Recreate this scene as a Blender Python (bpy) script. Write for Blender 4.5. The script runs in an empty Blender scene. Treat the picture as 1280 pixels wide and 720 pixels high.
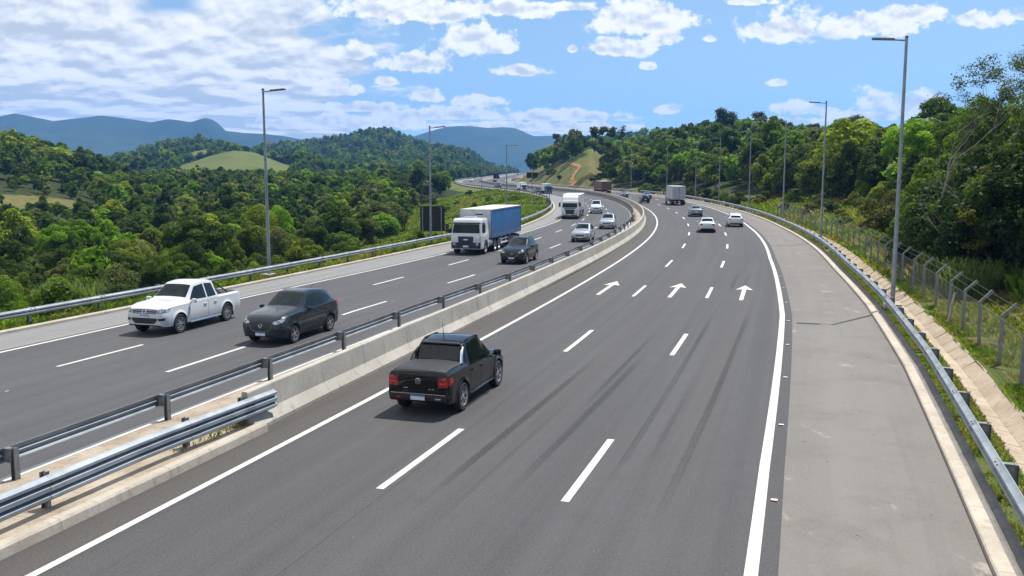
import bpy, bmesh, math, random
import numpy as np
from mathutils import Vector, Matrix
from mathutils.bvhtree import BVHTree
from mathutils import noise as mnoise

random.seed(7)
RNG = np.random.default_rng(7)
SC = bpy.context.scene
COL = SC.collection
PI = math.pi

# ------------------------------------------------------------------ camera
FPX, CAMH = 1150.0, 6.5
PITCH = math.atan(149.0 / FPX)
cam_data = bpy.data.cameras.new('camera')
cam = bpy.data.objects.new('camera', cam_data)
COL.objects.link(cam)
cam.location = (0, 0, CAMH)
cam.rotation_euler = (PI / 2 - PITCH, 0, 0)
cam_data.sensor_width = 36
cam_data.lens = FPX / 1280 * 36
cam_data.clip_start = 0.1
cam_data.clip_end = 20000
SC.camera = cam


def project(x, y, z):
    """where a world point is seen, in pixels of the 1280 wide photograph"""
    c, s = math.cos(PITCH), math.sin(PITCH)
    fw = y * c - (z - CAMH) * s
    up = y * s + (z - CAMH) * c
    return 640 + FPX * x / fw, 360 - FPX * up / fw


# ------------------------------------------------------------------ road line
def natspline(xk, yv):
    n = len(xk); h = np.diff(xk); A = np.zeros((n, n)); b = np.zeros(n)
    A[0, 0] = A[-1, -1] = 1
    for i in range(1, n - 1):
        A[i, i - 1] = h[i - 1]; A[i, i] = 2 * (h[i - 1] + h[i]); A[i, i + 1] = h[i]
        b[i] = 3 * ((yv[i + 1] - yv[i]) / h[i] - (yv[i] - yv[i - 1]) / h[i - 1])
    return np.linalg.solve(A, b)


KY = np.array([-60, 5, 45, 85, 130, 180, 225, 270, 315, 390, 486, 643, 949, 1266, 1700.])
KX = np.array([-33.33, -10.74, 1.91, 12.53, 20.12, 23.54, 22.98, 16.6, 6.16, -6.13, -13.99, -11.0, -1.0, 13.5, 39.32])
KC = natspline(KY, KX)


def road_x(y):
    y = np.asarray(y, float)
    i = np.clip(np.searchsorted(KY, y) - 1, 0, len(KY) - 2)
    h = KY[i + 1] - KY[i]; t = y - KY[i]
    bb = (KX[i + 1] - KX[i]) / h - h * (2 * KC[i] + KC[i + 1]) / 3
    return (KX[i] + bb * t + KC[i] * t * t + (KC[i + 1] - KC[i]) / (3 * h) * t ** 3,
            bb + 2 * KC[i] * t + (KC[i + 1] - KC[i]) / h * t * t)


RY = np.linspace(-55, 1650, 17051)
RX, RD = road_x(RY)
RS = np.concatenate([[0], np.cumsum(np.hypot(np.diff(RX), np.diff(RY)))])
RS -= np.interp(0, RY, RS)


def at(s, o=0.0):
    """world x, y at distance s along the road and offset o to the right of its inner line"""
    x = np.interp(s, RS, RX); y = np.interp(s, RS, RY); d = np.interp(s, RS, RD)
    q = np.hypot(1, d)
    return x + o / q, y - o * d / q


def heading(s):
    """angle of travel direction (radians from +x)"""
    return math.atan2(1, float(np.interp(s, RS, RD)))


def road_so(x, y):
    """(s, o) of world points, first order with two correction steps"""
    x = np.asarray(x, float); y = np.asarray(y, float)
    yy = np.clip(y, -50, 1640)
    for _ in range(6):
        cx, d = road_x(yy)
        yy = np.clip(yy + 0.8 * ((x - cx) * d + (y - yy)) / (1 + d * d), -50, 1640)
    cx, d = road_x(yy)
    q = np.hypot(1, d)
    return np.interp(yy, RY, RS), ((x - cx) - (y - yy) * d) / q


def pw(pts):
    xs = [p[0] for p in pts]; ys = [p[1] for p in pts]
    return lambda s: np.interp(s, xs, ys)


o_D1 = pw([(-40, 3.45), (20, 3.54), (36, 3.65), (60, 3.6), (1400, 3.6)])
o_D2 = pw([(-40, 7.3), (20, 7.33), (40, 7.4), (60, 7.2), (1400, 7.15)])
o_R = pw([(-40, 11.05), (16, 11.04), (24, 10.98), (46, 11.0), (73, 10.4), (110, 10.3), (165, 11.0), (220, 10.9), (1400, 10.8)])
o_RK = pw([(-40, 14.7), (20, 14.75), (36, 14.95), (50, 14.8), (66, 14.3), (80, 14.15), (110, 13.6), (166, 13.6), (1400, 13.5)])
o_LR = pw([(-40, -4.4), (20, -4.4), (45, -4.2), (66, -3.75), (128, -3.35), (180, -3.9), (1400, -3.9)])
o_post = pw([(-40, -3.9), (40, -3.95), (55, -3.5), (120, -2.95), (1400, -2.95)])
o_LA = pw([(-40, -7.85), (28, -7.8), (42, -7.9), (56, -7.3), (120, -6.4), (180, -6.9), (1400, -6.9)])
o_LB = pw([(-40, -11.9), (28, -11.8), (50, -11.2), (64, -10.7), (120, -9.4), (1400, -9.6)])
o_LL = pw([(-40, -16.2), (20, -15.8), (35, -15.4), (45, -15.2), (57, -14.5), (68, -13.95), (92, -13.1), (118, -12.3), (1400, -12.4)])
o_LK = pw([(-40, -19.5), (20, -18.8), (38, -18.2), (76, -16.8), (103, -14.9), (150, -15), (176, -15.4), (230, -16.7), (313, -15.9), (600, -14.8), (1400, -14.8)])


# ------------------------------------------------------------------ materials
def nt(mat):
    mat.use_nodes = True
    t = mat.node_tree
    for n in list(t.nodes):
        t.nodes.remove(n)
    return t


class NB:
    """small node-graph helper"""
    def __init__(self, tree):
        self.t = tree

    def n(self, kind, **kw):
        nd = self.t.nodes.new(kind)
        for k, v in kw.items():
            if k == 'inp':
                for a, b in v.items():
                    self.put(nd.inputs[a], b)
            else:
                setattr(nd, k, v)
        return nd

    def put(self, sock, v):
        if hasattr(v, 'links') or isinstance(v, bpy.types.NodeSocket):
            self.t.links.new(v, sock)
        else:
            sock.default_value = v

    def m(self, op, a, b=None, c=None, clamp=False):
        nd = self.t.nodes.new('ShaderNodeMath'); nd.operation = op; nd.use_clamp = clamp
        self.put(nd.inputs[0], a)
        if b is not None: self.put(nd.inputs[1], b)
        if c is not None: self.put(nd.inputs[2], c)
        return nd.outputs[0]

    def ss(self, x, lo, hi):
        nd = self.t.nodes.new('ShaderNodeMapRange'); nd.interpolation_type = 'SMOOTHSTEP'
        self.put(nd.inputs['Value'], x)
        nd.inputs['From Min'].default_value = lo; nd.inputs['From Max'].default_value = hi
        return nd.outputs['Result']

    def mix(self, f, a, b, blend='MIX'):
        nd = self.t.nodes.new('ShaderNodeMix'); nd.data_type = 'RGBA'; nd.blend_type = blend
        self.put(nd.inputs[0], f)
        for i, v in ((6, a), (7, b)):
            self.put(nd.inputs[i], (*v, 1) if isinstance(v, (tuple, list)) and len(v) == 3 else v)
        return nd.outputs[2]

    def noise(self, vec, scale, detail=4, rough=0.55, dist=0.0):
        nd = self.t.nodes.new('ShaderNodeTexNoise')
        if vec is not None: self.put(nd.inputs['Vector'], vec)
        nd.inputs['Scale'].default_value = scale; nd.inputs['Detail'].default_value = detail
        nd.inputs['Roughness'].default_value = rough; nd.inputs['Distortion'].default_value = dist
        return nd.outputs['Fac']

    def mapping(self, vec, scale=(1, 1, 1), loc=(0, 0, 0)):
        nd = self.t.nodes.new('ShaderNodeMapping')
        self.put(nd.inputs['Vector'], vec)
        nd.inputs['Scale'].default_value = scale; nd.inputs['Location'].default_value = loc
        return nd.outputs[0]

    def bsdf(self, color, rough=0.6, metal=0.0, spec=0.5, normal=None, **kw):
        b = self.t.nodes.new('ShaderNodeBsdfPrincipled')
        self.put(b.inputs['Base Color'], (*color, 1) if isinstance(color, (tuple, list)) and len(color) == 3 else color)
        self.put(b.inputs['Roughness'], rough); self.put(b.inputs['Metallic'], metal)
        self.put(b.inputs['Specular IOR Level'], spec)
        if normal is not None: self.put(b.inputs['Normal'], normal)
        for k, v in kw.items():
            self.put(b.inputs[k], v)
        o = self.t.nodes.new('ShaderNodeOutputMaterial')
        self.t.links.new(b.outputs[0], o.inputs['Surface'])
        return b

    def bump(self, h, strength=0.3, dist=0.02):
        nd = self.t.nodes.new('ShaderNodeBump')
        nd.inputs['Strength'].default_value = strength; nd.inputs['Distance'].default_value = dist
        self.put(nd.inputs['Height'], h)
        return nd.outputs[0]

    def coord(self, which='Object'):
        return self.t.nodes.new('ShaderNodeTexCoord').outputs[which]

    def attr(self, name, out='Fac'):
        nd = self.t.nodes.new('ShaderNodeAttribute'); nd.attribute_name = name
        return nd.outputs[out]


def newmat(name):
    m = bpy.data.materials.new(name)
    return m, NB(nt(m))


def simple(name, col, rough=0.5, metal=0.0, var=0.12, scale=8.0, spec=0.5, coat=0.0, bump=0.0):
    """plain surface with a little uneven tone"""
    m, b = newmat(name)
    n = b.noise(b.coord('Object'), scale, 5)
    lo = tuple(c * (1 - var) for c in col); hi = tuple(min(1, c * (1 + var)) for c in col)
    c = b.mix(b.ss(n, 0.35, 0.65), lo, hi)
    kw = {}
    if coat: kw = {'Coat Weight': coat, 'Coat Roughness': 0.04}
    r = b.m('ADD', rough, b.m('MULTIPLY', b.m('SUBTRACT', n, 0.5), 0.15))
    nrm = b.bump(n, bump, 0.01) if bump else None
    b.bsdf(c, r, metal, spec, nrm, **kw)
    return m


MAT = {}


def paint(col, metal=0.0, rough=0.3):
    key = ('paint', col, metal)
    if key not in MAT:
        m, b = newmat('car_paint')
        P = b.coord('Object')
        n = b.noise(P, 5, 5)
        z = b.n('ShaderNodeSeparateXYZ', inp={0: P}).outputs[2]
        dust = b.m('MULTIPLY', b.ss(z, 0.75, 0.2), b.ss(n, 0.3, 0.75))
        c = b.mix(b.m('MULTIPLY', dust, 0.30 if max(col) > 0.15 else 0.02), col, (0.2, 0.17, 0.13))
        b.bsdf(c, b.m('ADD', rough, b.m('MULTIPLY', dust, 0.3)), metal, 0.5 if max(col) > 0.15 else 0.15, None, **{'Coat Weight': 0.8 if max(col) > 0.15 else 0.55, 'Coat Roughness': 0.03})
        MAT[key] = m
    return MAT[key]


def build_materials():
    M = MAT
    M['glass'] = simple('car_glass', (0.005, 0.007, 0.008), 0.03, 0, 0.2, 3, 0.5)
    M['glass_light'] = simple('windscreen_glass', (0.008, 0.014, 0.016), 0.04, 0, 0.4, 2.5, 0.22)
    M['under'] = simple('underbody_black', (0.012, 0.012, 0.012), 0.8)
    M['plastic'] = simple('black_plastic', (0.018, 0.018, 0.02), 0.5)
    M['rubber'] = simple('tyre_rubber', (0.02, 0.02, 0.02), 0.85, 0, 0.3, 20)
    M['alloy'] = simple('wheel_alloy', (0.5, 0.51, 0.53), 0.28, 0.85)
    M['steel_wheel'] = simple('steel_wheel', (0.3, 0.3, 0.31), 0.45, 0.5, 0.25)
    M['chrome'] = simple('chrome_trim', (0.75, 0.76, 0.78), 0.12, 1.0, 0.05)
    M['lamp_clear'] = simple('headlamp_lens', (0.42, 0.45, 0.48), 0.1, 0.5, 0.4, 14, 0.8)
    M['lamp_dark'] = simple('headlamp_inner', (0.15, 0.16, 0.17), 0.12, 0.6, 0.4, 18)
    M['lamp_red'] = simple('rear_lamp_red', (0.32, 0.01, 0.012), 0.15, 0, 0.3, 14, 0.8)
    M['lamp_amber'] = simple('indicator_amber', (0.6, 0.22, 0.02), 0.2)
    M['plate'] = simple('number_plate', (0.62, 0.65, 0.68), 0.4, 0, 0.06)
    M['plate_blue'] = simple('number_plate_band', (0.03, 0.1, 0.4), 0.4)
    M['seam'] = simple('panel_gap', (0.006, 0.006, 0.006), 0.7)
    M['tonneau'] = simple('bed_cover_vinyl', (0.022, 0.023, 0.025), 0.55, 0, 0.2, 10, 0.4, 0, 0.1)
    M['galv'] = None
    m, b = newmat('galvanised_steel')
    P = b.coord('Object')
    n1 = b.noise(P, 1.3, 6, 0.6); n2 = b.noise(P, 40, 3, 0.6)
    c = b.mix(b.ss(n1, 0.3, 0.7), (0.20, 0.225, 0.25), (0.33, 0.36, 0.385))
    c = b.mix(b.m('MULTIPLY', b.ss(n2, 0.55, 0.8), 0.4), c, (0.2, 0.2, 0.2))
    c = b.mix(b.m('MULTIPLY', b.ss(b.noise(b.mapping(P, (1, 1, 3)), 1.7, 6, 0.75), 0.62, 0.74), 0.5), c, (0.20, 0.15, 0.11))
    b.bsdf(c, b.m('ADD', 0.46, b.m('MULTIPLY', n1, 0.25)), 0.3, 0.35, b.bump(n2, 0.08, 0.01))
    M['galv'] = m
    m, b = newmat('weathered_galvanised_post')
    n1 = b.noise(b.coord('Object'), 6, 6, 0.6)
    b.bsdf(b.mix(b.ss(n1, 0.35, 0.7), (0.13, 0.14, 0.15), (0.24, 0.25, 0.26)), 0.55, 0.4)
    M['post'] = m

    def concrete(name, a, bcol, stain, sc=1.0, joint=0.0, amt=0.6):
        m, b = newmat(name)
        P = b.coord('Object')
        n1 = b.noise(P, 0.5 * sc, 8, 0.62); n2 = b.noise(P, 7 * sc, 6, 0.65); n3 = b.noise(P, 60, 3, 0.6)
        st = b.noise(b.mapping(P, (1.6, 1.6, 0.25)), 1.6 * sc, 7, 0.7)
        c = b.mix(b.ss(n1, 0.3, 0.7), a, bcol)
        c = b.mix(b.m('MULTIPLY', b.ss(st, 0.5, 0.72), amt), c, stain)
        c = b.mix(b.m('MULTIPLY', b.ss(n2, 0.56, 0.75), 0.45), c, stain)
        c = b.mix(b.m('MULTIPLY', b.ss(n3, 0.4, 0.7), 0.25), c, tuple(x * 0.6 for x in stain))
        if joint:
            u = b.n('ShaderNodeSeparateXYZ', inp={0: b.coord('UV')}).outputs[0]
            fr = b.m('FRACT', b.m('DIVIDE', u, joint))
            ln = b.m('LESS_THAN', b.m('ABSOLUTE', b.m('SUBTRACT', fr, 0.5)), 0.012 / joint)
            c = b.mix(b.m('MULTIPLY', ln, 0.45), c, (0.08, 0.07, 0.06))
        b.bsdf(c, 0.85, 0, 0.3, b.bump(b.m('ADD', n3, b.m('MULTIPLY', n2, 2)), 0.35, 0.015))
        return m
    M['barrier'] = concrete('barrier_concrete', (0.36, 0.335, 0.29), (0.47, 0.435, 0.38), (0.21, 0.175, 0.13), 1, 6.0)
    M['kerb'] = concrete('kerb_concrete', (0.37, 0.32, 0.26), (0.48, 0.43, 0.36), (0.22, 0.17, 0.12), 1.5, 3.0)
    M['median'] = concrete('median_slab', (0.27, 0.215, 0.155), (0.41, 0.35, 0.275), (0.17, 0.12, 0.08), 1.6, 3.0, 0.8)
    M['ditch'] = concrete('ditch_concrete', (0.32, 0.255, 0.185), (0.45, 0.375, 0.285), (0.19, 0.125, 0.075), 1.5, 0, 0.6)
    M['fence_post'] = concrete('fence_post_concrete', (0.15, 0.15, 0.145), (0.25, 0.245, 0.23), (0.07, 0.07, 0.06), 3)
    M['gutter'] = concrete('gutter_concrete', (0.16, 0.15, 0.14), (0.24, 0.22, 0.2), (0.08, 0.07, 0.06), 2)

    # asphalt: UV = (distance along the road, offset)
    def asphalt(name, base, kind):
        m, b = newmat(name)
        uv = b.coord('UV'); P = b.coord('Object')
        sep = b.n('ShaderNodeSeparateXYZ', inp={0: uv}); U, V = sep.outputs[0], sep.outputs[1]
        grain = b.noise(P, 26, 3, 0.75); mid = b.noise(P, 2.2, 6, 0.65); big = b.noise(P, 0.09, 5, 0.6)
        streak = b.noise(b.mapping(uv, (0.02, 1.1 if kind == 'shoulder' else 1.7, 1)), 1.0, 5, 0.5, 0.3)
        streak2 = b.noise(b.mapping(uv, (0.06, 4.0, 1), (3, 7, 0)), 1.0, 4, 0.55, 0.3)
        sw = 0.10 if kind == 'shoulder' else 0.2
        lo = tuple(c * (1 - sw) for c in base); hi = tuple(c * (1 + sw) for c in base)
        c = b.mix(b.ss(streak, 0.28, 0.72), lo, hi)
        c = b.mix(b.m('MULTIPLY', b.ss(big, 0.35, 0.7), 0.4), c, tuple(x * 1.25 for x in base))
        c = b.mix(b.m('MULTIPLY', b.ss(streak2, 0.45, 0.75), 0.12 if kind == 'shoulder' else 0.3), c, tuple(x * 0.7 for x in base))
        c = b.mix(b.m('MULTIPLY', b.ss(b.noise(P, 0.7, 6, 0.7, 0.4), 0.5, 0.72), 0.35), c, (base[0] * 0.78, base[1] * 0.76, base[2] * 0.78))
        c = b.mix(b.m('MULTIPLY', b.ss(mid, 0.48, 0.75), 0.4), c, (base[0] * 1.25, base[1] * 1.15, base[2] * 1.02))
        if kind == 'lane':
            # polished wheel tracks at two places in each lane (real wear that stays with the road)
            warp = b.m('MULTIPLY', b.m('SUBTRACT', b.noise(b.mapping(uv, (0.03, 0.0, 1)), 1, 3), 0.5), 0.8)
            ph = b.m('FRACT', b.m('DIVIDE', b.m('ADD', V, b.m('ADD', warp, 40.0 - 0.95)), 1.8))
            tr = b.m('SUBTRACT', 1, b.m('ABSOLUTE', b.m('MULTIPLY', b.m('SUBTRACT', ph, 0.5), 2)))
            brk = b.ss(b.noise(b.mapping(uv, (0.012, 0.5, 1), (9, 2, 0)), 1, 4), 0.35, 0.7)
            c = b.mix(b.m('MULTIPLY', b.m('MULTIPLY', b.ss(tr, 0.6, 1.0), brk), 0.3), c, tuple(x * 0.62 for x in base))
            # skid marks: long dark pairs braking across the middle lane
            for (s0, s1, o0, o1, w, k) in ((18, 36, 4.6, 5.0, 0.16, 0.5), (20, 37, 6.1, 6.5, 0.16, 0.5), (21, 46, 7.95, 8.0, 0.13, 0.45), (19, 48, 9.2, 9.55, 0.15, 0.5),
                                           (27, 41, 6.0, 6.2, 0.12, 0.5), (17, 30, 5.3, 5.5, 0.1, 0.35), (22, 33, 8.5, 8.55, 0.1, 0.35), (52, 66, 8.2, 8.5, 0.16, 0.4), (54, 64, 8.9, 9.1, 0.14, 0.4)):
                t = b.m('DIVIDE', b.m('SUBTRACT', U, s0), s1 - s0, clamp=True)
                oc = b.m('ADD', o0, b.m('MULTIPLY', t, o1 - o0))
                d = b.m('ABSOLUTE', b.m('SUBTRACT', V, oc))
                e = b.m('MULTIPLY', b.ss(d, w * 0.85, w * 0.45), b.m('MULTIPLY', b.ss(U, s0, s0 + 5), b.ss(U, s1, s1 - 6)))
                e = b.m('MULTIPLY', e, b.ss(streak2, 0.15, 0.6))
                c = b.mix(b.m('MULTIPLY', e, min(1.0, k * 1.9)), c, tuple(x * 0.33 for x in base))
            # oil-darkened middle of each lane and paler brownish scuffed bands
            for oc in (1.8, 5.4, 9.1):
                d = b.m('ABSOLUTE', b.m('SUBTRACT', b.m('ADD', V, warp), oc))
                c = b.mix(b.m('MULTIPLY', b.m('MULTIPLY', b.ss(d, 0.75, 0.1), b.ss(b.noise(b.mapping(uv, (0.06, 1.5, 1), (2, 3, 0)), 1, 5, 0.6), 0.35, 0.62)), 0.3), c, (base[0] * 1.25, base[1] * 1.08, base[2] * 0.95))
            # sealed joint between lanes
            for oc in (3.75,):
                wob = b.m('MULTIPLY', b.m('SUBTRACT', b.noise(b.mapping(uv, (0.3, 0, 1)), 1, 4), 0.5), 0.1)
                d = b.m('ABSOLUTE', b.m('SUBTRACT', b.m('ADD', V, wob), oc))
                c = b.mix(b.m('MULTIPLY', b.ss(d, 0.04, 0.012), 0.5), c, tuple(x * 0.45 for x in base))
        if kind == 'shoulder':
            st = b.noise(P, 0.8, 6, 0.7)
            c = b.mix(b.m('MULTIPLY', b.ss(st, 0.58, 0.75), 0.35), c, (base[0] * 1.3, base[1] * 1.22, base[2] * 1.1))
            lane = b.ss(b.m('ABSOLUTE', b.m('SUBTRACT', V, 13.0)), 0.2, 1.5)
            c = b.mix(b.m('MULTIPLY', lane, 0.25), c, tuple(x * 0.78 for x in base))
            c = b.mix(b.m('MULTIPLY', b.ss(b.noise(b.mapping(uv, (0.05, 1.6, 1), (1, 4, 0)), 1.0, 6, 0.65), 0.5, 0.7), 0.4), c, tuple(x * 0.72 for x in base))
            c = b.mix(b.m('MULTIPLY', b.ss(b.noise(P, 0.45, 7, 0.7), 0.48, 0.66), 0.6), c, (base[0] * 0.75, base[1] * 0.72, base[2] * 0.70))
            sp = b.noise(P, 3.2, 2, 0.5)
            c = b.mix(b.m('MULTIPLY', b.ss(sp, 0.71, 0.75), 0.8), c, (0.05, 0.05, 0.05))
            c = b.mix(b.m('MULTIPLY', b.ss(b.noise(b.mapping(P, (1, 0.45, 1), (5, 5, 0)), 0.9, 5, 0.65), 0.62, 0.72), 0.55), c, (0.42, 0.37, 0.3))
        c = b.mix(b.m('MULTIPLY', b.ss(grain, 0.45, 0.72), 0.8), c, tuple(x * (1.3 if kind == 'shoulder' else 1.9) for x in base))
        c = b.mix(b.m('MULTIPLY', b.ss(b.noise(P, 15, 4, 0.8), 0.45, 0.3), 0.4 if kind == 'shoulder' else 0.75), c, tuple(x * 0.45 for x in base))
        c = b.mix(b.m('MULTIPLY', b.ss(b.noise(P, 14, 2, 0.5), 0.70, 0.76), 0.7), c, tuple(min(0.5, x * (1.3 if kind == 'shoulder' else 2.6)) for x in base))
        b.bsdf(c, b.m('ADD', 0.72, b.m('MULTIPLY', mid, 0.2)), 0, 0.35, b.bump(grain, 0.5, 0.01))
        return m
    M['asphalt'] = asphalt('asphalt', (0.055, 0.0535, 0.0555), 'lane')
    M['asphalt_left'] = asphalt('asphalt_inbound', (0.057, 0.0562, 0.059), 'plain')
    M['shoulder'] = asphalt('shoulder_asphalt', (0.148, 0.136, 0.123), 'shoulder')
    M['shoulder_left'] = asphalt('shoulder_asphalt_inbound', (0.16, 0.158, 0.155), 'plain')
    M['strip'] = asphalt('inner_strip_asphalt', (0.058, 0.052, 0.048), 'plain')
    m, b = newmat('road_paint')
    P = b.coord('Object')
    wr = b.noise(P, 5, 8, 0.7); g = b.noise(P, 60, 3, 0.7)
    c = b.mix(b.ss(wr, 0.3, 0.7), (0.50, 0.48, 0.43), (0.60, 0.58, 0.53))
    c = b.mix(b.m('MULTIPLY', b.ss(wr, 0.56, 0.72), 0.75), c, (0.2, 0.2, 0.2))
    c = b.mix(b.m('MULTIPLY', b.ss(b.noise(P, 0.35, 4, 0.6), 0.45, 0.7), 0.35), c, (0.36, 0.34, 0.31))
    c = b.mix(b.m('MULTIPLY', b.ss(g, 0.5, 0.7), 0.5), c, (0.25, 0.25, 0.25))
    b.bsdf(c, 0.65, 0, 0.4, b.bump(g, 0.2, 0.005))
    M['line'] = m

    # foliage: tone per tree from object colour, tint per clump from attribute
    def leafmat(name, attr_tone):
        m, b = newmat(name)
        if attr_tone:
            tone = b.attr('tone', 'Color')
        else:
            oi = b.n('ShaderNodeObjectInfo'); tone = oi.outputs['Color']
        t = b.attr('tint')
        c = b.mix(t, b.mix(1.0, tone, (0.62, 0.66, 0.6), 'MULTIPLY'), b.mix(1.0, tone, (1.55, 1.42, 1.2), 'MULTIPLY'))
        p = b.n('ShaderNodeBsdfPrincipled')
        b.put(p.inputs['Base Color'], c); p.inputs['Roughness'].default_value = 0.55
        p.inputs['Specular IOR Level'].default_value = 0.15
        tr = b.n('ShaderNodeBsdfTranslucent'); b.put(tr.inputs['Color'], b.mix(1.0, c, (1.34, 1.5, 0.52), 'MULTIPLY'))
        mx = b.n('ShaderNodeMixShader'); mx.inputs[0].default_value = 0.5 if attr_tone else 0.46
        b.t.links.new(p.outputs[0], mx.inputs[1]); b.t.links.new(tr.outputs[0], mx.inputs[2])
        o = b.n('ShaderNodeOutputMaterial'); b.t.links.new(mx.outputs[0], o.inputs['Surface'])
        return m
    M['leaf'] = leafmat('foliage', False)
    M['leaf_mass'] = leafmat('foliage_mass', True)
    M['bark'] = simple('bark', (0.11, 0.09, 0.065), 0.9, 0, 0.35, 6, 0.2, 0, 0.4)
    M['bark_pale'] = simple('bare_bark', (0.27, 0.24, 0.2), 0.9, 0, 0.3, 6, 0.2, 0, 0.3)

    # terrain: cover painted per vertex: R lawn, G dry grass, B bare earth; rest is forest floor
    m, b = newmat('terrain')
    P = b.coord('Object')
    cov = b.n('ShaderNodeSeparateColor', inp={0: b.attr('cover', 'Color')})
    n1 = b.noise(P, 0.05, 8, 0.6); n2 = b.noise(P, 0.6, 6, 0.65); n3 = b.noise(P, 7, 4, 0.7)
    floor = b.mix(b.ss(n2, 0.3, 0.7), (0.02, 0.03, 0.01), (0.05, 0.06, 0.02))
    lawn = b.mix(b.ss(n1, 0.3, 0.7), (0.09, 0.13, 0.026), (0.15, 0.17, 0.045))
    lawn = b.mix(b.m('MULTIPLY', b.ss(b.noise(P, 1.7, 5, 0.7), 0.48, 0.66), 0.8), lawn, (0.15, 0.125, 0.06))
    lawn = b.mix(b.m('MULTIPLY', b.ss(n3, 0.4, 0.75), 0.5), lawn, (0.05, 0.085, 0.015))
    dry = b.mix(b.ss(n2, 0.35, 0.65), (0.095, 0.10, 0.03), (0.17, 0.14, 0.055))
    dry = b.mix(b.m('MULTIPLY', b.ss(n3, 0.45, 0.75), 0.5), dry, (0.07, 0.085, 0.02))
    dry = b.mix(b.m('MULTIPLY', b.ss(n1, 0.5, 0.66), 0.75), dry, (0.06, 0.085, 0.02))
    soil = b.mix(b.ss(n2, 0.3, 0.7), (0.36, 0.16, 0.07), (0.5, 0.27, 0.14))
    jit = b.m('MULTIPLY', b.m('SUBTRACT', n2, 0.5), 0.9)
    lawn = b.mix(b.m('MULTIPLY', b.ss(b.noise(P, 34, 4, 0.75), 0.42, 0.62), 0.7), lawn, (0.035, 0.055, 0.012))
    lawn = b.mix(b.m('MULTIPLY', b.ss(b.noise(P, 19, 4, 0.7), 0.52, 0.68), 0.6), lawn, (0.20, 0.17, 0.085))
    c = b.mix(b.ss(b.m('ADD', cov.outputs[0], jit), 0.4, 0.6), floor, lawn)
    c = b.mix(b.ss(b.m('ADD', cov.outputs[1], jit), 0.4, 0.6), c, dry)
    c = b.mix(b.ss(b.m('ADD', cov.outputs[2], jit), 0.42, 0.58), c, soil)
    b.bsdf(c, 0.95, 0, 0.1, b.bump(b.m('ADD', n3, n2), 0.8, 0.15))
    M['terrain'] = m
    m, b = newmat('far_mountain')
    P = b.coord('Object')
    n1 = b.noise(P, 0.004, 9, 0.62); n2 = b.noise(P, 0.03, 6, 0.7)
    c = b.mix(b.ss(n1, 0.35, 0.65), (0.022, 0.042, 0.028), (0.040, 0.062, 0.036))
    c = b.mix(b.m('MULTIPLY', b.ss(n2, 0.5, 0.7), 0.6), c, (0.018, 0.03, 0.015))
    gz = b.n('ShaderNodeSeparateXYZ', inp={0: b.n('ShaderNodeNewGeometry').outputs['Normal']}).outputs[2]
    c = b.mix(b.m('MULTIPLY', b.ss(gz, 0.62, 0.4), 0.6), c, (0.13, 0.12, 0.11))
    b.bsdf(c, 0.95, 0, 0.1)
    M['mountain'] = m

    # chain link: diamond wire pattern with see-through gaps, UV in metres
    m, b = newmat('chain_link_wire')
    sep = b.n('ShaderNodeSeparateXYZ', inp={0: b.coord('UV')})
    u, v = sep.outputs[0], sep.outputs[1]
    cell = 0.10
    a1 = b.m('ABSOLUTE', b.m('SUBTRACT', b.m('FRACT', b.m('DIVIDE', b.m('ADD', u, v), cell)), 0.5))
    a2 = b.m('ABSOLUTE', b.m('SUBTRACT', b.m('FRACT', b.m('DIVIDE', b.m('SUBTRACT', u, v), cell)), 0.5))
    wire = b.m('LESS_THAN', b.m('MINIMUM', a1, a2), 0.045)
    p = b.n('ShaderNodeBsdfPrincipled'); p.inputs['Base Color'].default_value = (0.3, 0.31, 0.31, 1)
    p.inputs['Roughness'].default_value = 0.5; p.inputs['Metallic'].default_value = 0.4
    tp = b.n('ShaderNodeBsdfTransparent'); mx = b.n('ShaderNodeMixShader')
    b.put(mx.inputs[0], wire); b.t.links.new(tp.outputs[0], mx.inputs[1]); b.t.links.new(p.outputs[0], mx.inputs[2])
    o = b.n('ShaderNodeOutputMaterial'); b.t.links.new(mx.outputs[0], o.inputs['Surface'])
    M['wire'] = m
    M['sign_back'] = simple('sign_back', (0.010, 0.011, 0.012), 0.6, 0, 0.2)
    M['white'] = simple('white_sheet', (0.72, 0.73, 0.74), 0.5, 0, 0.06, 2)
    M['tarp_top'] = simple('tarpaulin_top', (0.5, 0.49, 0.42), 0.7, 0, 0.15, 1.5)
    M['grey_panel'] = simple('grey_panel', (0.42, 0.43, 0.45), 0.5, 0, 0.1, 2)
    M['stud_red'] = simple('stud_red', (0.5, 0.06, 0.08), 0.3)
    M['stud_white'] = simple('stud_white', (0.75, 0.72, 0.7), 0.4)
    m, b = newmat('blue_curtain')
    P = b.coord('Object')
    sp = b.n('ShaderNodeSeparateXYZ', inp={0: P})
    n1 = b.noise(b.mapping(P, (1, 1, 0.5)), 1.1, 6, 0.6)
    fold = b.noise(b.mapping(P, (3.0, 1, 0.15)), 1.0, 4, 0.6)
    c = b.mix(b.ss(n1, 0.3, 0.7), (0.015, 0.105, 0.29), (0.030, 0.165, 0.40))
    grime = b.m('MULTIPLY', b.ss(sp.outputs[2], 2.7, 1.1), b.ss(n1, 0.2, 0.65))
    c = b.mix(b.m('MULTIPLY', grime, 0.75), c, (0.035, 0.055, 0.10))
    b.bsdf(c, 0.45, 0, 0.4, b.bump(fold, 0.5, 0.05))
    M['blue_curtain'] = m
    m, b = newmat('brown_tarpaulin')
    P = b.coord('Object'); n1 = b.noise(P, 1.2, 6, 0.6)
    rib = b.n('ShaderNodeTexWave', inp={'Vector': P, 'Scale': 1.2, 'Distortion': 1.0}).outputs['Fac']
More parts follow.
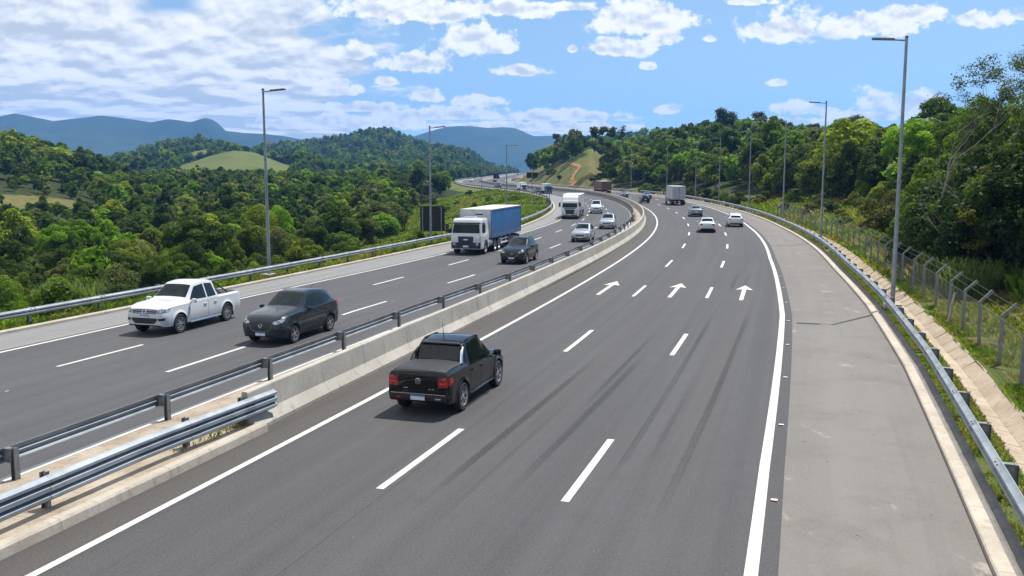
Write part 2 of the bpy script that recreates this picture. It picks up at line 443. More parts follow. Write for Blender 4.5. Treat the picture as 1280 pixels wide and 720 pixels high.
    b.bsdf(b.mix(b.ss(n1, 0.3, 0.7), (0.10, 0.05, 0.045), (0.19, 0.105, 0.09)), 0.7, 0, 0.3, b.bump(rib, 0.4, 0.05))
    M['brown_tarp'] = m


build_materials()


# ------------------------------------------------------------------ mesh helpers
def link_mesh(name, me, parent=None, loc=None):
    o = bpy.data.objects.new(name, me)
    COL.objects.link(o)
    if parent is not None: o.parent = parent
    if loc is not None: o.location = loc
    return o


def raw_mesh(name, verts, faces, mats, mi=None, smooth=False, uvs=None):
    me = bpy.data.meshes.new(name)
    me.from_pydata([tuple(v) for v in verts], [], faces)
    for m in mats: me.materials.append(m)
    if mi is not None: me.polygons.foreach_set('material_index', mi)
    if smooth:
        me.polygons.foreach_set('use_smooth', [True] * len(me.polygons))
    if uvs is not None:
        l = me.uv_layers.new(name='UVMap')
        li = np.empty(len(me.loops), np.int32); me.loops.foreach_get('vertex_index', li)
        l.data.foreach_set('uv', np.asarray(uvs, np.float32)[li].ravel())
    me.update()
    return me


def smooth_angle(me, deg=35):
    try:
        me.set_sharp_from_angle(angle=math.radians(deg))
    except Exception:
        pass


class MB:
    """collects pieces of ONE part"""
    def __init__(self):
        self.v = []; self.f = []; self.mi = []

    def add(self, verts, faces, mi=0):
        k = len(self.v)
        self.v += [tuple(p) for p in verts]
        self.f += [tuple(i + k for i in f) for f in faces]
        self.mi += [mi] * len(faces)
        return self

    def box(self, c, size, mi=0, rz=0.0, bevel=0.0, ry=0.0, taper=None):
        bm = bmesh.new()
        bmesh.ops.create_cube(bm, size=1)
        for v in bm.verts:
            tz = v.co.z
            v.co = Vector((v.co.x * size[0], v.co.y * size[1], v.co.z * size[2]))
            if taper and tz > 0:
                v.co.x *= taper[0]; v.co.y *= taper[1]
        if bevel:
            bmesh.ops.bevel(bm, geom=list(bm.edges), offset=bevel, segments=2, affect='EDGES', profile=0.5)
        R = Matrix.Translation(c) @ Matrix.Rotation(rz, 4, 'Z') @ Matrix.Rotation(ry, 4, 'Y')
        bm.verts.index_update()
        self.add([R @ v.co for v in bm.verts], [[v.index for v in f.verts] for f in bm.faces], mi)
        bm.free()
        return self

    def tube(self, pts, radii, n=8, mi=0, cap=True):
        pts = [Vector(p) for p in pts]
        if not hasattr(radii, '__len__'): radii = [radii] * len(pts)
        rings = []; up = Vector((0, 0, 1))
        for i, p in enumerate(pts):
            d = (pts[min(i + 1, len(pts) - 1)] - pts[max(i - 1, 0)]).normalized()
            a = d.cross(up if abs(d.z) < 0.95 else Vector((1, 0, 0))).normalized(); b = d.cross(a)
            rings.append([p + (a * math.cos(2 * PI * k / n) + b * math.sin(2 * PI * k / n)) * radii[i] for k in range(n)])
        vs = [q for r in rings for q in r]; fs = []
        for i in range(len(pts) - 1):
            for k in range(n):
                fs.append((i * n + k, i * n + (k + 1) % n, (i + 1) * n + (k + 1) % n, (i + 1) * n + k))
        if cap:
            fs.append(tuple(range(n))[::-1]); fs.append(tuple((len(pts) - 1) * n + k for k in range(n)))
        return self.add(vs, fs, mi)

    def lathe(self, prof, axis='y', n=24, mi=0, c=(0, 0, 0)):
        """prof: list of (radius, along)"""
        vs = []; fs = []
        for r, a in prof:
            for k in range(n):
                t = 2 * PI * k / n
                if axis == 'y': vs.append((c[0] + r * math.cos(t), c[1] + a, c[2] + r * math.sin(t)))
                elif axis == 'z': vs.append((c[0] + r * math.cos(t), c[1] + r * math.sin(t), c[2] + a))
                else: vs.append((c[0] + a, c[1] + r * math.cos(t), c[2] + r * math.sin(t)))
        for i in range(len(prof) - 1):
            for k in range(n):
                fs.append((i * n + k, i * n + (k + 1) % n, (i + 1) * n + (k + 1) % n, (i + 1) * n + k))
        return self.add(vs, fs, mi)

    def mesh(self, name, mats, smooth=False, angle=35):
        me = raw_mesh(name, self.v, self.f, mats if isinstance(mats, (list, tuple)) else [mats], self.mi, smooth)
        if smooth: smooth_angle(me, angle)
        return me

    def build(self, name, mats, parent=None, smooth=False, loc=None, angle=35):
        return link_mesh(name, self.mesh(name, mats, smooth, angle), parent, loc)


def tag(o, label=None, cat=None, group=None, kind=None):
    if label: o['label'] = label
    if cat: o['category'] = cat
    if group: o['group'] = group
    if kind: o['kind'] = kind
    return o


def empty(name, loc=(0, 0, 0), rz=0.0):
    o = bpy.data.objects.new(name, None)
    COL.objects.link(o)
    o.location = loc; o.rotation_euler = (0, 0, rz)
    o.empty_display_size = 0.3
    return o


def copy_tree(o, parent=None):
    c = o.copy(); COL.objects.link(c)
    if parent is not None: c.parent = parent
    for ch in list(o.children):
        copy_tree(ch, c)
    return c

HAZE_D = 1.45e-4; SUN_E = 5.0; SKY_S = 0.10; SKY_SAT = 0.90; SKY_VAL = 1.4; CLOUD = 0.76; EXPOSURE = 0.43

# ------------------------------------------------------------------ swept shapes along the road
def s_range(a, b, near=1.0, far=8.0):
    out = [a]
    while out[-1] < b - 1e-6:
        s = out[-1]
        step = near if s < 80 else near + (far - near) * min(1, (s - 80) / 300)
        out.append(min(b, s + step))
    return np.array(out)


def sheet(name, lo, hi, z, ss, mat, across=1, parent=None, zf=None):
    lo = lo if callable(lo) else (lambda s, v=lo: v)
    hi = hi if callable(hi) else (lambda s, v=hi: v)
    vs = []; uv = []; fs = []
    n = across + 1
    for s in ss:
        for k in range(n):
            o = lo(s) + (hi(s) - lo(s)) * k / across
            x, y = at(s, o)
            zz = z if zf is None else zf(s, k / across)
            vs.append((x, y, zz)); uv.append((s, o))
    for i in range(len(ss) - 1):
        for k in range(across):
            fs.append((i * n + k, i * n + k + 1, (i + 1) * n + k + 1, (i + 1) * n + k))
    return link_mesh(name, raw_mesh(name, vs, fs, [mat], None, False, uv), parent)


def sweep_mesh(name, prof, oc, ss, mat, closed=True, caps=True, smooth=False, zoff=None, angle=40):
    """prof: (offset from oc, z) points, swept along the road"""
    oc = oc if callable(oc) else (lambda s, v=oc: v)
    vs = []; uv = []; fs = []; n = len(prof)
    for s in ss:
        for (po, pz) in prof:
            x, y = at(s, oc(s) + po)
            vs.append((x, y, pz + (zoff(s) if zoff else 0))); uv.append((s, po + pz))
    m = n if closed else n - 1
    for i in range(len(ss) - 1):
        for k in range(m):
            k2 = (k + 1) % n
            fs.append((i * n + k, (i + 1) * n + k, (i + 1) * n + k2, i * n + k2))
    if closed and caps:
        fs.append(tuple(range(n))); fs.append(tuple((len(ss) - 1) * n + k for k in range(n))[::-1])
    me = raw_mesh(name, vs, fs, [mat], None, smooth, uv)
    if smooth: smooth_angle(me, angle)
    return me


def structure(o):
    o['kind'] = 'structure'
    return o


S_ALL = s_range(-40, 1350)
o_seam = lambda s: o_R(s) + 0.42
structure(sheet('carriageway', -0.16, o_seam, 0.0, S_ALL, MAT['asphalt'], 6))
structure(sheet('inner_strip', -1.5, -0.16, 0.0, S_ALL, MAT['strip'], 1))
structure(sheet('road_shoulder', o_seam, lambda s: o_RK(s) + 0.02, 0.004, S_ALL, MAT['shoulder'], 2))
structure(sheet('inbound_carriageway', lambda s: o_LL(s) - 0.3, lambda s: o_post(s) - 0.15, 0.0, S_ALL, MAT['asphalt_left'], 6))
structure(sheet('inbound_shoulder', lambda s: o_LK(s) - 0.02, lambda s: o_LL(s) - 0.3, 0.0, S_ALL, MAT['shoulder_left'], 2))

# painted lines and dashes (markings of the road surface)
Z_L = 0.006
def line(oc, w, s0, s1):
    oc = oc if callable(oc) else (lambda s, v=oc: v)
    structure(sheet('edge_line', lambda s: oc(s) - w / 2, lambda s: oc(s) + w / 2, Z_L, s_range(s0, s1), MAT['line']))
line(0.0, 0.17, -35, 1340)
line(o_R, 0.22, -35, 1340)
line(o_LL, 0.16, -35, 1340)
line(lambda s: o_post(s) - 0.31, 0.24, -35, 1340)
def dashes(name, oc, start, period, length, w, s_end):
    vs = []; fs = []; uv = []
    s = start
    while s < s_end:
        sa = np.linspace(s, s + length, 5)
        k = len(vs)
        for q in sa:
            for sd in (-w / 2, w / 2):
                x, y = at(q, oc(q) + sd); vs.append((x, y, Z_L)); uv.append((q, sd))
        for i in range(4):
            fs.append((k + 2 * i, k + 2 * i + 1, k + 2 * i + 3, k + 2 * i + 2))
        s += period
    structure(link_mesh(name, raw_mesh(name, vs, fs, [MAT['line']], None, False, uv)))
dashes('lane_markings', o_D1, 5.3, 14.95, 4.6, 0.17, 700)
dashes('lane_markings', o_D2, 5.75, 14.95, 4.4, 0.17, 700)
dashes('lane_markings', o_LA, -8.8, 12.3, 4.5, 0.15, 700)
dashes('lane_markings', o_LB, -6.8, 11.5, 4.1, 0.15, 700)

def road_arrow(s0, oc):
    L = 6.0; w = 0.10; hw = 0.46; hl = 1.7
    poly = [(0, -w), (L - hl, -w * 1.1), (L - hl - 0.25, -hw), (L, 0), (L - hl - 0.25, hw), (L - hl, w * 1.1), (0, w)]
    vs = [(*at(s0 + a, oc + o), Z_L) for a, o in poly]
    a = link_mesh('arrow_marking', raw_mesh('arrow_marking', vs, [(0, 1, 5, 6), (1, 2, 3), (1, 3, 5), (3, 4, 5)], [MAT['line']]))
    structure(a)
for oc in (1.75, 5.45, 9.0): road_arrow(50.3, oc)
# worn white specks and paper scraps on the tarmac
for (s, o, r) in ((26.2, 1.55, .1), 
                  (24.5, -10.6, .13), (45, -7.5, .12), (47.6, -9.0, .1), (62.5, -8.8, .12), (49.8, -7.4, .05)):
    a = random.random() * 3
    r *= 0.45
    vs = [(*at(s + r * random.uniform(.7, 2.2) * math.cos(a + t), o + r * random.uniform(.3, .9) * math.sin(a + t)), 0.008) for t in (0, 1.3, 2.4, 3.6, 5)]
    structure(link_mesh('road_paint_fleck', raw_mesh('road_paint_fleck', vs, [(0, 1, 2, 3, 4)], [MAT['line']])))

# kerbs
kerb_prof = [(0.0, -0.05), (0.0, 0.10), (0.03, 0.125), (0.27, 0.125), (0.30, 0.10), (0.30, -0.05)]
S_K = s_range(-38, 1300)
structure(link_mesh('kerb', sweep_mesh('kerb', kerb_prof, o_RK, S_K, MAT['kerb'])))
structure(link_mesh('kerb', sweep_mesh('kerb', [(-a, b) for a, b in kerb_prof][::-1], o_LK, S_K, MAT['kerb'])))
structure(link_mesh('gutter', sweep_mesh('gutter', [(0.305, -0.06), (0.305, 0.03), (0.40, 0.02), (0.52, 0.09), (0.62, 0.09), (0.62, -0.06)], o_RK, s_range(-38, 260), MAT['gutter'])))

# median: raised slab, kerb near the camera
S_M1 = s_range(-38, 23.2); S_M2 = s_range(23.2, 1300)
def med_z(s, t):
    return 0.02 + 0.14 * min(1, t * 1.3) + 0.012 * min(1, t * 5) * math.sin(s * 1.7 + t * 5) + 0.015 * min(1, t * 5) * mnoise.noise((s * 0.5, t * 3, 0))
structure(sheet('median_strip', lambda s: o_post(s) - 0.14, lambda s: -1.2, 0, S_M1, MAT['median'], 6, None, med_z))
structure(sheet('median_strip', lambda s: o_post(s) - 0.14, lambda s: -1.78, 0, S_M2, MAT['median'], 5, None, med_z))
structure(link_mesh('median_kerb', sweep_mesh('median_kerb', [(0, -0.05), (0, 0.2), (0.03, 0.225), (0.2, 0.215), (0.24, 0.17), (0.27, -0.05)], -1.22, S_M1, MAT['kerb'])))

# concrete barrier
def barrier_prof(h=0.98):
    R = [(0.34, -0.03), (0.34, 0.09), (0.14, 0.36), (0.085, h - 0.03), (0.06, h)]
    return R + [(-a, b) for a, b in R[::-1]]
def barrier_c(s): return float(np.interp(s, [20, 26, 34, 58, 80, 100, 1400], [-1.45, -1.62, -1.80, -1.98, -1.9, -1.72, -1.72]))
bar = link_mesh('concrete_barrier', sweep_mesh('concrete_barrier', barrier_prof(), barrier_c, s_range(23.1, 1250), MAT['barrier']))
tag(bar, 'long pale concrete safety barrier along the median beside the outbound lanes', 'barrier')
# inbound barrier in dark gutter concrete: stains plus shade painted into the colour
bw = link_mesh('concrete_barrier', sweep_mesh('concrete_barrier', barrier_prof(0.9), lambda s: o_post(s) - 0.02, s_range(117.5, 1250), MAT['gutter']))
tag(bw, 'stained concrete barrier, shade put into its colour, lining the inbound lanes on the far bend', 'barrier')


# ------------------------------------------------------------------ guardrails
def w_beam(facing, zb=0.46, hgt=0.31, t=0.012, depth=0.085, thrie=False):
    """closed W-shaped section; facing +1 looks to the right of travel"""
    z = [0, .10, .22, .38, .5, .62, .78, .90, 1.0]
    d = [0.0, 0.25, 1.0, 1.0, 0.15, 1.0, 1.0, 0.25, 0.0]
    if thrie:
        z = [0, .06, .13, .24, .33, .42, .58, .67, .76, .87, .94, 1.0]
        d = [0.0, 0.3, 1.0, 1.0, 0.1, 1.0, 1.0, 0.1, 1.0, 1.0, 0.3, 0.0]
    out = [(facing * depth * dd, zb + hgt * zz) for zz, dd in zip(z, d)]
    back = [(facing * (depth * dd - t), zb + hgt * zz) for zz, dd in zip(z[::-1], d[::-1])]
    return out + back


def post_mesh(h, w=0.13, d=0.10):
    m = MB()
    t = 0.012
    m.box((0, 0, h / 2 - 0.3), (d, t, h + 0.6)); 
    m.box((-d / 2, 0.0, h / 2 - 0.3), (t, w, h + 0.6)); m.box((d / 2, 0.0, h / 2 - 0.3), (t, w, h + 0.6))
    return m.mesh('post', [MAT['post']])


def block_mesh(depth=0.16):
    return MB().box((0, 0, 0), (depth, 0.14, 0.30), 0, 0, 0.006).mesh('spacer_block', [MAT['post']])


def guardrail(label, oc_rail, facing, s0, s1, posts, rail_zb, post_off, post_h, stuff_from=None, hgt=0.31, lap=4.0, group=None, depth=0.085, thrie=False):
    root = empty('guardrail', (*at(s0, oc_rail(s0)), 0))
    tag(root, label, 'guardrail', group)
    off = root.location
    me = sweep_mesh('rail', w_beam(facing, rail_zb, hgt, 0.012, depth, thrie), oc_rail, s_range(s0, s1, 0.8, 6), MAT['galv'], True, True, True, None, 25)
    r = link_mesh('rail', me, root); r.location = -Vector(off)
    # lapped joints with bolt heads
    half = w_beam(facing, rail_zb, hgt, 0.012, depth, thrie); half = half[:len(half) // 2]; n_ = len(half)
    for s in [p for p in posts if 5 < p < 75]:
        jm = MB()
        for q in (s - .17, s + .17):
            for a, z_ in half: jm.v.append(tuple(Vector((*at(q, oc_rail(q) + a + facing * 0.006), z_)) - off))
        for i_ in range(n_ - 1): jm.f.append((i_, i_ + 1, n_ + i_ + 1, n_ + i_)); jm.mi.append(0)
        for q in (s - .1, s + .1):
            for zf_ in (.14, .42, .62, .86):
                x_, y_ = at(q, oc_rail(q) + facing * (depth * .6 + .012)); jm.box(Vector((x_, y_, rail_zb + hgt * zf_)) - off, (.035, .035, .035), 1, heading(q), .006)
        jo = link_mesh('bolted_joint', jm.mesh('bolted_joint', [MAT['galv'], MAT['post']]), r); jo.location = Vector(off)
    pm = post_mesh(post_h); bmesh_ = block_mesh(abs(post_off) - 0.03)
    lo = MB(); nfar = 0
    for i, s in enumerate(posts):
        x, y = at(s, oc_rail(s) + post_off)
        h = heading(s)
        if i < 98:
            p = link_mesh('post', pm, root); p.location = Vector((x, y, 0)) - off; p.rotation_euler = (0, 0, h - PI / 2)
            x2, y2 = at(s, oc_rail(s) + post_off * 0.42)
            if i < 40:
                b = link_mesh('spacer_block', bmesh_, p); b.location = (-post_off * 0.56, 0, rail_zb + hgt / 2)
        else:
            nfar += 1
            lo.box((x - off.x, y - off.y, post_h / 2 - 0.2), (0.12, 0.12, post_h + 0.4))
    if nfar:
        f = lo.build('distant_post', MAT['post'], root); f['kind'] = 'stuff'
    return root


def frange(a, b, st):
    return [a + st * i for i in range(int((b - a) / st) + 1)]

guardrail('shiny guardrail in the foreground ending at the concrete barrier, facing the outbound lanes', lambda s: float(np.interp(s, [19.5, 23.9, 30], [-1.58, -1.3, -1.3])), 1, -36, 24.05, frange(-35, 21, 4.0) + [23.0], 0.36, -0.22, 0.86, hgt=0.50, depth=0.10, thrie=True)
guardrail('grey guardrail on short posts along the median beside the inbound lanes', lambda s: o_post(s) - 0.22, -1, -36, 117.5, frange(-35, 117, 4.85), 0.40, 0.22, 0.72, hgt=0.31)
guardrail('long guardrail bordering the grass verge on the left of the inbound shoulder', lambda s: o_LK(s) - 0.62, 1, -36, 640, frange(-34, 330, 4.0) + frange(336, 640, 8), 0.46, -0.2, 0.80)
guardrail('blue grey guardrail beside the drainage ditch on the right shoulder', lambda s: o_RK(s) + 0.70, -1, -36, 640, frange(-34.5, 250, 3.05) + frange(254, 640, 8), 0.42, 0.26, 0.72, hgt=0.36, depth=0.12)

# ------------------------------------------------------------------ drainage ditch: flat bed and stepped slabs on the far bank
def ditch():
    m = MB()
    rng = random.Random(5)
    s = -30.0
    prev = None
    while s < 120:
        L = rng.uniform(1.2, 1.7)
        e = s + L - 0.012
        base = o_RK((s + e) / 2) + 1.56
        dz = rng.uniform(-0.014, 0.014); dw = rng.uniform(-0.05, 0.06)
        P = lambda ss, o, z: (*at(ss, base + o), z)
        # bed slab, left lip, and sloping right slab with thickness
        def slab(a, b, th):
            (oa, za), (ob, zb_) = a, b
            vs = [P(s, oa, za), P(e, oa, za), P(e, ob, zb_), P(s, ob, zb_), P(s, oa, za - th), P(e, oa, za - th), P(e, ob, zb_ - th), P(s, ob, zb_ - th)]
            m.add(vs, [(0, 1, 2, 3)[::-1], (4, 5, 6, 7), (0, 4, 5, 1)[::-1], (1, 5, 6, 2)[::-1], (2, 6, 7, 3)[::-1], (3, 7, 4, 0)[::-1]])
        slab((-0.18, 0.06), (0.0, 0.0 - 0.10), 0.3)
        slab((0.004, -0.10), (0.38, -0.16), 0.2)
        slab((0.384, -0.16 + dz * 0.3), (0.82 + dw, 0.13 + dz), 0.12)
        s += L
    o = m.build('drainage_ditch', [MAT['ditch']])
    structure(o)
ditch()

# ------------------------------------------------------------------ wire fence on concrete posts
def fence():
    root = empty('wire_fence', (*at(30, 17.6), 0))
    tag(root, 'chain link fence on angled concrete posts between the ditch and the trees', 'fence')
    off = root.location.copy()
    o_f = lambda s: o_RK(s) + 2.98
    def pm():
        m = MB()
        h = 1.75; w = 0.052
        # upright then an arm leaning outwards (local +x = away from the road)
        a = 0.42
        vs = []; 
        path = [((0, 0, -0.4), 1), ((0, 0, h), 1), ((a, 0, h + 0.40), 0.8)]
        for (p, sc) in path:
            for (dx, dy) in ((-1, -1), (1, -1), (1, 1), (-1, 1)):
                vs.append((p[0] + dx * w * sc, dy * w * sc + p[1], p[2] - dx * w * 0.4 * (p[0] > 0) * 2))
        fs = []
        for i in range(2):
            for k in range(4): fs.append((i * 4 + k, i * 4 + (k + 1) % 4, (i + 1) * 4 + (k + 1) % 4, (i + 1) * 4 + k))
        fs.append((8, 9, 10, 11))
        return m.add(vs, fs).mesh('post', [MAT['fence_post']])
    P = pm()
    rng = random.Random(3)
    ss = frange(14.3, 135, 3.2)
    for s in ss:
        x, y = at(s, o_f(s))
        p = link_mesh('post', P, root); p.location = Vector((x, y, 0.0)) - off
        p.rotation_euler = (rng.uniform(-.03, .03), rng.uniform(-.03, .03), heading(s) - PI / 2 + rng.uniform(-.08, .08))
    # leaning stay post
    x, y = at(44.6, o_f(44.6) - 0.35)
    st = MB().tube([(0, 0, -0.2), (0.12, 0.35, 1.45)], 0.05, 6).build('stay', [MAT['kerb']], root); st.location = Vector((x, y, 0)) - off
    st.rotation_euler = (0, 0, heading(44) - PI / 2 - 0.6)
    # mesh
    vs = []; uv = []; fs = []
    sl = np.arange(14.3, 135.1, 0.8)
    for s in sl:
        x, y = at(s, o_f(s) - 0.06)
        for z in (0.05, 1.72):
            vs.append((x - off.x, y - off.y, z + 0.03 * mnoise.noise((s, z, 1)))); uv.append((s, z))
    for i in range(len(sl) - 1): fs.append((2 * i, 2 * i + 2, 2 * i + 3, 2 * i + 1))
    link_mesh('chain_link', raw_mesh('chain_link', vs, fs, [MAT['wire']], None, False, uv), root)
    for zz, xo in ((0.1, 0), (0.9, 0), (1.7, 0), (1.93, 0.2), (2.1, 0.38)):
        m = MB()
        m.tube([Vector((*at(s, o_f(s) - 0.07 + xo), zz)) - off for s in np.arange(14.3, 135, 1.6)], 0.006, 4)
        m.build('strand', [MAT['post']], root)
fence()


# ------------------------------------------------------------------ lamp posts
def lamp_post_proto(h, arm_dir):
    m = MB()
    root = empty('street_lamp')
    m.tube([(0, 0, -0.3), (0, 0, h * 0.5), (0, 0, h)], [0.105, 0.085, 0.06], 12)
    m.build('pole', [MAT['galv']], root, True)
    MB().box((0, 0, 0.1), (0.75, 0.75, 0.45), 0, 0, 0.02).build('footing', [MAT['kerb']], root)
    MB().tube([(0, 0, h - 0.12), (arm_dir * 0.55, 0, h - 0.07)], 0.035, 8).build('arm', [MAT['post']], root)
    hd = MB()
    hd.box((arm_dir * 0.98, 0, h - 0.02), (0.95, 0.28, 0.10), 0, 0, 0.03, arm_dir * -0.06)
    hd.build('lamp_head', [MAT['post']], root)
    MB().box((0, 0, h + 0.03), (0.13, 0.13, 0.10), 0, 0, 0.01).build('cap', [MAT['post']], root)
    return root

right_lamps = [(48.9, 1.05, 'nearest and tallest grey street lamp on the right, behind the shoulder guardrail'),
               (88.8, 1.3, 'second grey street lamp on the right, beyond the tall one near the fence'),
               (121.5, 1.9, 'third grey street lamp on the right against the wooded hill'),
               (151, 2.0, 'fourth grey street lamp on the right, in front of dense hillside trees'),
               (182, 2.6, 'fifth slim street lamp on the right, just right of the grey box truck'),
               (208, 3.0, 'slim street lamp by the wooded slope, just left of the grey box truck'),
               (236, 3.0, 'slim street lamp at the foot of the wood between two far cars'),
               (268, 3.0, 'slim distant street lamp near the brown tarpaulin truck'),
               (330, 3.0, 'tiny street lamp on the grassy far bend below the red earth track')]
for i, (s, do, lab) in enumerate(right_lamps):
    if i == 0: proto_r = lamp_post_proto(12.3, -1); o = proto_r
    else: o = copy_tree(proto_r)
    x, y = at(s, o_RK(s) + do)
    o.location = (x, y, 0.0); o.rotation_euler = (0, 0, heading(s) - PI / 2)
    tag(o, lab, 'street lamp', 'street lamps along the right verge')
left_lamps = [(52.3, 1.05, 1.0, 'tallest left street lamp, standing behind the guardrail before dark forest'),
              (82.0, 2.5, 0.92, 'left street lamp standing in front of the big black sign'),
              (122, 4.5, 0.86, 'left street lamp rising behind the blue trailer'),
              (300, 5, 0.9, 'far left street lamp beside the grassy bank on the distant bend'),
              (420, 5, 0.9, 'farthest left street lamp where the road turns out of sight')]
for i, (s, do, sc, lab) in enumerate(left_lamps):
    if i == 0: proto_l = lamp_post_proto(11.2, 1); o = proto_l
    else: o = copy_tree(proto_l)
    x, y = at(s, o_LK(s) - do)
    o.location = (x, y, -0.1); o.rotation_euler = (0, 0, heading(s) - PI / 2); o.scale = (1, 1, sc)
    tag(o, lab, 'street lamp', 'street lamps along the left verge')

# ------------------------------------------------------------------ road signs seen from behind
def sign(s, o, w, h, zc, posts, label, rz=0.0, name='road_sign'):
    root = empty(name, (*at(s, o), 0), heading(s) - PI / 2 + rz)
    tag(root, label, 'road sign')
    MB().box((0, 0, zc), (w, 0.06, h), 0, 0, 0.01).build('panel', [MAT['sign_back']], root)
    for px in posts:
        MB().tube([(px, -0.09, -3.0), (px, -0.09, zc + h * 0.45)], 0.05, 8).build('post', [MAT['galv']], root)
    for dz in (-0.3, 0.3):
        MB().box((0, -0.055, zc + dz * h), (w * 0.96, 0.05, 0.07)).build('brace', [MAT['plastic']], root)
sign(84.0, o_LK(84.0) - 3.1, 2.3, 2.3, 1.95, (-0.9, 0.85), 'large black backed square sign on two posts beside the left guardrail', 0.1)
sign(126, o_LK(126) - 1.6, 1.5, 0.75, 5.65, (0.0,), 'small dark rectangular sign high on one post above the grassy bank', 0.0)
sign(290, o_LK(290) - 2.5, 1.7, 1.5, 4.3, (0.0,), 'tiny dark square sign on a post beside the distant bend')
# two thin marker posts by the inner bend
for s, do, hh, lab in ((151, 1.2, 3.4, 'thin bare grey pole on the inner bend, left one of two'), (156, 0.9, 3.4, 'thin bare grey pole on the inner bend, right one of two'), (143, 2.0, 2.8, 'short thin pole in the grass before the two bend poles')):
    x, y = at(s, o_LK(s) - do)
    root = empty('marker_pole', (x, y, 0)); tag(root, lab, 'pole')
    MB().tube([(0, 0, -0.5), (0, 0, hh)], 0.06, 8).build('pole', [MAT['post']], root)
    MB().box((0, 0, hh), (0.15, 0.15, 0.1), 0, 0, 0.01).build('cap', [MAT['post']], root)

# ------------------------------------------------------------------ small road furniture
sm = MB(); sm.box((0, 0, 0.012), (0.13, 0.10, 0.03), 0, 0, 0.008)
stud_me = sm.mesh('road_stud', [MAT['stud_white'], MAT['stud_red']])
stud_me.polygons.foreach_set('material_index', [1 if p.center.y < -0.02 and p.center.z > 0.0 else 0 for p in stud_me.polygons])
ordn = ['nearest', 'second', 'third', 'fourth', 'fifth', 'sixth', 'seventh', 'eighth', 'ninth']
for i, s in enumerate((16.4, 22.0, 27.6, 33.2, 38.8, 44.4, 50.0, 55.6, 61.2)):
    x, y = at(s, o_R(s) + 0.26)
    o = link_mesh('road_stud', stud_me); o.location = (x, y, 0.004); o.rotation_euler = (0, 0, heading(s) - PI / 2)
    tag(o, ordn[i] + ' small red and white road stud beside the right solid line', 'road stud', 'road studs along the right line')
# ------------------------------------------------------------------ vehicles
def pchip(xk, yk, x):
    xk = np.asarray(xk, float); yk = np.asarray(yk, float); x = np.asarray(x, float)
    h = np.diff(xk); d = np.diff(yk) / h
    m = np.zeros(len(xk)); m[0] = d[0]; m[-1] = d[-1]
    for i in range(1, len(xk) - 1):
        if d[i - 1] * d[i] > 0:
            w1 = 2 * h[i] + h[i - 1]; w2 = h[i] + 2 * h[i - 1]
            m[i] = (w1 + w2) / (w1 / d[i - 1] + w2 / d[i])
    i = np.clip(np.searchsorted(xk, x) - 1, 0, len(xk) - 2)
    t = (x - xk[i]) / h[i]
    return ((1 + 2 * t) * (1 - t) ** 2 * yk[i] + t * (1 - t) ** 2 * h[i] * m[i] + t * t * (3 - 2 * t) * yk[i + 1] + t * t * (t - 1) * h[i] * m[i + 1])


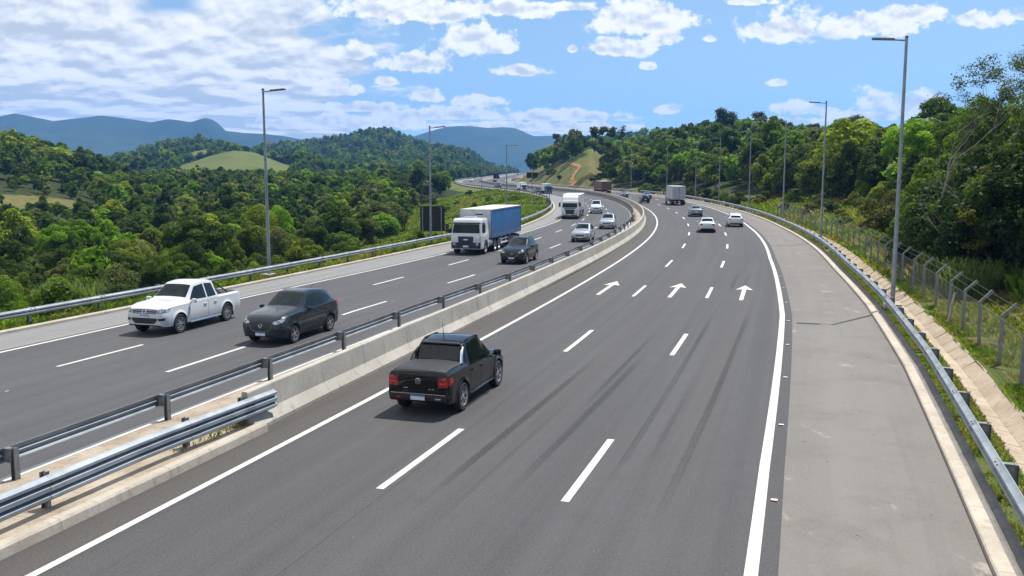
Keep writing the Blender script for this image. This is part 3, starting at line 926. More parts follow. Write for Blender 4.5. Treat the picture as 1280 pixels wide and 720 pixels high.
class Shell:
    """closed car body: lofted sections with real wheel arches"""
    def __init__(self, st, wheels, r_arch, sill=0.22, flare=0.025, smooth=True, zw=None):
        st = sorted(st); S = np.array(st, float)
        xs = np.unique(np.concatenate([S[:, 0]] + [np.linspace(S[i, 0], S[i + 1, 0], max(2, int((S[i + 1, 0] - S[i, 0]) / 0.07) + 1)) for i in range(len(S) - 1)]
                                      + [np.linspace(w - r_arch, w + r_arch, 25) for w in wheels]))
        xs = xs[(xs >= S[0, 0]) & (xs <= S[-1, 0])]
        keep = [xs[0]]
        for x in xs[1:]:
            if x - keep[-1] > 0.006: keep.append(x)
        xs = np.array(keep)
        f = [np.interp(xs, S[:, 0], S[:, k]) for k in range(1, S.shape[1])]
        g = [pchip(S[:, 0], S[:, k], xs) for k in range(1, S.shape[1])]
        zbelt, ztop, wl, wm, wb, wt = g[0], f[1] * 0.5 + g[1] * 0.5, g[2], g[3], g[4], g[5]
        zend = g[6] if len(g) > 6 else np.full(len(xs), sill)
        zw = zw or 0.36
        V = []; F = []; n = None
        for i, x in enumerate(xs):
            zb = max(sill, zend[i])
            for w in wheels:
                dx = abs(x - w)
                if dx < r_arch: zb = max(zb, zw + math.sqrt(r_arch ** 2 - dx * dx))
            zb = min(zb, zbelt[i] - 0.05)
            def wid(z):
                y = np.interp(z, [0.15, 0.32, 0.62, 0.8, zbelt[i]], [wl[i] - 0.03, wl[i], wm[i], wm[i] - 0.005, wb[i]]) if zbelt[i] > 0.8 else np.interp(z, [0.15, 0.32, min(0.6, zbelt[i] - 0.1), zbelt[i]], [wl[i] - 0.03, wl[i], wm[i], wb[i]])
                for w in wheels:
                    r = math.hypot(x - w, z - zw)
                    if r < r_arch + 0.12 and z > zw - 0.2:
                        q = max(0.0, 1 - max(0.0, r - r_arch) / 0.12); y = y + flare * q * q * (3 - 2 * q)
                return float(y)
            sec = [(0, zb), (wid(zb) * 0.6, zb), (wid(zb) - 0.025, zb), (wid(zb + 0.02), zb + 0.02)]
            for t in (0.14, 0.28, 0.42, 0.56, 0.70, 0.84, 0.95):
                z = zb + 0.02 + t * (zbelt[i] - zb - 0.02); sec.append((wid(z), z))
            zt, w1 = ztop[i], wt[i]
            hh = zt - zbelt[i]
            r = min(0.07, max(0.012, hh * 0.35))
            sec.append((wb[i], zbelt[i]))
            for t in (0.08, 0.3, 0.55, 0.8):
                sec.append((wb[i] + (w1 - wb[i]) * t, zbelt[i] + (hh - r) * t))
            sec += [(w1, zt - r), (w1 - r * 0.35, zt - r * 0.3), (w1 - r * 1.1, zt), (w1 * 0.66, zt + 0.016), (w1 * 0.33, zt + 0.026), (0, zt + 0.03)]
            full = sec + [(-y, z) for y, z in sec[-2:0:-1]]
            n = len(full)
            V += [(x, y, z) for y, z in full]
        for i in range(len(xs) - 1):
            for k in range(n):
                F.append((i * n + k, (i + 1) * n + k, (i + 1) * n + (k + 1) % n, i * n + (k + 1) % n))
        m = len(xs)
        def cap(i):
            # quads between mirrored points
            a = i * n
            half = n // 2
            out = []
            for k in range(half):
                k1, k2 = k, k + 1
                m1, m2 = (n - k1) % n, (n - k2) % n
                q = [a + k1, a + k2, a + m2, a + m1]
                q = list(dict.fromkeys(q))
                if len(q) > 2: out.append(tuple(q))
            return out
        F += cap(0) + [t[::-1] for t in cap(m - 1)]
        self.V, self.F = V, F
        self.bvh = BVHTree.FromPolygons([Vector(v) for v in V], F)
        self.L0, self.L1 = xs[0], xs[-1]

    def build(self, name, mat, parent, angle=28):
        mi = []
        for f in self.F:
            a, b, c = (Vector(self.V[f[i]]) for i in (0, 1, 2))
            nz = (b - a).cross(c - a)
            nz = nz.normalized().z if nz.length > 0 else 0
            zc = sum(self.V[i][2] for i in f) / len(f)
            yc = sum(abs(self.V[i][1]) for i in f) / len(f)
            mi.append(1 if (abs(nz) > 0.3 and zc < 0.85 and all(self._low(i) for i in f)) else 0)
        me = raw_mesh(name, self.V, self.F, [mat, MAT['under']], mi, True)
        bm = bmesh.new(); bm.from_mesh(me); bmesh.ops.recalc_face_normals(bm, faces=bm.faces); bm.to_mesh(me); bm.free()
        smooth_angle(me, angle)
        return link_mesh(name, me, parent)

    def _low(self, i):
        n = 40
        k = i % self._n() 
        return k <= 2 or k >= self._n() - 2

    def _n(self):
        if not hasattr(self, '_nn'):
            x0 = self.V[0][0]; self._nn = next((j for j, v in enumerate(self.V) if abs(v[0] - x0) > 1e-9), len(self.V))
        return self._nn

    def patch(self, poly, axis, off=0.006, cell=0.09, depth=None):
        """polygon in the plane seen along axis, laid onto the body; returns verts, faces"""
        bm = bmesh.new()
        vs = [bm.verts.new((p[0], p[1], 0)) for p in poly]
        bm.faces.new(vs)
        for ax in (0, 1):
            lo = min(p[ax] for p in poly); hi = max(p[ax] for p in poly)
            k = int((hi - lo) / cell)
            for j in range(1, k + 1):
                c = lo + (hi - lo) * j / (k + 1)
                co = (c, 0, 0) if ax == 0 else (0, c, 0); no = (1, 0, 0) if ax == 0 else (0, 1, 0)
                bmesh.ops.bisect_plane(bm, geom=bm.verts[:] + bm.edges[:] + bm.faces[:], plane_co=co, plane_no=no)
        D = {'right': Vector((0, 1, 0)), 'left': Vector((0, -1, 0)), 'front': Vector((-1, 0, 0)), 'rear': Vector((1, 0, 0)), 'top': Vector((0, 0, -1))}[axis]
        bm.verts.index_update()
        out = []; ok = []
        for v in bm.verts:
            a, b = v.co.x, v.co.y
            if axis in ('right', 'left'): o = Vector((a, -5 if axis == 'right' else 5, b))
            elif axis in ('front', 'rear'): o = Vector((6 if axis == 'front' else -6, a, b))
            else: o = Vector((a, b, 5))
            h = self.bvh.ray_cast(o, D)
            if h[0] is None or (depth is not None and (h[0] - o).length > depth):
                out.append(o); ok.append(False)
            else:
                out.append(h[0] - D * off); ok.append(True)
        fs = [[v.index for v in f.verts] for f in bm.faces]
        bm.free()
        fs = [f for f in fs if all(ok[i] for i in f)]
        res = []
        for f in fs:
            a, b, c = out[f[0]], out[f[1]], out[f[2]]
            if (b - a).cross(c - a).dot(D) > 0: f = f[::-1]
            res.append(f)
        used = sorted({i for f in res for i in f}); mp = {j: i for i, j in enumerate(used)}
        return [out[j] for j in used], [[mp[i] for i in f] for f in res]

    def part(self, name, poly, axis, mat, parent, off=0.006, cell=0.09):
        v, f = self.patch(poly, axis, off, cell)
        if not f: return None
        return link_mesh(name, raw_mesh(name, v, f, [mat], None, True), parent)


WHEELS = {}
def wheel_mesh(R, w, spokes=5, far=False, rim_k=0.68):
    key = (R, w, spokes, far)
    if key in WHEELS: return WHEELS[key]
    h = w / 2; r = R * rim_k
    t = MB().lathe([(r, -h * 0.9), (R * 0.93, -h), (R * 0.985, -h * 0.8), (R, -h * 0.4), (R, h * 0.4), (R * 0.985, h * 0.8), (R * 0.93, h), (r, h * 0.9)], 'y', 14 if far else 28)
    tm = t.mesh('tyre', [MAT['rubber']], True, 50)
    m = MB()
    # outside is +y
    m.lathe([(r * 1.0, h * 0.95), (r * 0.93, h * 0.9), (r * 0.9, h * 0.45), (r * 0.9, -h * 0.2)], 'y', 14 if far else 28)
    m.lathe([(r * 0.9, h * 0.1), (0.001, h * 0.1)], 'y', 16, 1)
    m.lathe([(r * 0.26, h * 0.55), (r * 0.24, h * 0.82), (0.001, h * 0.85)], 'y', 12)
    for k in range(spokes):
        a = 2 * PI * k / spokes
        for da in (-0.13, 0.13):
            ca, sa = math.cos(a + da), math.sin(a + da); ca2, sa2 = math.cos(a + da * 1.5), math.sin(a + da * 1.5)
            p0 = Vector((r * 0.2 * ca, h * 0.74, r * 0.2 * sa)); p1 = Vector((r * 0.93 * ca2, h * 0.84, r * 0.93 * sa2))
            tgt = Vector((-sa, 0, ca)) * r * 0.075; dp = Vector((0, -h * 0.35, 0))
            vs = [p0 - tgt, p0 + tgt, p1 + tgt, p1 - tgt]; vs += [q + dp for q in vs]
            m.add(vs, [(0, 1, 2, 3), (0, 4, 5, 1), (1, 5, 6, 2), (2, 6, 7, 3), (3, 7, 4, 0)])
    rm = m.mesh('rim', [MAT['alloy'], MAT['under']], True, 30)
    WHEELS[key] = (tm, rm)
    return WHEELS[key]


def truck_wheel_mesh(R, w):
    key = ('t', R, w)
    if key in WHEELS: return WHEELS[key]
    h = w / 2; r = R * 0.6
    tm = MB().lathe([(r, -h * 0.9), (R * 0.93, -h), (R, -h * 0.7), (R, h * 0.7), (R * 0.93, h), (r, h * 0.9)], 'y', 26).mesh('tyre', [MAT['rubber']], True, 50)
    m = MB().lathe([(r, h * 0.95), (r * 0.9, h * 0.8), (r * 0.85, h * 0.35), (r * 0.5, h * 0.2), (r * 0.45, h * 0.75), (0.001, h * 0.78)], 'y', 26)
    for k in range(8):
        a = 2 * PI * k / 8
        m.lathe([(0.03, h * 0.2), (0.03, h * 0.36), (0.001, h * 0.37)], 'y', 6, 1, (r * 0.67 * math.cos(a), 0, r * 0.67 * math.sin(a)))
    rm = m.mesh('rim', [MAT['steel_wheel'], MAT['under']], True, 35)
    WHEELS[key] = (tm, rm)
    return WHEELS[key]


def add_wheels(root, xs, ytrack, R, w, spokes=5, far=False, truck=False, dual=()):
    tm, rm = truck_wheel_mesh(R, w) if truck else wheel_mesh(R, w, spokes, far)
    for x in xs:
        for sd in (-1, 1):
            e = empty('wheel', (x, sd * ytrack, R)); e.parent = root
            if sd < 0: e.rotation_euler = (0, 0, PI)
            t = link_mesh('tyre', tm, e); r = link_mesh('rim', rm, e)


def mirrorp(poly): return [(-a, b) for a, b in poly]


def rounded(poly, k=0.18, n=3):
    """cut the corners of a polygon"""
    out = []
    N = len(poly)
    for i in range(N):
        p0, p1, p2 = Vector(poly[i - 1]), Vector(poly[i]), Vector(poly[(i + 1) % N])
        r = min((p0 - p1).length, (p2 - p1).length) * k
        a = p1 + (p0 - p1).normalized() * r; b = p1 + (p2 - p1).normalized() * r
        for j in range(n + 1):
            t = j / n
            q = a * (1 - t) ** 2 + p1 * 2 * t * (1 - t) + b * t * t
            out.append((q.x, q.y))
    return out


def rect(cx, cy, w, h): return [(cx - w / 2, cy - h / 2), (cx + w / 2, cy - h / 2), (cx + w / 2, cy + h / 2), (cx - w / 2, cy + h / 2)]


def mirror_part(root, x, y, z, mat, sd, sc=1.0):
    m = MB()
    m.box((x, sd * (y + 0.12 * sc), z), (0.11 * sc, 0.19 * sc, 0.14 * sc), 0, sd * -0.25, 0.04 * sc)
    m.tube([(x + 0.02, sd * (y - 0.03), z - 0.07), (x, sd * (y + 0.08), z - 0.04)], 0.025, 6, 1)
    o = m.build('door_mirror', [mat, MAT['plastic']], root, True)
    return o


def badge(root, sh, y, z, r, axis, kind):
    """small round emblem: ring with strokes, lying on the nose or tail"""
    m = MB()
    def P(a, b):
        o = Vector((6 if axis == 'front' else -6, y + a, z + b)); D = Vector((-1 if axis == 'front' else 1, 0, 0))
        h = sh.bvh.ray_cast(o, D)
        return (h[0] if h[0] else Vector((sh.L1, y + a, z + b))) - D * 0.02
    N = 20
    m.tube([P(r * math.cos(2 * PI * k / N), r * math.sin(2 * PI * k / N)) for k in range(N + 1)], r * 0.11, 5)
    strokes = {'vw': [[(-.5, .75), (-.22, .1), (0, .55), (.22, .1), (.5, .75)], [(-.85, .3), (-.45, -.75), (0, .0), (.45, -.75), (.85, .3)]],
               'wing': [[(-.95, .1), (-.5, .15), (0, -.35), (.5, .15), (.95, .1)]],
               'bar': [[(-.55, .35), (.55, .35)], [(-.55, 0), (.55, 0)], [(-.55, -.35), (.55, -.35)]], 'plain': []}[kind]
    for s in strokes: m.tube([P(a * r, b * r) for a, b in s], r * 0.10, 5)
    return m.build('emblem', [MAT['chrome']], root)


def seat_rows(root, xs, z, w=0.5):
    pass


def finish_sides(root, sh, doors, windows, handles, mat, glass):
    """doors: polygons (x,z); each with its window and handle as sub-parts"""
    for axis in ('right', 'left'):
        sd = -1 if axis == 'right' else 1
        for i, d in enumerate(doors):
            dv, df = sh.patch(d, axis, 0.002, 0.1)
            gap = sh.part('door', grow(d, 0.005), axis, MAT['seam'], root, 0.0015, 0.12)
            dr = sh.part('panel', d, axis, mat, gap, 0.004, 0.12)
            if i < len(windows): sh.part('window', windows[i], axis, glass, gap, 0.008, 0.12)
            if i < len(handles) and gap:
                hx, hz = handles[i]
                h = sh.bvh.ray_cast(Vector((hx, 5 * sd, hz)), Vector((0, -sd, 0)))
                if h[0]:
                    MB().box((hx, h[0].y + sd * 0.03, hz), (0.20, 0.035, 0.035), 0, 0, 0.01).build('handle', [mat], gap)
        for w in windows[len(doors):]:
            sh.part('window', w, axis, glass, root, 0.008, 0.12)


def grow(poly, d):
    c = Vector((sum(p[0] for p in poly) / len(poly), sum(p[1] for p in poly) / len(poly)))
    out = []
    for p in poly:
        v = Vector(p) - c
        q = c + v * (1 + d / max(0.2, v.length) * 1.4); out.append((q.x, q.y))
    return out


# --- two box SUV / hatchback (nominal 4.50 x 1.84 x 1.66)
def hatch(root, body, L=4.5, H=1.66, W=1.84, glass='glass', face='dark', emblem='wing', detail=True, rear='suv', roof_rails=False, cladding=True, grille=True):
    kx, kz, ky = L / 4.5, H / 1.66, W / 1.84
    def X(a): return a * kx
    def Z(a): return a * kz
    st = [(-2.14, .86, .95, .60, .66, .62, .56, .46), (-2.10, .95, 1.04, .76, .82, .78, .68, .38), (-2.02, 1.05, 1.14, .83, .88, .84, .69, .32), (-1.94, 1.08, 1.22, .85, .90, .85, .675, .28),
          (-1.72, 1.08, 1.44, .85, .91, .86, .595, .26), (-1.60, 1.08, 1.51, .85, .91, .86, .61, .26), (-1.1, 1.06, 1.61, .85, .91, .865, .635, .26), (-0.5, 1.04, 1.655, .85, .905, .865, .64, .26), (-0.06, 1.03, 1.62, .85, .905, .865, .625, .26),
          (0.80, 1.02, 1.155, .85, .905, .86, .735, .26), (0.90, 1.015, 1.135, .85, .905, .855, .76, .26), (1.6, .98, 1.065, .84, .90, .83, .745, .26), (1.95, .92, 1.0, .81, .875, .785, .69, .28), (2.12, .84, .91, .75, .81, .71, .61, .30), (2.21, .74, .80, .64, .68, .60, .50, .33), (2.25, .62, .66, .52, .56, .48, .40, .40)]
    st = [(a * kx, b * kz, c * kz, d * ky, e * ky, f * ky, g * ky, h) for a, b, c, d, e, f, g, h in st]
    R = 0.345; wx = [X(1.36), X(-1.32)]
    sh = Shell(st, wx, R + 0.05, 0.24, 0.02, zw=R)
    sh.build('body', body, root)
    add_wheels(root, wx, W / 2 - 0.13, R, 0.22, 5, not detail)
    G = MAT[glass]
    S = lambda poly: [(X(a), Z(b)) for a, b in poly]
    wins = [S([(0.50, 1.10), (-0.10, 1.52), (-0.44, 1.55), (-0.44, 1.10)]), S([(-0.52, 1.10), (-0.52, 1.55), (-1.04, 1.52), (-1.24, 1.14)]), S([(-1.31, 1.18), (-1.14, 1.48), (-1.36, 1.42), (-1.55, 1.26)])]
    doors = [S([(0.66, 1.05), (0.86, .66), (0.84, .38), (-0.46, .38), (-0.48, 1.04)]), S([(-0.50, 1.04), (-0.48, .38), (-0.84, .38), (-0.96, .64), (-1.10, .84), (-1.18, 1.05)])]
    finish_sides(root, sh, doors, wins, [(X(-0.32), Z(.91)), (X(-1.02), Z(.94))], body, G)
    T = lambda poly: [(X(a), b * ky) for a, b in poly]
    sh.part('windscreen', rounded(T([(0.72, .66), (0.02, .56), (0.02, -.56), (0.72, -.66)]), 0.1), 'top', MAT['glass_light'] if glass == 'glass_light' else G, root, 0.006)
    Fp = lambda poly: [(a * ky, Z(b)) for a, b in poly]
    sh.part('rear_window', rounded(Fp([(-.58, 1.19), (.58, 1.19), (.52, 1.42), (-.52, 1.42)]), 0.12), 'rear', G, root, 0.008)
    hl = [(.46, .79), (.60, .75), (.80, .81), (.82, .93), (.70, .91), (.52, .85)]
    for sd in (1, -1):
        q = [(sd * a, b) for a, b in hl]
        lamp = sh.part('headlight', Fp(q), 'front', MAT['lamp_clear'], root, 0.008, 0.05)
        if lamp and detail:
            sh.part('projector', [(sd * .66 * ky + 0.05 * math.cos(t), Z(.835) + 0.035 * math.sin(t)) for t in np.linspace(0, 2 * PI, 10)[:-1]], 'front', MAT['lamp_dark'], lamp, 0.014, 0.05)
        tl = [(.56, .90), (.80, .94), (.86, 1.06), (.76, 1.10), (.58, 1.02)]
        sh.part('tail_light', Fp([(sd * a, b) for a, b in tl]), 'rear', MAT['lamp_red'], root, 0.01, 0.06)
        sh.part('tail_light', S([(-2.08, .90), (-1.78, .99), (-1.84, 1.06), (-2.02, 1.08)]), 'right' if sd < 0 else 'left', MAT['lamp_red'], root, 0.008, 0.08)
    if grille:
        gp = {'wing': [(-.45, .78), (-.38, .58), (-.22, .50), (.22, .50), (.38, .58), (.45, .78), (.30, .82), (-.30, .82)],
              'slim': [(-.46, .74), (-.40, .62), (.40, .62), (.46, .74)]}['wing' if face == 'dark' else 'slim']
        gr = sh.part('grille', rounded(Fp(gp), 0.2), 'front', MAT['plastic'], root, 0.007, 0.05)
        if detail:
            m = MB()
            pts = [Vector(p) for p in sh.patch(Fp([(-.46, .76), (-.38, .57), (-.22, .49), (.22, .49), (.38, .57), (.46, .76)]), 'front', 0.012, 3)[0]]
            pts.sort(key=lambda p: p.y)
            m.tube(pts, 0.007, 5); m.build('grille_trim', [MAT['steel_wheel']], root)
            if gr: badge(gr, sh, 0, Z(.70), 0.075, 'front', emblem)
    sh.part('lower_intake', Fp([(-.62, .40), (-.5, .30), (.5, .30), (.62, .40)]), 'front', MAT['plastic'], root, 0.007, 0.05)
    for sd in (1, -1):
        sh.part('fog_lamp', Fp([(sd * .60, .50), (sd * .78, .52), (sd * .76, .42), (sd * .62, .40)]), 'front', MAT['plastic'], root, 0.007, 0.05)
        mirror_part(root, X(0.50), W / 2 - 0.02, Z(1.11), body, sd)
    x0 = sh.bvh.ray_cast(Vector((6, 0, .43)), Vector((-1, 0, 0)))[0].x
    pl = MB().box((x0 + 0.02, 0, .45), (0.02, 0.40, 0.13), 0).box((x0 + 0.031, 0, .50), (0.004, 0.40, 0.03), 1).build('number_plate', [MAT['plate'], MAT['plate_blue']], root)
    x1 = sh.bvh.ray_cast(Vector((-6, 0, .72)), Vector((1, 0, 0)))[0].x
    MB().box((x1 - 0.03, 0, Z(.74)), (0.02, 0.40, 0.13), 0).build('number_plate', [MAT['plate']], root)
    sh.part('rear_bumper', Fp([(-.72, .50), (-.70, .36), (.70, .36), (.72, .50)]), 'rear', MAT['plastic'], root, 0.008, 0.1)
    if cladding:
        for axis in ('right', 'left'):
            sh.part('sill_trim', S([(0.92, .36), (0.90, .25), (-.88, .25), (-.90, .36)]), axis, MAT['plastic'], root, 0.009, 0.15)
    if roof_rails:
        for sd in (1, -1):
            MB().tube([(X(0.05), sd * .60 * ky, Z(1.60)), (X(-0.1), sd * .605 * ky, Z(1.675)), (X(-1.3), sd * .60 * ky, Z(1.655)), (X(-1.5), sd * .585 * ky, Z(1.58))], 0.016, 6).build('roof_rail', [MAT['plastic']], root)
    if detail:
        MB().tube([(X(-1.45), 0.0, Z(1.59)), (X(-1.62), 0.0, Z(1.72))], [0.02, 0.006], 5).build('aerial', [MAT['plastic']], root)
        for yy in (0.35, -0.22):
            MB().tube([(X(0.75), yy, Z(1.17)), (X(0.62), yy + 0.45 if yy < 0 else yy - 0.55, Z(1.25))], 0.012, 4).build('wiper', [MAT['plastic']], root)
    return sh


# --- three box saloon (nominal 4.45 x 1.76 x 1.48)
def saloon(root, body, L=4.45, H=1.48, W=1.76, detail=False):
    kx, kz, ky = L / 4.45, H / 1.48, W / 1.76
    st = [(-2.22, .80, .86, .58, .64, .60, .52, .42), (-2.17, .88, .96, .72, .78, .74, .64, .33), (-2.05, .93, 1.03, .80, .85, .80, .68, .26), (-1.55, .95, 1.065, .82, .87, .82, .70, .2), (-1.42, .95, 1.09, .82, .87, .82, .69, .2),
          (-0.85, .94, 1.415, .82, .87, .82, .575, .2), (-0.3, .93, 1.46, .82, .87, .82, .60, .2), (0.2, .92, 1.43, .82, .87, .82, .59, .2), (1.0, .90, .99, .82, .87, .81, .71, .2), (1.6, .84, .92, .81, .86, .78, .70, .2), (1.95, .76, .84, .78, .83, .73, .64, .22),
          (2.12, .68, .75, .70, .76, .66, .55, .26), (2.22, .56, .60, .54, .58, .5, .4, .34)]
    st = [(a * kx, b * kz, c * kz, d * ky, e * ky, f * ky, g * ky, h) for a, b, c, d, e, f, g, h in st]
    R = 0.32; wx = [1.34 * kx, -1.26 * kx]
    sh = Shell(st, wx, R + 0.045, 0.2, 0.015, zw=R)
    sh.build('body', body, root)
    add_wheels(root, wx, W / 2 - 0.12, R, 0.2, 5, not detail)
    G = MAT['glass']
    S = lambda p: [(a * kx, b * kz) for a, b in p]
    Fp = lambda p: [(a * ky, b * kz) for a, b in p]
    finish_sides(root, sh, [S([(.8, .93), (.84, .55), (.8, .32), (-.3, .32), (-.32, .92)]), S([(-.34, .92), (-.32, .32), (-.82, .32), (-.92, .55), (-1.1, .92)])],
                 [S([(.72, .985), (.18, 1.36), (-.28, 1.385), (-.28, .985)]), S([(-.35, .985), (-.35, 1.385), (-.78, 1.36), (-1.12, 1.02)])], [(-.16 * kx, .82 * kz), (-.95 * kx, .84 * kz)], body, G)
    T = lambda p: [(a * kx, b * ky) for a, b in p]
    sh.part('windscreen', T([(.9, .63), (.28, .53), (.28, -.53), (.9, -.63)]), 'top', G, root)
    sh.part('rear_window', T([(-1.36, .60), (-.94, .51), (-.94, -.51), (-1.36, -.60)]), 'top', G, root)
    for sd in (1, -1):
        sh.part('headlight', Fp([(sd * a, b) for a, b in [(.42, .66), (.62, .62), (.76, .68), (.78, .78), (.5, .74)]]), 'front', MAT['lamp_clear'], root, 0.008, 0.06)
        sh.part('tail_light', Fp([(sd * a, b) for a, b in [(.44, .80), (.72, .76), (.78, .90), (.7, .95), (.46, .92)]]), 'rear', MAT['lamp_red'], root, 0.01, 0.06)
        mirror_part(root, .68 * kx, W / 2 - .02, .98 * kz, body, sd)
    sh.part('grille', Fp([(-.42, .68), (-.36, .56), (.36, .56), (.42, .68)]), 'front', MAT['plastic'], root, 0.008, 0.06)
    sh.part('lower_intake', Fp([(-.6, .40), (-.5, .28), (.5, .28), (.6, .40)]), 'front', MAT['plastic'], root, 0.008, 0.06)
    sh.part('rear_bumper', Fp([(-.66, .46), (-.64, .34), (.64, .34), (.66, .46)]), 'rear', MAT['plastic'], root, 0.008, 0.1)
    x1 = sh.bvh.ray_cast(Vector((-6, 0, .7 * kz)), Vector((1, 0, 0)))[0].x
    MB().box((x1 - 0.03, 0, .68 * kz), (0.02, 0.40, 0.13)).build('number_plate', [MAT['plate']], root)
    x0 = sh.bvh.ray_cast(Vector((6, 0, .43)), Vector((-1, 0, 0)))[0].x
    MB().box((x0 + 0.03, 0, .46), (0.02, 0.40, 0.13)).build('number_plate', [MAT['plate']], root)
    return sh


# --- double cab pickup
def pickup(root, body, kind, L=5.2, H=1.80, W=1.93):
    kx, kz, ky = L / 5.2, H / 1.80, W / 1.93
    if kind == 'white':
        st = [(-2.60, .92, .99, .72, .78, .78, .70, .5), (-2.56, 1.04, 1.10, .84, .90, .87, .80, .48), (-2.40, 1.06, 1.125, .88, .93, .90, .83, .42), (-1.05, 1.06, 1.125, .90, .935, .905, .83, .3), (-1.0, 1.06, 1.14, .90, .935, .905, .80, .3),
              (-0.90, 1.06, 1.70, .90, .935, .905, .655, .3), (-0.78, 1.06, 1.745, .90, .935, .905, .66, .3), (-0.2, 1.05, 1.785, .90, .935, .905, .675, .3), (0.30, 1.04, 1.745, .90, .935, .905, .66, .3), (0.42, 1.04, 1.70, .90, .935, .905, .655, .3),
              (1.10, 1.06, 1.21, .90, .935, .90, .80, .3), (1.20, 1.06, 1.19, .90, .935, .90, .81, .3), (1.9, 1.05, 1.155, .89, .93, .885, .80, .3), (2.28, 1.02, 1.11, .87, .91, .84, .75, .34), (2.44, .97, 1.06, .83, .87, .79, .71, .36), (2.54, .90, .98, .77, .81, .75, .67, .38), (2.60, .74, .80, .69, .73, .69, .63, .44)]
        wheels = [1.66, -1.50]
    else:
        st = [(-2.60, .98, 1.07, .74, .80, .78, .70, .46), (-2.555, 1.12, 1.195, .85, .895, .865, .80, .42), (-2.38, 1.15, 1.23, .90, .93, .89, .82, .36), (-1.18, 1.15, 1.235, .90, .935, .895, .81, .28), (-1.12, 1.14, 1.25, .90, .935, .895, .79, .28),
              (-0.88, 1.12, 1.67, .90, .935, .895, .665, .28), (-0.72, 1.10, 1.73, .90, .935, .895, .675, .28), (-0.1, 1.06, 1.77, .90, .935, .89, .685, .28), (0.45, 1.03, 1.725, .90, .935, .885, .665, .28), (0.58, 1.03, 1.67, .90, .935, .885, .655, .28),
              (1.32, 1.01, 1.13, .90, .93, .87, .78, .28), (1.9, .97, 1.07, .89, .92, .84, .76, .28), (2.25, .90, .99, .86, .89, .78, .69, .32), (2.45, .80, .88, .78, .82, .70, .60, .36), (2.56, .70, .76, .66, .70, .60, .5, .38), (2.60, .62, .66, .56, .60, .52, .44, .42)]
        wheels = [1.62, -1.55]
    st = [(a * kx, b * kz, c * kz, d * ky, e * ky, f * ky, g * ky, h) for a, b, c, d, e, f, g, h in st]
    R = 0.385; wx = [w * kx for w in wheels]
    sh = Shell(st, wx, R + 0.06, 0.34 if kind == 'white' else 0.30, 0.035, zw=R)
    sh.build('body', body, root)
    add_wheels(root, wx, W / 2 - 0.135, R, 0.25, 6 if kind == 'white' else 5)
    S = lambda p: [(a * kx, b * kz) for a, b in p]
    Fp = lambda p: [(a * ky, b * kz) for a, b in p]
    T = lambda p: [(a * kx, b * ky) for a, b in p]
    G = MAT['glass']
    if kind == 'white':
        wins = [S([(.88, 1.16), (.38, 1.62), (-.16, 1.68), (-.16, 1.14)]), S([(-.25, 1.14), (-.25, 1.68), (-.76, 1.64), (-.84, 1.15)])]
        doors = [S([(1.02, 1.06), (1.06, .72), (1.02, .42), (-.18, .42), (-.2, 1.05)]), S([(-.22, 1.05), (-.2, .42), (-.86, .42), (-.92, .6), (-.93, 1.05)])]
        hd = [(-.02 * kx, .92 * kz), (-.72 * kx, .93 * kz)]
    else:
        wins = [S([(1.10, 1.10), (.55, 1.58), (.02, 1.66), (.02, 1.13)]), S([(-.07, 1.13), (-.07, 1.66), (-.62, 1.62), (-.80, 1.19)])]
        doors = [S([(1.20, 1.05), (1.22, .70), (1.18, .40), (.0, .40), (-.02, 1.08)]), S([(-.04, 1.08), (-.02, .40), (-.88, .40), (-.98, .7), (-.95, 1.09)])]
        hd = [(.16 * kx, .93 * kz), (-.70 * kx, .97 * kz)]
    finish_sides(root, sh, doors, wins, hd, body, G)
    ws = [(1.01, .73), (.46, .60), (.46, -.60), (1.01, -.73)] if kind == 'white' else [(1.24, .70), (.62, .585), (.62, -.585), (1.24, -.70)]
    sh.part('windscreen', rounded(T(ws), 0.08), 'top', MAT['glass_light'], root, 0.006)
    rw = [(-.62, 1.28), (.62, 1.28), (.58, 1.61), (-.58, 1.61)]
    sh.part('rear_window', rounded(Fp(rw), 0.1), 'rear', G, root, 0.01, 0.1)
    # bed cover: raised soft sheet over the bed
    x0, x1 = (-2.48, -1.08) if kind == 'white' else (-2.50, -1.16)
    zc = (1.125 if kind == 'white' else 1.18) * kz
    cv = MB()
    NX, NY = 16, 12
    vs = []; fs = []
    for i in range(NX + 1):
        for j in range(NY + 1):
            u, v = i / NX, j / NY * 2 - 1
            edge = min(1, min(u, 1 - u) * 12, (1 - abs(v)) * 9)
            vs.append(((x0 + (x1 - x0) * u) * kx, v * (.80 if kind == 'white' else .77) * ky, sh.bvh.ray_cast(Vector(((x0 + (x1 - x0) * u) * kx, v * (.80 if kind == 'white' else .77) * ky, 5)), Vector((0, 0, -1)))[0].z + 0.006 + 0.022 * edge + 0.003 * math.sin(u * 14) * (1 - v * v)))
    for i in range(NX):
        for j in range(NY):
            a = i * (NY + 1) + j; fs.append((a, a + NY + 1, a + NY + 2, a + 1))
    cv.add(vs, fs)
    cv.build('bed_cover', [MAT['tonneau']], root, True)
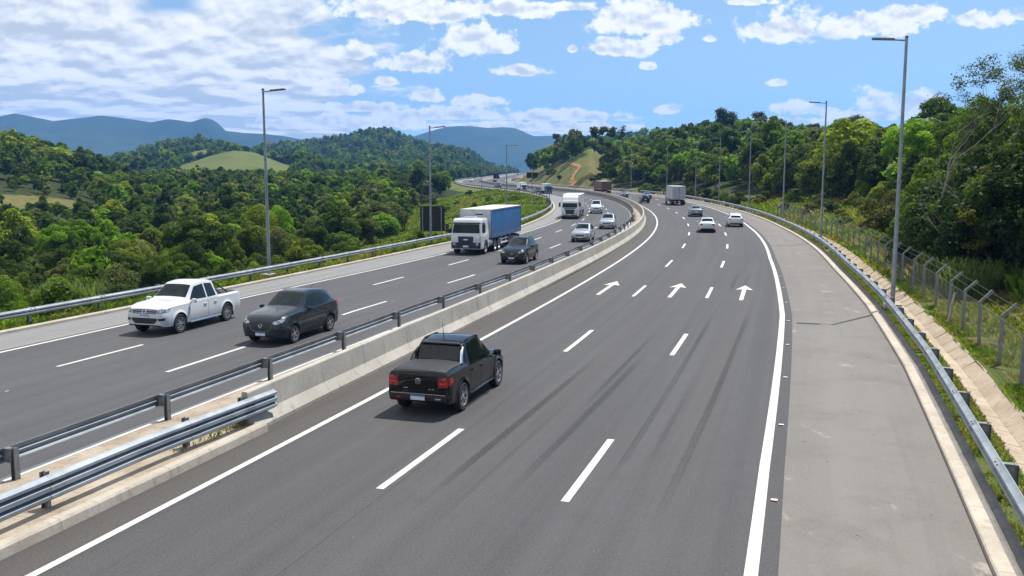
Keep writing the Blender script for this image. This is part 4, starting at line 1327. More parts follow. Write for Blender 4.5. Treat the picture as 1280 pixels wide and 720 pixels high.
    for sd in (1, -1):
        if kind == 'white':
            hl = [(.58, .85), (.86, .87), (.88, 1.01), (.62, .99)]
            h = sh.part('headlight', Fp([(sd * a, b) for a, b in hl]), 'front', MAT['lamp_dark'], root, 0.008, 0.05)
            sh.part('projector', Fp([(sd * a, b) for a, b in [(.64, .885), (.80, .895), (.80, .975), (.66, .965)]]), 'front', MAT['lamp_clear'], h or root, 0.014, 0.05)
            sh.part('headlight', S([(2.22, .90), (2.46, .87), (2.40, 1.0), (2.14, 1.02)]), 'right' if sd < 0 else 'left', MAT['lamp_clear'], root, 0.008, 0.06)
            sh.part('fog_lamp', Fp([(sd * .62, .66), (sd * .86, .68), (sd * .84, .58), (sd * .64, .57)]), 'front', MAT['plastic'], root, 0.01, 0.05)
            sh.part('tail_light', Fp([(sd * .74, .74), (sd * .84, .76), (sd * .84, 1.0), (sd * .74, 1.0)]), 'rear', MAT['lamp_red'], root, 0.01, 0.06)
            # side step tube
            MB().tube([(x * kx, sd * (.965 * ky), .36) for x in (1.08, .9, -.8, -.98)], 0.035, 8).build('side_step', [MAT['chrome']], root)
            # rear mud flap
            MB().box(((-1.50 - .47) * kx, sd * .80 * ky, .36), (.03, .24, .34), 0, 0, 0.005).build('mud_flap', [MAT['rubber']], root)
        else:
            tl = [(.60, .82), (.85, .84), (.89, 1.0), (.86, 1.11), (.60, 1.06), (.58, .94)]
            t = sh.part('tail_light', Fp([(sd * a, b) for a, b in tl]), 'rear', MAT['lamp_red'], root, 0.012, 0.05)
            sh.part('tail_light', S([(-2.58, .86), (-2.32, .95), (-2.30, 1.03), (-2.44, 1.09), (-2.57, 1.09)]), 'right' if sd < 0 else 'left', MAT['lamp_red'], root, 0.012, 0.05)
            sh.part('lens_bar', Fp([(sd * a, b) for a, b in [(.64, .90), (.82, .92), (.82, .965), (.64, .95)]]), 'rear', MAT['lamp_clear'], t or root, 0.017, 0.05).data.materials[0] = MAT['lamp_red_bright']
            sh.part('reflector', Fp([(sd * .50, .53), (sd * .66, .54), (sd * .66, .50), (sd * .50, .49)]), 'rear', MAT['lamp_clear'] if sd < 0 else MAT['lamp_red'], root, 0.02, 0.05)
            MB().tube([(.52 * kx, sd * .615 * ky, 1.70 * kz), (.36 * kx, sd * .62 * ky, 1.755 * kz), (-.55 * kx, sd * .615 * ky, 1.768 * kz), (-.78 * kx, sd * .60 * ky, 1.715 * kz)], 0.022, 6).build('roof_rail', [MAT['plastic']], root)
            MB().tube([(x * kx, sd * (.955 * ky), .37) for x in (1.08, .9, -.85, -1.0)], 0.022, 8).build('side_step', [MAT['chrome']], root)
        mirror_part(root, (.92 if kind == 'white' else 1.06) * kx, W / 2 - 0.03, 1.15 * kz, body, sd, 1.2)
    # styling bar behind the cab
    sb = MB()
    if kind == 'white':
        for sd in (1, -1):
            sb.tube([(-.98 * kx, sd * .60 * ky, 1.66 * kz), (-1.3 * kx, sd * .70 * ky, 1.46 * kz), (-1.75 * kx, sd * .80 * ky, 1.16 * kz)], 0.032, 8)
            sb.tube([(-.98 * kx, sd * .70 * ky, 1.36 * kz), (-1.3 * kx, sd * .77 * ky, 1.17 * kz)], 0.028, 8)
        sb.tube([(-1.02 * kx, .6 * ky, 1.64 * kz), (-1.02 * kx, -.6 * ky, 1.64 * kz)], 0.032, 8)
        sb.build('styling_bar', [MAT['plastic']], root, True)
    else:
        for sd in (1, -1):
            o = MB().tube([(-.84 * kx, sd * .655 * ky, 1.58 * kz), (-.98 * kx, sd * .68 * ky, 1.54 * kz), (-1.16 * kx, sd * .735 * ky, 1.40 * kz), (-1.30 * kx, sd * .78 * ky, 1.22 * kz)], 0.05 if sd < 0 else 0.025, 8).build('styling_bar', [MAT['chrome'] if sd < 0 else MAT['plastic']], root, True)
            MB().tube([(-1.06 * kx, sd * .72 * ky, 1.25 * kz), (-1.06 * kx, sd * .69 * ky, 1.50 * kz)], 0.03, 8).build('bar_brace', [MAT['plastic']], o)
        # roof spoiler lip over the rear glass and aerial
        MB().box((-.86 * kx, 0, 1.695 * kz), (.20, 1.16 * ky, .05), 0, 0, 0.015).build('roof_spoiler', [MAT['plastic']], root)
        MB().tube([(-.5 * kx, .05, 1.78 * kz), (-.62 * kx, .05, 2.25 * kz)], [.012, .004], 5).build('aerial', [MAT['plastic']], root)
    if kind == 'white':
        gr = sh.part('grille', rounded(Fp([(-.56, .985), (-.54, .83), (.54, .83), (.56, .985)]), .2), 'front', MAT['plastic'], root, 0.008, 0.05)
        for zz in (.865, .945):
            m = MB(); pv = sorted([Vector(p) for p in sh.patch(Fp([(-.54, zz), (.54, zz), (.54, zz + .004), (-.54, zz + .004)]), 'front', 0.014, 0.12)[0]], key=lambda p: p.y)[::2]
            m.tube(pv, 0.008, 4); m.build('grille_bar', [MAT['chrome']], root)
        badge(gr, sh, 0, .91 * kz, 0.095, 'front', 'vw')
        sh.part('lower_intake', rounded(Fp([(-.60, .67), (-.54, .53), (.54, .53), (.60, .67)]), .2), 'front', MAT['plastic'], root, 0.008, 0.05)
        sh.part('skid_plate', Fp([(-.5, .53), (-.44, .46), (.44, .46), (.5, .53)]), 'front', MAT['plastic'], root, 0.008, 0.05)
        xf = sh.bvh.ray_cast(Vector((6, 0, .73 * kz)), Vector((-1, 0, 0)))[0].x
        MB().box((xf + .02, 0, .735 * kz), (.02, .40, .12), 0).box((xf + .031, 0, .735 * kz + .045), (.004, .40, .028), 1).build('number_plate', [MAT['plate'], MAT['plate_blue']], root)
        for yy in (0.38, -0.25):
            MB().tube([(1.05 * kx, yy, 1.23 * kz), (.94 * kx, yy + (0.45 if yy < 0 else -0.6), 1.31 * kz)], 0.012, 4).build('wiper', [MAT['plastic']], root)
    else:
        tg = sh.part('tailgate', Fp([(-.58, 1.12), (-.60, .72), (.60, .72), (.58, 1.12)]), 'rear', MAT['seam'], root, 0.003, 0.08)
        sh.part('panel', Fp([(-.57, 1.11), (-.59, .73), (.59, .73), (.57, 1.11)]), 'rear', body, tg, 0.006, 0.08)
        badge(tg, sh, 0, .97 * kz, 0.07, 'rear', 'bar')
        sh.part('rear_bumper', Fp([(-.84, .62), (-.82, .44), (.82, .44), (.84, .62)]), 'rear', MAT['plastic'], root, 0.016, 0.08)
        m = MB(); pv = sorted([Vector(p) for p in sh.patch(Fp([(-.80, .63), (.80, .63), (.80, .635), (-.80, .635)]), 'rear', 0.02, 0.12)[0]], key=lambda p: p.y)[::2]
        m.tube(pv, 0.014, 5); m.build('bumper_trim', [MAT['chrome']], root)
        xr = sh.bvh.ray_cast(Vector((-6, 0, .53 * kz)), Vector((1, 0, 0)))[0].x
        MB().box((xr - .045, 0, .535 * kz), (.02, .40, .13), 0).box((xr - .056, 0, .535 * kz + .05), (.004, .40, .028), 1).build('number_plate', [MAT['plate'], MAT['plate_blue']], root)
        for (ya, yb, zz) in ((.42, .30, .765), (-.30, -.36, .755), (-.40, -.47, .755)):
            sh.part('lettering', Fp([(ya, zz), (yb, zz), (yb, zz + .022), (ya, zz + .022)]), 'rear', MAT['chrome'], tg or root, 0.009, 0.2)
        for sd in (1, -1):
            sh.part('headlight', Fp([(sd * .5, .78), (sd * .74, .80), (sd * .76, .86), (sd * .5, .84)]), 'front', MAT['lamp_clear'], root, 0.008, 0.06)
    return sh


MAT['lamp_red_bright'] = simple('rear_lamp_bar', (0.55, 0.05, 0.05), 0.15, 0, 0.2, 10)


# --- cab over lorries
def lorry_cab(root, mat, Wd=2.5, z0=0.48, zroof=2.95, x1=0.0, length=2.05, face='dark', deflector=False, visor=True):
    """cab whose nose is at x1, built as its own part with sub-parts"""
    st = []
    h = Wd / 2
    xb = x1 - length
    st = [(xb, 1.45, zroof - .05, h - .06, h - .04, h - .04, h - .18), (xb + .08, 1.45, zroof, h - .03, h, h, h - .12), (x1 - .75, 1.45, zroof, h - .03, h, h, h - .12), (x1 - .42, 1.45, zroof - .10, h - .03, h, h - .005, h - .14),
          (x1 - .30, 1.45, zroof - .28, h - .04, h - .01, h - .02, h - .16), (x1 - .09, 1.42, 1.62, h - .07, h - .05, h - .06, h - .12), (x1 - .03, 1.35, 1.42, h - .13, h - .11, h - .12, h - .16), (x1, 1.22, 1.28, h - .22, h - .20, h - .20, h - .24)]
    st = [s + (z0,) for s in st]
    sh = Shell(st, [x1 - 1.25], 0.60, z0, 0.0, zw=0.50)
    cab = sh.build('cab', mat, root, 25)
    G = MAT['glass_light']
    sh.part('windscreen', rounded([(-h + .17, 1.66), (h - .17, 1.66), (h - .24, zroof - .42), (-h + .24, zroof - .42)], .08), 'front', G, cab, 0.008, 0.12)
    if visor:
        sh.part('sun_visor', [(-h + .18, zroof - .40), (h - .18, zroof - .40), (h - .2, zroof - .28), (-h + .2, zroof - .28)], 'front', MAT['plastic'] if face == 'dark' else mat, cab, 0.03, 0.15)
    if face == 'dark':
        g = sh.part('grille', rounded([(-.62, 1.42), (.62, 1.42), (.58, .86), (-.58, .86)], .1), 'front', MAT['navy'], cab, 0.012, 0.1)
        MB().box((x1 + .03, 0, 1.17), (.03, .34, .09), 0, 0, .01).build('emblem', [MAT['chrome']], cab)
        sh.part('bumper', [(-h + .09, .96), (h - .09, .96), (h - .09, .50), (-h + .09, .50)], 'front', MAT['navy'], cab, 0.012, 0.05)
    else:
        g = sh.part('grille', [(-.72, 1.40), (.72, 1.40), (.56, .72), (-.56, .72)], 'front', MAT['plastic'], cab, 0.012, 0.1)
        sh.part('bumper', [(-h + .2, .64), (h - .2, .64), (h - .22, .50), (-h + .22, .50)], 'front', MAT['plastic'], cab, 0.008, 0.12)
        sh.part('grille_panel', [(-.85, 1.62), (.85, 1.62), (.82, 1.48), (-.82, 1.48)], 'front', MAT['plastic'], cab, 0.012, 0.12)
    MB().box((x1 + .03, 0, .66), (.02, .42, .13)).build('number_plate', [MAT['plate']], cab)
    for sd in (1, -1):
        ax = 'right' if sd < 0 else 'left'
        sh.part('headlight', [(sd * .80, .90), (sd * 1.02, .92), (sd * 1.00, .76), (sd * .83, .74)], 'front', MAT['lamp_clear'], cab, 0.022, 0.08)
        d = sh.part('door', [(x1 - .30, 1.50), (x1 - .38, .95), (x1 - .72, 1.12), (x1 - 1.62, 1.12), (x1 - 1.62, zroof - .22), (x1 - .62, zroof - .22)], ax, mat, cab, 0.01, 0.2)
        sh.part('window', [(x1 - .40, 1.66), (x1 - 1.12, 1.66), (x1 - 1.12, zroof - .32), (x1 - .66, zroof - .32)], ax, MAT['glass'], cab, 0.016, 0.2)
        m = MB()
        m.box((x1 + .05, sd * (h + .20), 2.05), (.12, .26, .62), 0, 0, .03)
        m.tube([(x1 - .12, sd * (h - .1), 2.42), (x1 + .04, sd * (h + .12), 2.42)], .02, 5)
        m.build('door_mirror', [MAT['plastic']], cab)
    if deflector:
        vs = []; fs = []
        hw = h - .16
        prof = [(x1 - .62, zroof + .02), (x1 - .85, zroof + .34), (x1 - 1.3, zroof + .58), (x1 - 1.9, zroof + .66), (x1 - 2.0, zroof + .66), (x1 - 2.0, zroof)]
        d = MB()
        n = len(prof)
        for yy, kk in ((-hw, 0), (-hw + .1, .05), (hw - .1, .05), (hw, 0)):
            vs += [(px, yy, pz + (kk if 0 < i < n - 1 else 0)) for i, (px, pz) in enumerate(prof)]
        for j in range(3):
            for i in range(n):
                fs.append((j * n + i, j * n + (i + 1) % n, (j + 1) * n + (i + 1) % n, (j + 1) * n + i))
        fs.append(tuple(range(n))); fs.append(tuple(3 * n + i for i in range(n))[::-1])
        d.add(vs, fs).build('wind_deflector', [mat], cab)
    else:
        MB().box((x1 - 1.2, 0, zroof + .07), (.7, .9, .10), 0, 0, .03).build('roof_vent', [mat], cab)
    return sh


MAT['navy'] = simple('dark_blue_plastic', (0.012, 0.02, 0.045), 0.45, 0, 0.2)


def curtain_trailer(root, x1, length, z0, z1, side, front, top, Wd=2.55, name='trailer'):
    """box with framed walls; front face at x1, tail at x1 - length"""
    xc = x1 - length / 2; h = Wd / 2
    tr = MB().box((xc, 0, (z0 + z1) / 2), (length, Wd, z1 - z0), 0, 0, .02).build(name, [side], root)
    MB().box((x1 + .012, 0, (z0 + z1) / 2), (.02, Wd - .04, z1 - z0 - .02), 0).box((x1 + .025, .3, z1 - .35), (.02, .6, .10), 1).build('front_wall', [front, MAT['plastic']], tr)
    MB().box((xc, 0, z1 + .022), (length + .04, Wd + .04, .05), 0, 0, .015).build('roof', [top], tr)
    for sd in (1, -1):
        m = MB()
        m.box((x1 - .05, sd * (h + .012), (z0 + z1) / 2), (.12, .03, z1 - z0)); m.box((x1 - length + .05, sd * (h + .012), (z0 + z1) / 2), (.12, .03, z1 - z0))
        m.box((xc, sd * (h + .014), z0 + .03), (length - .26, .03, .10)); m.box((xc, sd * (h + .014), z1 - .04), (length - .26, .03, .08))
        m.build('frame', [side], tr)
        mm = MB()
        x = x1 - .5
        while x > x1 - length + .4:
            mm.box((x, sd * (h + .016), z0 + .18), (.05, .025, .24)); x -= .55
        mm.build('buckle_row', [MAT['tarp_top']], tr)
    mr = MB()
    mr.box((x1 - length - .012, 0, (z0 + z1) / 2), (.02, Wd - .04, z1 - z0 - .02), 0)
    for yy in (-.62, -.06, .06, .62):
        mr.tube([(x1 - length - .04, yy, z0 + .1), (x1 - length - .04, yy, z1 - .1)], .018, 6, 1)
    mr.box((x1 - length - .02, 0, (z0 + z1) / 2), (.01, .03, z1 - z0 - .1), 2)
    mr.build('rear_doors', [front, MAT['steel_wheel'], MAT['plastic']], tr)
    return tr


def chassis(root, xa, xb, z=0.86, under=0.5, rear=True):
    m = MB()
    for sd in (1, -1): m.box(((xa + xb) / 2, sd * .45, z), (abs(xa - xb), .12, .26))
    for k in range(5): m.box((xb + (xa - xb) * (k + .5) / 5, 0, z), (.1, .9, .18))
    m.build('chassis', [MAT['under']], root)
    if rear:
        b = MB().box((xb + .1, 0, .52), (.10, 2.3, .14)).box((xb + .2, .5, .7), (.08, .08, .4)).box((xb + .2, -.5, .7), (.08, .08, .4))
        b.build('rear_bumper', [MAT['plastic']], root)
        for sd in (1, -1):
            MB().box((xb - .0, sd * .95, .78), (.06, .4, .14), 0, 0, .01).build('tail_light', [MAT['lamp_red']], root)


def articulated(root, cabmat, side, front, top, face='dark', tl=9.3, deflector=False, z1=3.32, axles3=True):
    """tractor with its nose at x=0 and a box trailer"""
    lorry_cab(root, cabmat, 2.5,   .46, 2.74 if not deflector else 2.68, 0.0, 2.05, face, deflector)
    chassis(root, -0.6, -5.2, .86, rear=False)
    xt = -2.55
    curtain_trailer(root, xt, tl, 1.12, z1, side, front, top)
    m = MB()
    for sd in (1, -1): m.box((xt - tl / 2, sd * .5, 1.0), (tl - .2, .12, .22))
    m.build('trailer_frame', [MAT['under']], root)
    xe = xt - tl
    chassis(root, xe + 4, xe, .9)
    add_wheels(root, [-1.25], 1.08, .50, .30, truck=True)
    add_wheels(root, [-3.7, -4.85], 1.02, .50, .52, truck=True)
    add_wheels(root, [xe + 1.2, xe + 2.45, xe + 3.7], 1.02, .50, .52, truck=True)
    for sd in (1, -1):
        MB().lathe([(.001, 0), (.33, 0), (.35, .03), (.35, 1.0), (.33, 1.03), (.001, 1.03)], 'x', 20, 0, (-3.15 + .12, sd * .92, .78)).build('fuel_tank', [MAT['alloy']], root, True, (-.05, 0, 0))
        g = MB()
        for zz in (.55, .85): g.box((xt - 4.6, sd * 1.2, zz), (3.4, .03, .11))
        for k in (-1.3, 0, 1.3): g.box((xt - 4.6 + k, sd * 1.19, .75), (.06, .05, .7))
        g.build('side_guard', [MAT['white']], root)
        MB().box((xe + .35, sd * 1.0, .45), (.03, .5, .55)).build('mud_flap', [MAT['rubber']], root)
        lg = MB().box((-5.75, sd * .8, .72), (.14, .14, .8)).build('landing_leg', [MAT['post']], root)


def box_truck(root, cabmat, side, top, L=7.5, z1=3.55, Wd=2.5, face='light'):
    lorry_cab(root, cabmat, 2.35, .46, 2.7, 0.0, 1.9, face, False)
    tr = curtain_trailer(root, -2.05, L, 1.05, z1, side, side, top, Wd, 'cargo_box')
    xe = -2.05 - L
    chassis(root, -.6, xe, .84)
    add_wheels(root, [-1.2], 1.02, .47, .28, truck=True)
    add_wheels(root, [xe + 1.6, xe + 2.75], .98, .47, .5, truck=True)
    for sd in (1, -1):
        MB().box((xe + .5, sd * .98, .45), (.03, .5, .5)).build('mud_flap', [MAT['rubber']], root)


def place(name, s, o, outbound, label, cat, builder, dy=0.0, group=None, sc=1.0):
    x, y = at(s, o)
    rz = heading(s) + (0 if outbound else PI) + dy
    root = empty(name, (x, y, 0.004), rz)
    tag(root, label, cat, group)
    builder(root)
    root.scale = (sc, sc, sc)
    return root


silver = paint((0.42, 0.44, 0.47), 0.5, 0.35)
white_p = paint((0.60, 0.61, 0.62), 0.0, 0.3)
black_p = paint((0.0045, 0.0045, 0.005), 0.1, 0.25)
graph_p = paint((0.026, 0.032, 0.039), 0.35, 0.25)
brown_p = paint((0.024, 0.025, 0.028), 0.35, 0.28)
blue_p = paint((0.07, 0.12, 0.22), 0.4, 0.35)
bluegrey_p = paint((0.20, 0.24, 0.29), 0.4, 0.35)

IN = 'vehicles driving towards the camera'; OUT = 'vehicles driving away from the camera'
place('pickup_truck', 36.0, -12.85, False, 'white double cab pickup truck on the left inbound lanes', 'pickup truck', lambda r: pickup(r, white_p, 'white', 5.2, 1.90, 1.96), 0.0, IN)
place('hatchback_car', 35.2, -7.35, False, 'dark grey hatchback with silver alloy wheels, in front of the white pickup', 'car', lambda r: hatch(r, graph_p, 4.6, 1.79, 1.88, 'glass_light'), 0.0, IN)
place('pickup_truck', 28.0, 2.09, True, 'black double cab pickup truck seen from behind, alone in the near outbound lane', 'pickup truck', lambda r: pickup(r, black_p, 'black', 4.9, 1.80, 1.87), 0.0, OUT)
place('articulated_lorry', 69.6, -11.9, False, 'white cab lorry pulling a long blue curtain sided trailer', 'lorry', lambda r: articulated(r, white_p, MAT['blue_curtain'], MAT['grey_panel'], MAT['tarp_top']), 0.0, IN)
place('suv_car', 66.0, -6.75, False, 'dark grey sport utility car beside the blue trailer lorry', 'car', lambda r: hatch(r, brown_p, 4.55, 1.72, 1.84, 'glass', 'slim', 'plain', True, roof_rails=True), 0.0, IN)
place('hatchback_car', 86.0, -5.6, False, 'silver hatchback nearest behind the dark sport utility car, close to the median rail', 'car', lambda r: hatch(r, silver, 4.1, 1.56, 1.74, 'glass', 'slim', 'plain', False, cladding=False), 0.0, IN)
place('hatchback_car', 104.6, -5.2, False, 'second silver hatchback following along the median, right of the white lorry', 'car', lambda r: hatch(r, silver, 4.05, 1.58, 1.74, 'glass', 'slim', 'plain', False, cladding=False), 0.0, IN)
place('small_van', 140.0, -8.3, False, 'small white van with a dark windscreen, farthest of the three beside the white lorry', 'van', lambda r: hatch(r, white_p, 4.3, 1.85, 1.78, 'glass', 'slim', 'plain', False, cladding=False), 0.0, IN)
place('articulated_lorry', 122.3, -11.2, False, 'white lorry with roof deflector and pale trailer in the left inbound lane', 'lorry', lambda r: articulated(r, white_p, MAT['grey_panel'], MAT['white'], MAT['white'], 'light', 9.5, True, 3.38), 0.0, IN, 0.91)
place('box_truck', 246.0, -11.9, False, 'small blue fronted truck with a white top behind the bend poles', 'truck', lambda r: box_truck(r, blue_p, MAT['white'], MAT['white'], 6, 3.3), 0.0, IN, 0.78)
place('hatchback_car', 251.5, -14.0, False, 'tiny dark car left of the small blue truck', 'car', lambda r: hatch(r, graph_p, 4.2, 1.5, 1.75, detail=False), 0.0, IN)
place('box_truck', 280.0, -12.2, False, 'distant white truck facing us on the far bend, left of the high sign', 'truck', lambda r: box_truck(r, white_p, MAT['white'], MAT['white'], 6, 3.3), 0.0, IN, 0.75)
place('hatchback_car', 329.0, -9.6, False, 'tiny dark car on the far bend, right of the left curve of the median', 'car', lambda r: hatch(r, graph_p, 4.3, 1.6, 1.78, detail=False), 0.0, IN)
place('small_van', 468.0, -7.5, False, 'tiny white topped van at the far left of the distant bend', 'van', lambda r: hatch(r, white_p, 4.4, 1.9, 1.8, detail=False), 0.0, IN)
place('hatchback_car', 437.0, 2.2, True, 'tiny dark car inside the distant bend heading away', 'car', lambda r: hatch(r, graph_p, 4.3, 1.6, 1.78, detail=False), 0.0, OUT)
place('hatchback_car', 640.0, 2.2, True, 'very distant dark car above the bend, left of two', 'car', lambda r: hatch(r, graph_p, 4.3, 1.6, 1.78, detail=False), 0.0, OUT)
place('hatchback_car', 1000.0, 5.6, True, 'farthest visible car, a dark speck where the road vanishes', 'car', lambda r: hatch(r, graph_p, 4.3, 1.7, 1.8, detail=False), 0.0, OUT)
place('box_truck', 252.0, 2.4, True, 'dark red brown tarpaulin truck below the grassy hill', 'truck', lambda r: box_truck(r, brown_p, MAT['brown_tarp'], MAT['tarp_top'], 8.0, 3.3, 2.5), 0.0, OUT)
place('saloon_car', 216.5, 2.0, True, 'small blue grey saloon following the brown tarpaulin truck', 'car', lambda r: saloon(r, bluegrey_p, 4.3, 1.46, 1.75), 0.0, OUT)
place('hatchback_car', 182.0, 2.0, True, 'dark hatchback in the inner outbound lane, left of the grey box truck', 'car', lambda r: hatch(r, graph_p, 4.2, 1.58, 1.76, detail=False), 0.0, OUT)
place('saloon_car', 205.0, 5.4, True, 'small blue saloon just ahead of the dark hatchback', 'car', lambda r: saloon(r, blue_p, 4.3, 1.46, 1.75), 0.0, OUT)
place('box_truck', 180.0, 6.8, True, 'pale grey box truck with two rear doors driving away', 'truck', lambda r: box_truck(r, white_p, MAT['grey_panel'], MAT['grey_panel'], 8.2, 3.35, 2.3), 0.0, OUT)
place('saloon_car', 132.5, 5.5, True, 'grey saloon in the middle lane behind the grey box truck', 'car', lambda r: saloon(r, bluegrey_p, 4.4, 1.48, 1.76), 0.0, OUT)
place('saloon_car', 101.0, 5.4, True, 'white saloon in the middle outbound lane, nearest but for the black pickup', 'car', lambda r: saloon(r, white_p, 4.4, 1.48, 1.76), 0.0, OUT)
place('hatchback_car', 110.5, 8.75, True, 'white hatchback in the right outbound lane beside the solid line', 'car', lambda r: hatch(r, white_p, 4.0, 1.5, 1.74, detail=False, cladding=False), 0.0, OUT)
# ------------------------------------------------------------------ terrain
def sstep(a, b, x):
    t = np.clip((np.asarray(x, float) - a) / (b - a), 0, 1)
    return t * t * (3 - 2 * t)


def vnoise(x, y, sc, seed=0, oct=4):
    """cheap smooth value noise, arrays"""
    x = np.asarray(x, float) / sc; y = np.asarray(y, float) / sc
    tot = np.zeros(np.broadcast(x, y).shape); amp = 1.0; norm = 0
    for k in range(oct):
        xi = np.floor(x).astype(np.int64); yi = np.floor(y).astype(np.int64)
        fx = x - xi; fy = y - yi; fx = fx * fx * (3 - 2 * fx); fy = fy * fy * (3 - 2 * fy)
        def hsh(i, j):
            v = (i * 374761393 + j * 668265263 + (seed + k) * 1442695041) & 0x7fffffff
            v = ((v ^ (v >> 13)) * 1274126177) & 0x7fffffff
            v = v ^ (v >> 16)
            return (v % 100003) / 100003.0
        a = hsh(xi, yi); b = hsh(xi + 1, yi); c = hsh(xi, yi + 1); d = hsh(xi + 1, yi + 1)
        tot += amp * ((a * (1 - fx) + b * fx) * (1 - fy) + (c * (1 - fx) + d * fx) * fy)
        norm += amp; amp *= 0.5; x = x * 2 + 17.3; y = y * 2 + 9.1
    return tot / norm


def prof(pts, D, treeh=0.0):
    """ground height of a ridge at distance D whose skyline passes through picture points"""
    px = np.array([p[0] for p in pts], float); py = np.array([p[1] for p in pts], float)
    return px, CAMH + (211 - py) / FPX * D - treeh


RIDGES = [
    # (profile points, distance, width towards us, width beyond, tree height)
    ([(-260, 165), (-120, 160), (0, 167), (49, 171), (79, 178), (112, 188), (150, 201), (190, 213), (260, 228)], 430, 200, 160, 10),
    ([(150, 214), (205, 211), (232, 206), (262, 197), (292, 190), (319, 192), (352, 204), (400, 212)], 760, 170, 120, 0),
    ([(190, 200), (225, 192), (259, 185), (281, 189), (310, 198)], 960, 150, 140, 3),
    ([(120, 200), (180, 184), (210, 175), (247, 171), (285, 178), (322, 182), (360, 190), (420, 200)], 1150, 260, 200, 13),
    ([(300, 186), (356, 176), (400, 172), (425, 169), (450, 162.5), (470, 159.5), (490, 162.5), (510, 169), (535, 177), (560, 178), (575, 181), (597, 190), (640, 205)], 1450, 520, 300, 15),
    ([(540, 205), (580, 202), (600, 205), (620, 200), (640, 195), (655, 193), (690, 196), (720, 205)], 820, 110, 110, 0),
    ([(560, 196), (590, 190), (640, 181), (665, 177), (700, 174), (745, 169), (780, 166), (840, 160), (900, 158)], 1150, 250, 200, 12),
]
RIGHT_PX = np.array([560, 600, 650, 690, 720, 750, 766, 790, 820, 860, 900, 940, 1000, 1040, 1100, 1150, 1200, 1280, 1500])
RIGHT_PY = np.array([214, 213, 208, 199, 192, 187, 179, 152, 136, 123, 116, 118, 127, 133, 140, 146, 150, 152, 152.])


def px_of(x, y):
    return 640 + FPX * x / np.maximum(y, 1.0) * 1.0085


def height(x, y, s=None, o=None):
    x = np.asarray(x, float); y = np.asarray(y, float)
    if s is None: s, o = road_so(x, y)
    d = np.hypot(x, y); px = px_of(x, y)
    # left valley
    lk = o_LK(s)
    el = lk - o                                       # metres beyond the left kerb
    bank = sstep(95, 135, s) * sstep(330, 260, s)
    wdt = 15 + 22 * bank
    zl = -0.25 - 6.8 * sstep(1.0, wdt, el) * (1 - 0.62 * sstep(170, 330, d)) + 1.2 * (vnoise(x, y, 45, 3) - 0.5) * sstep(6, 30, el)
    # right side: gentle verge then the wooded hill
    er = o - o_RK(s)
    D = np.interp(px, [600, 700, 740, 775], [560, 500, 425, 395])
    zt = CAMH + (211 - np.interp(px, RIGHT_PX, RIGHT_PY)) / FPX * D - 9.5 * sstep(760, 800, px)
    W = np.interp(px, [600, 740, 780, 900, 1000, 1280], [12, 22, 110, 160, 230, 300])
    t = np.clip((er - 4.5) / W, 0, 1.6)
    rise = np.where(t < 1, t ** 0.8 * (1.0), 1 - 0.25 * (t - 1))
    zr = -0.12 - 0.15 * sstep(1, 2, er) + (zt * rise + 3.2 * (vnoise(x, y, 60, 9) - 0.5) * sstep(0.1, 0.6, t)) * sstep(3.5, 7, er) * sstep(1100, 820, d)
    zr = zr + 1.0 * sstep(4.5, 14, er) * sstep(95, 70, s)
    z = np.where(o > 0, np.where(er > 0, zr, -0.35), np.where(el > 0, zl, -0.35))
    # ridges in the distance
    far = sstep(22, 60, np.where(o > 0, er, el))
    for pts, D, wf, wb, th in RIDGES:
        left_only = D == 820
        rp, rz = prof(pts, D, th)
        zz = np.interp(px, rp, rz, left=-30, right=-30)
        q = (d - D) / np.where(d < D, wf, wb)
        b = np.exp(-(q * q) * 1.6)
        low = -7.0 if D < 600 else -3.0
        rid = (zz - low) * b + low + 1.8 * (vnoise(x, y, 70, 21) - 0.5) * b * D / 500
        z = np.maximum(z, np.where((b > 0.02) & (y > 0) & ((o < 0) | (not left_only)), rid * far - 6 * (1 - far), -50))
    return z


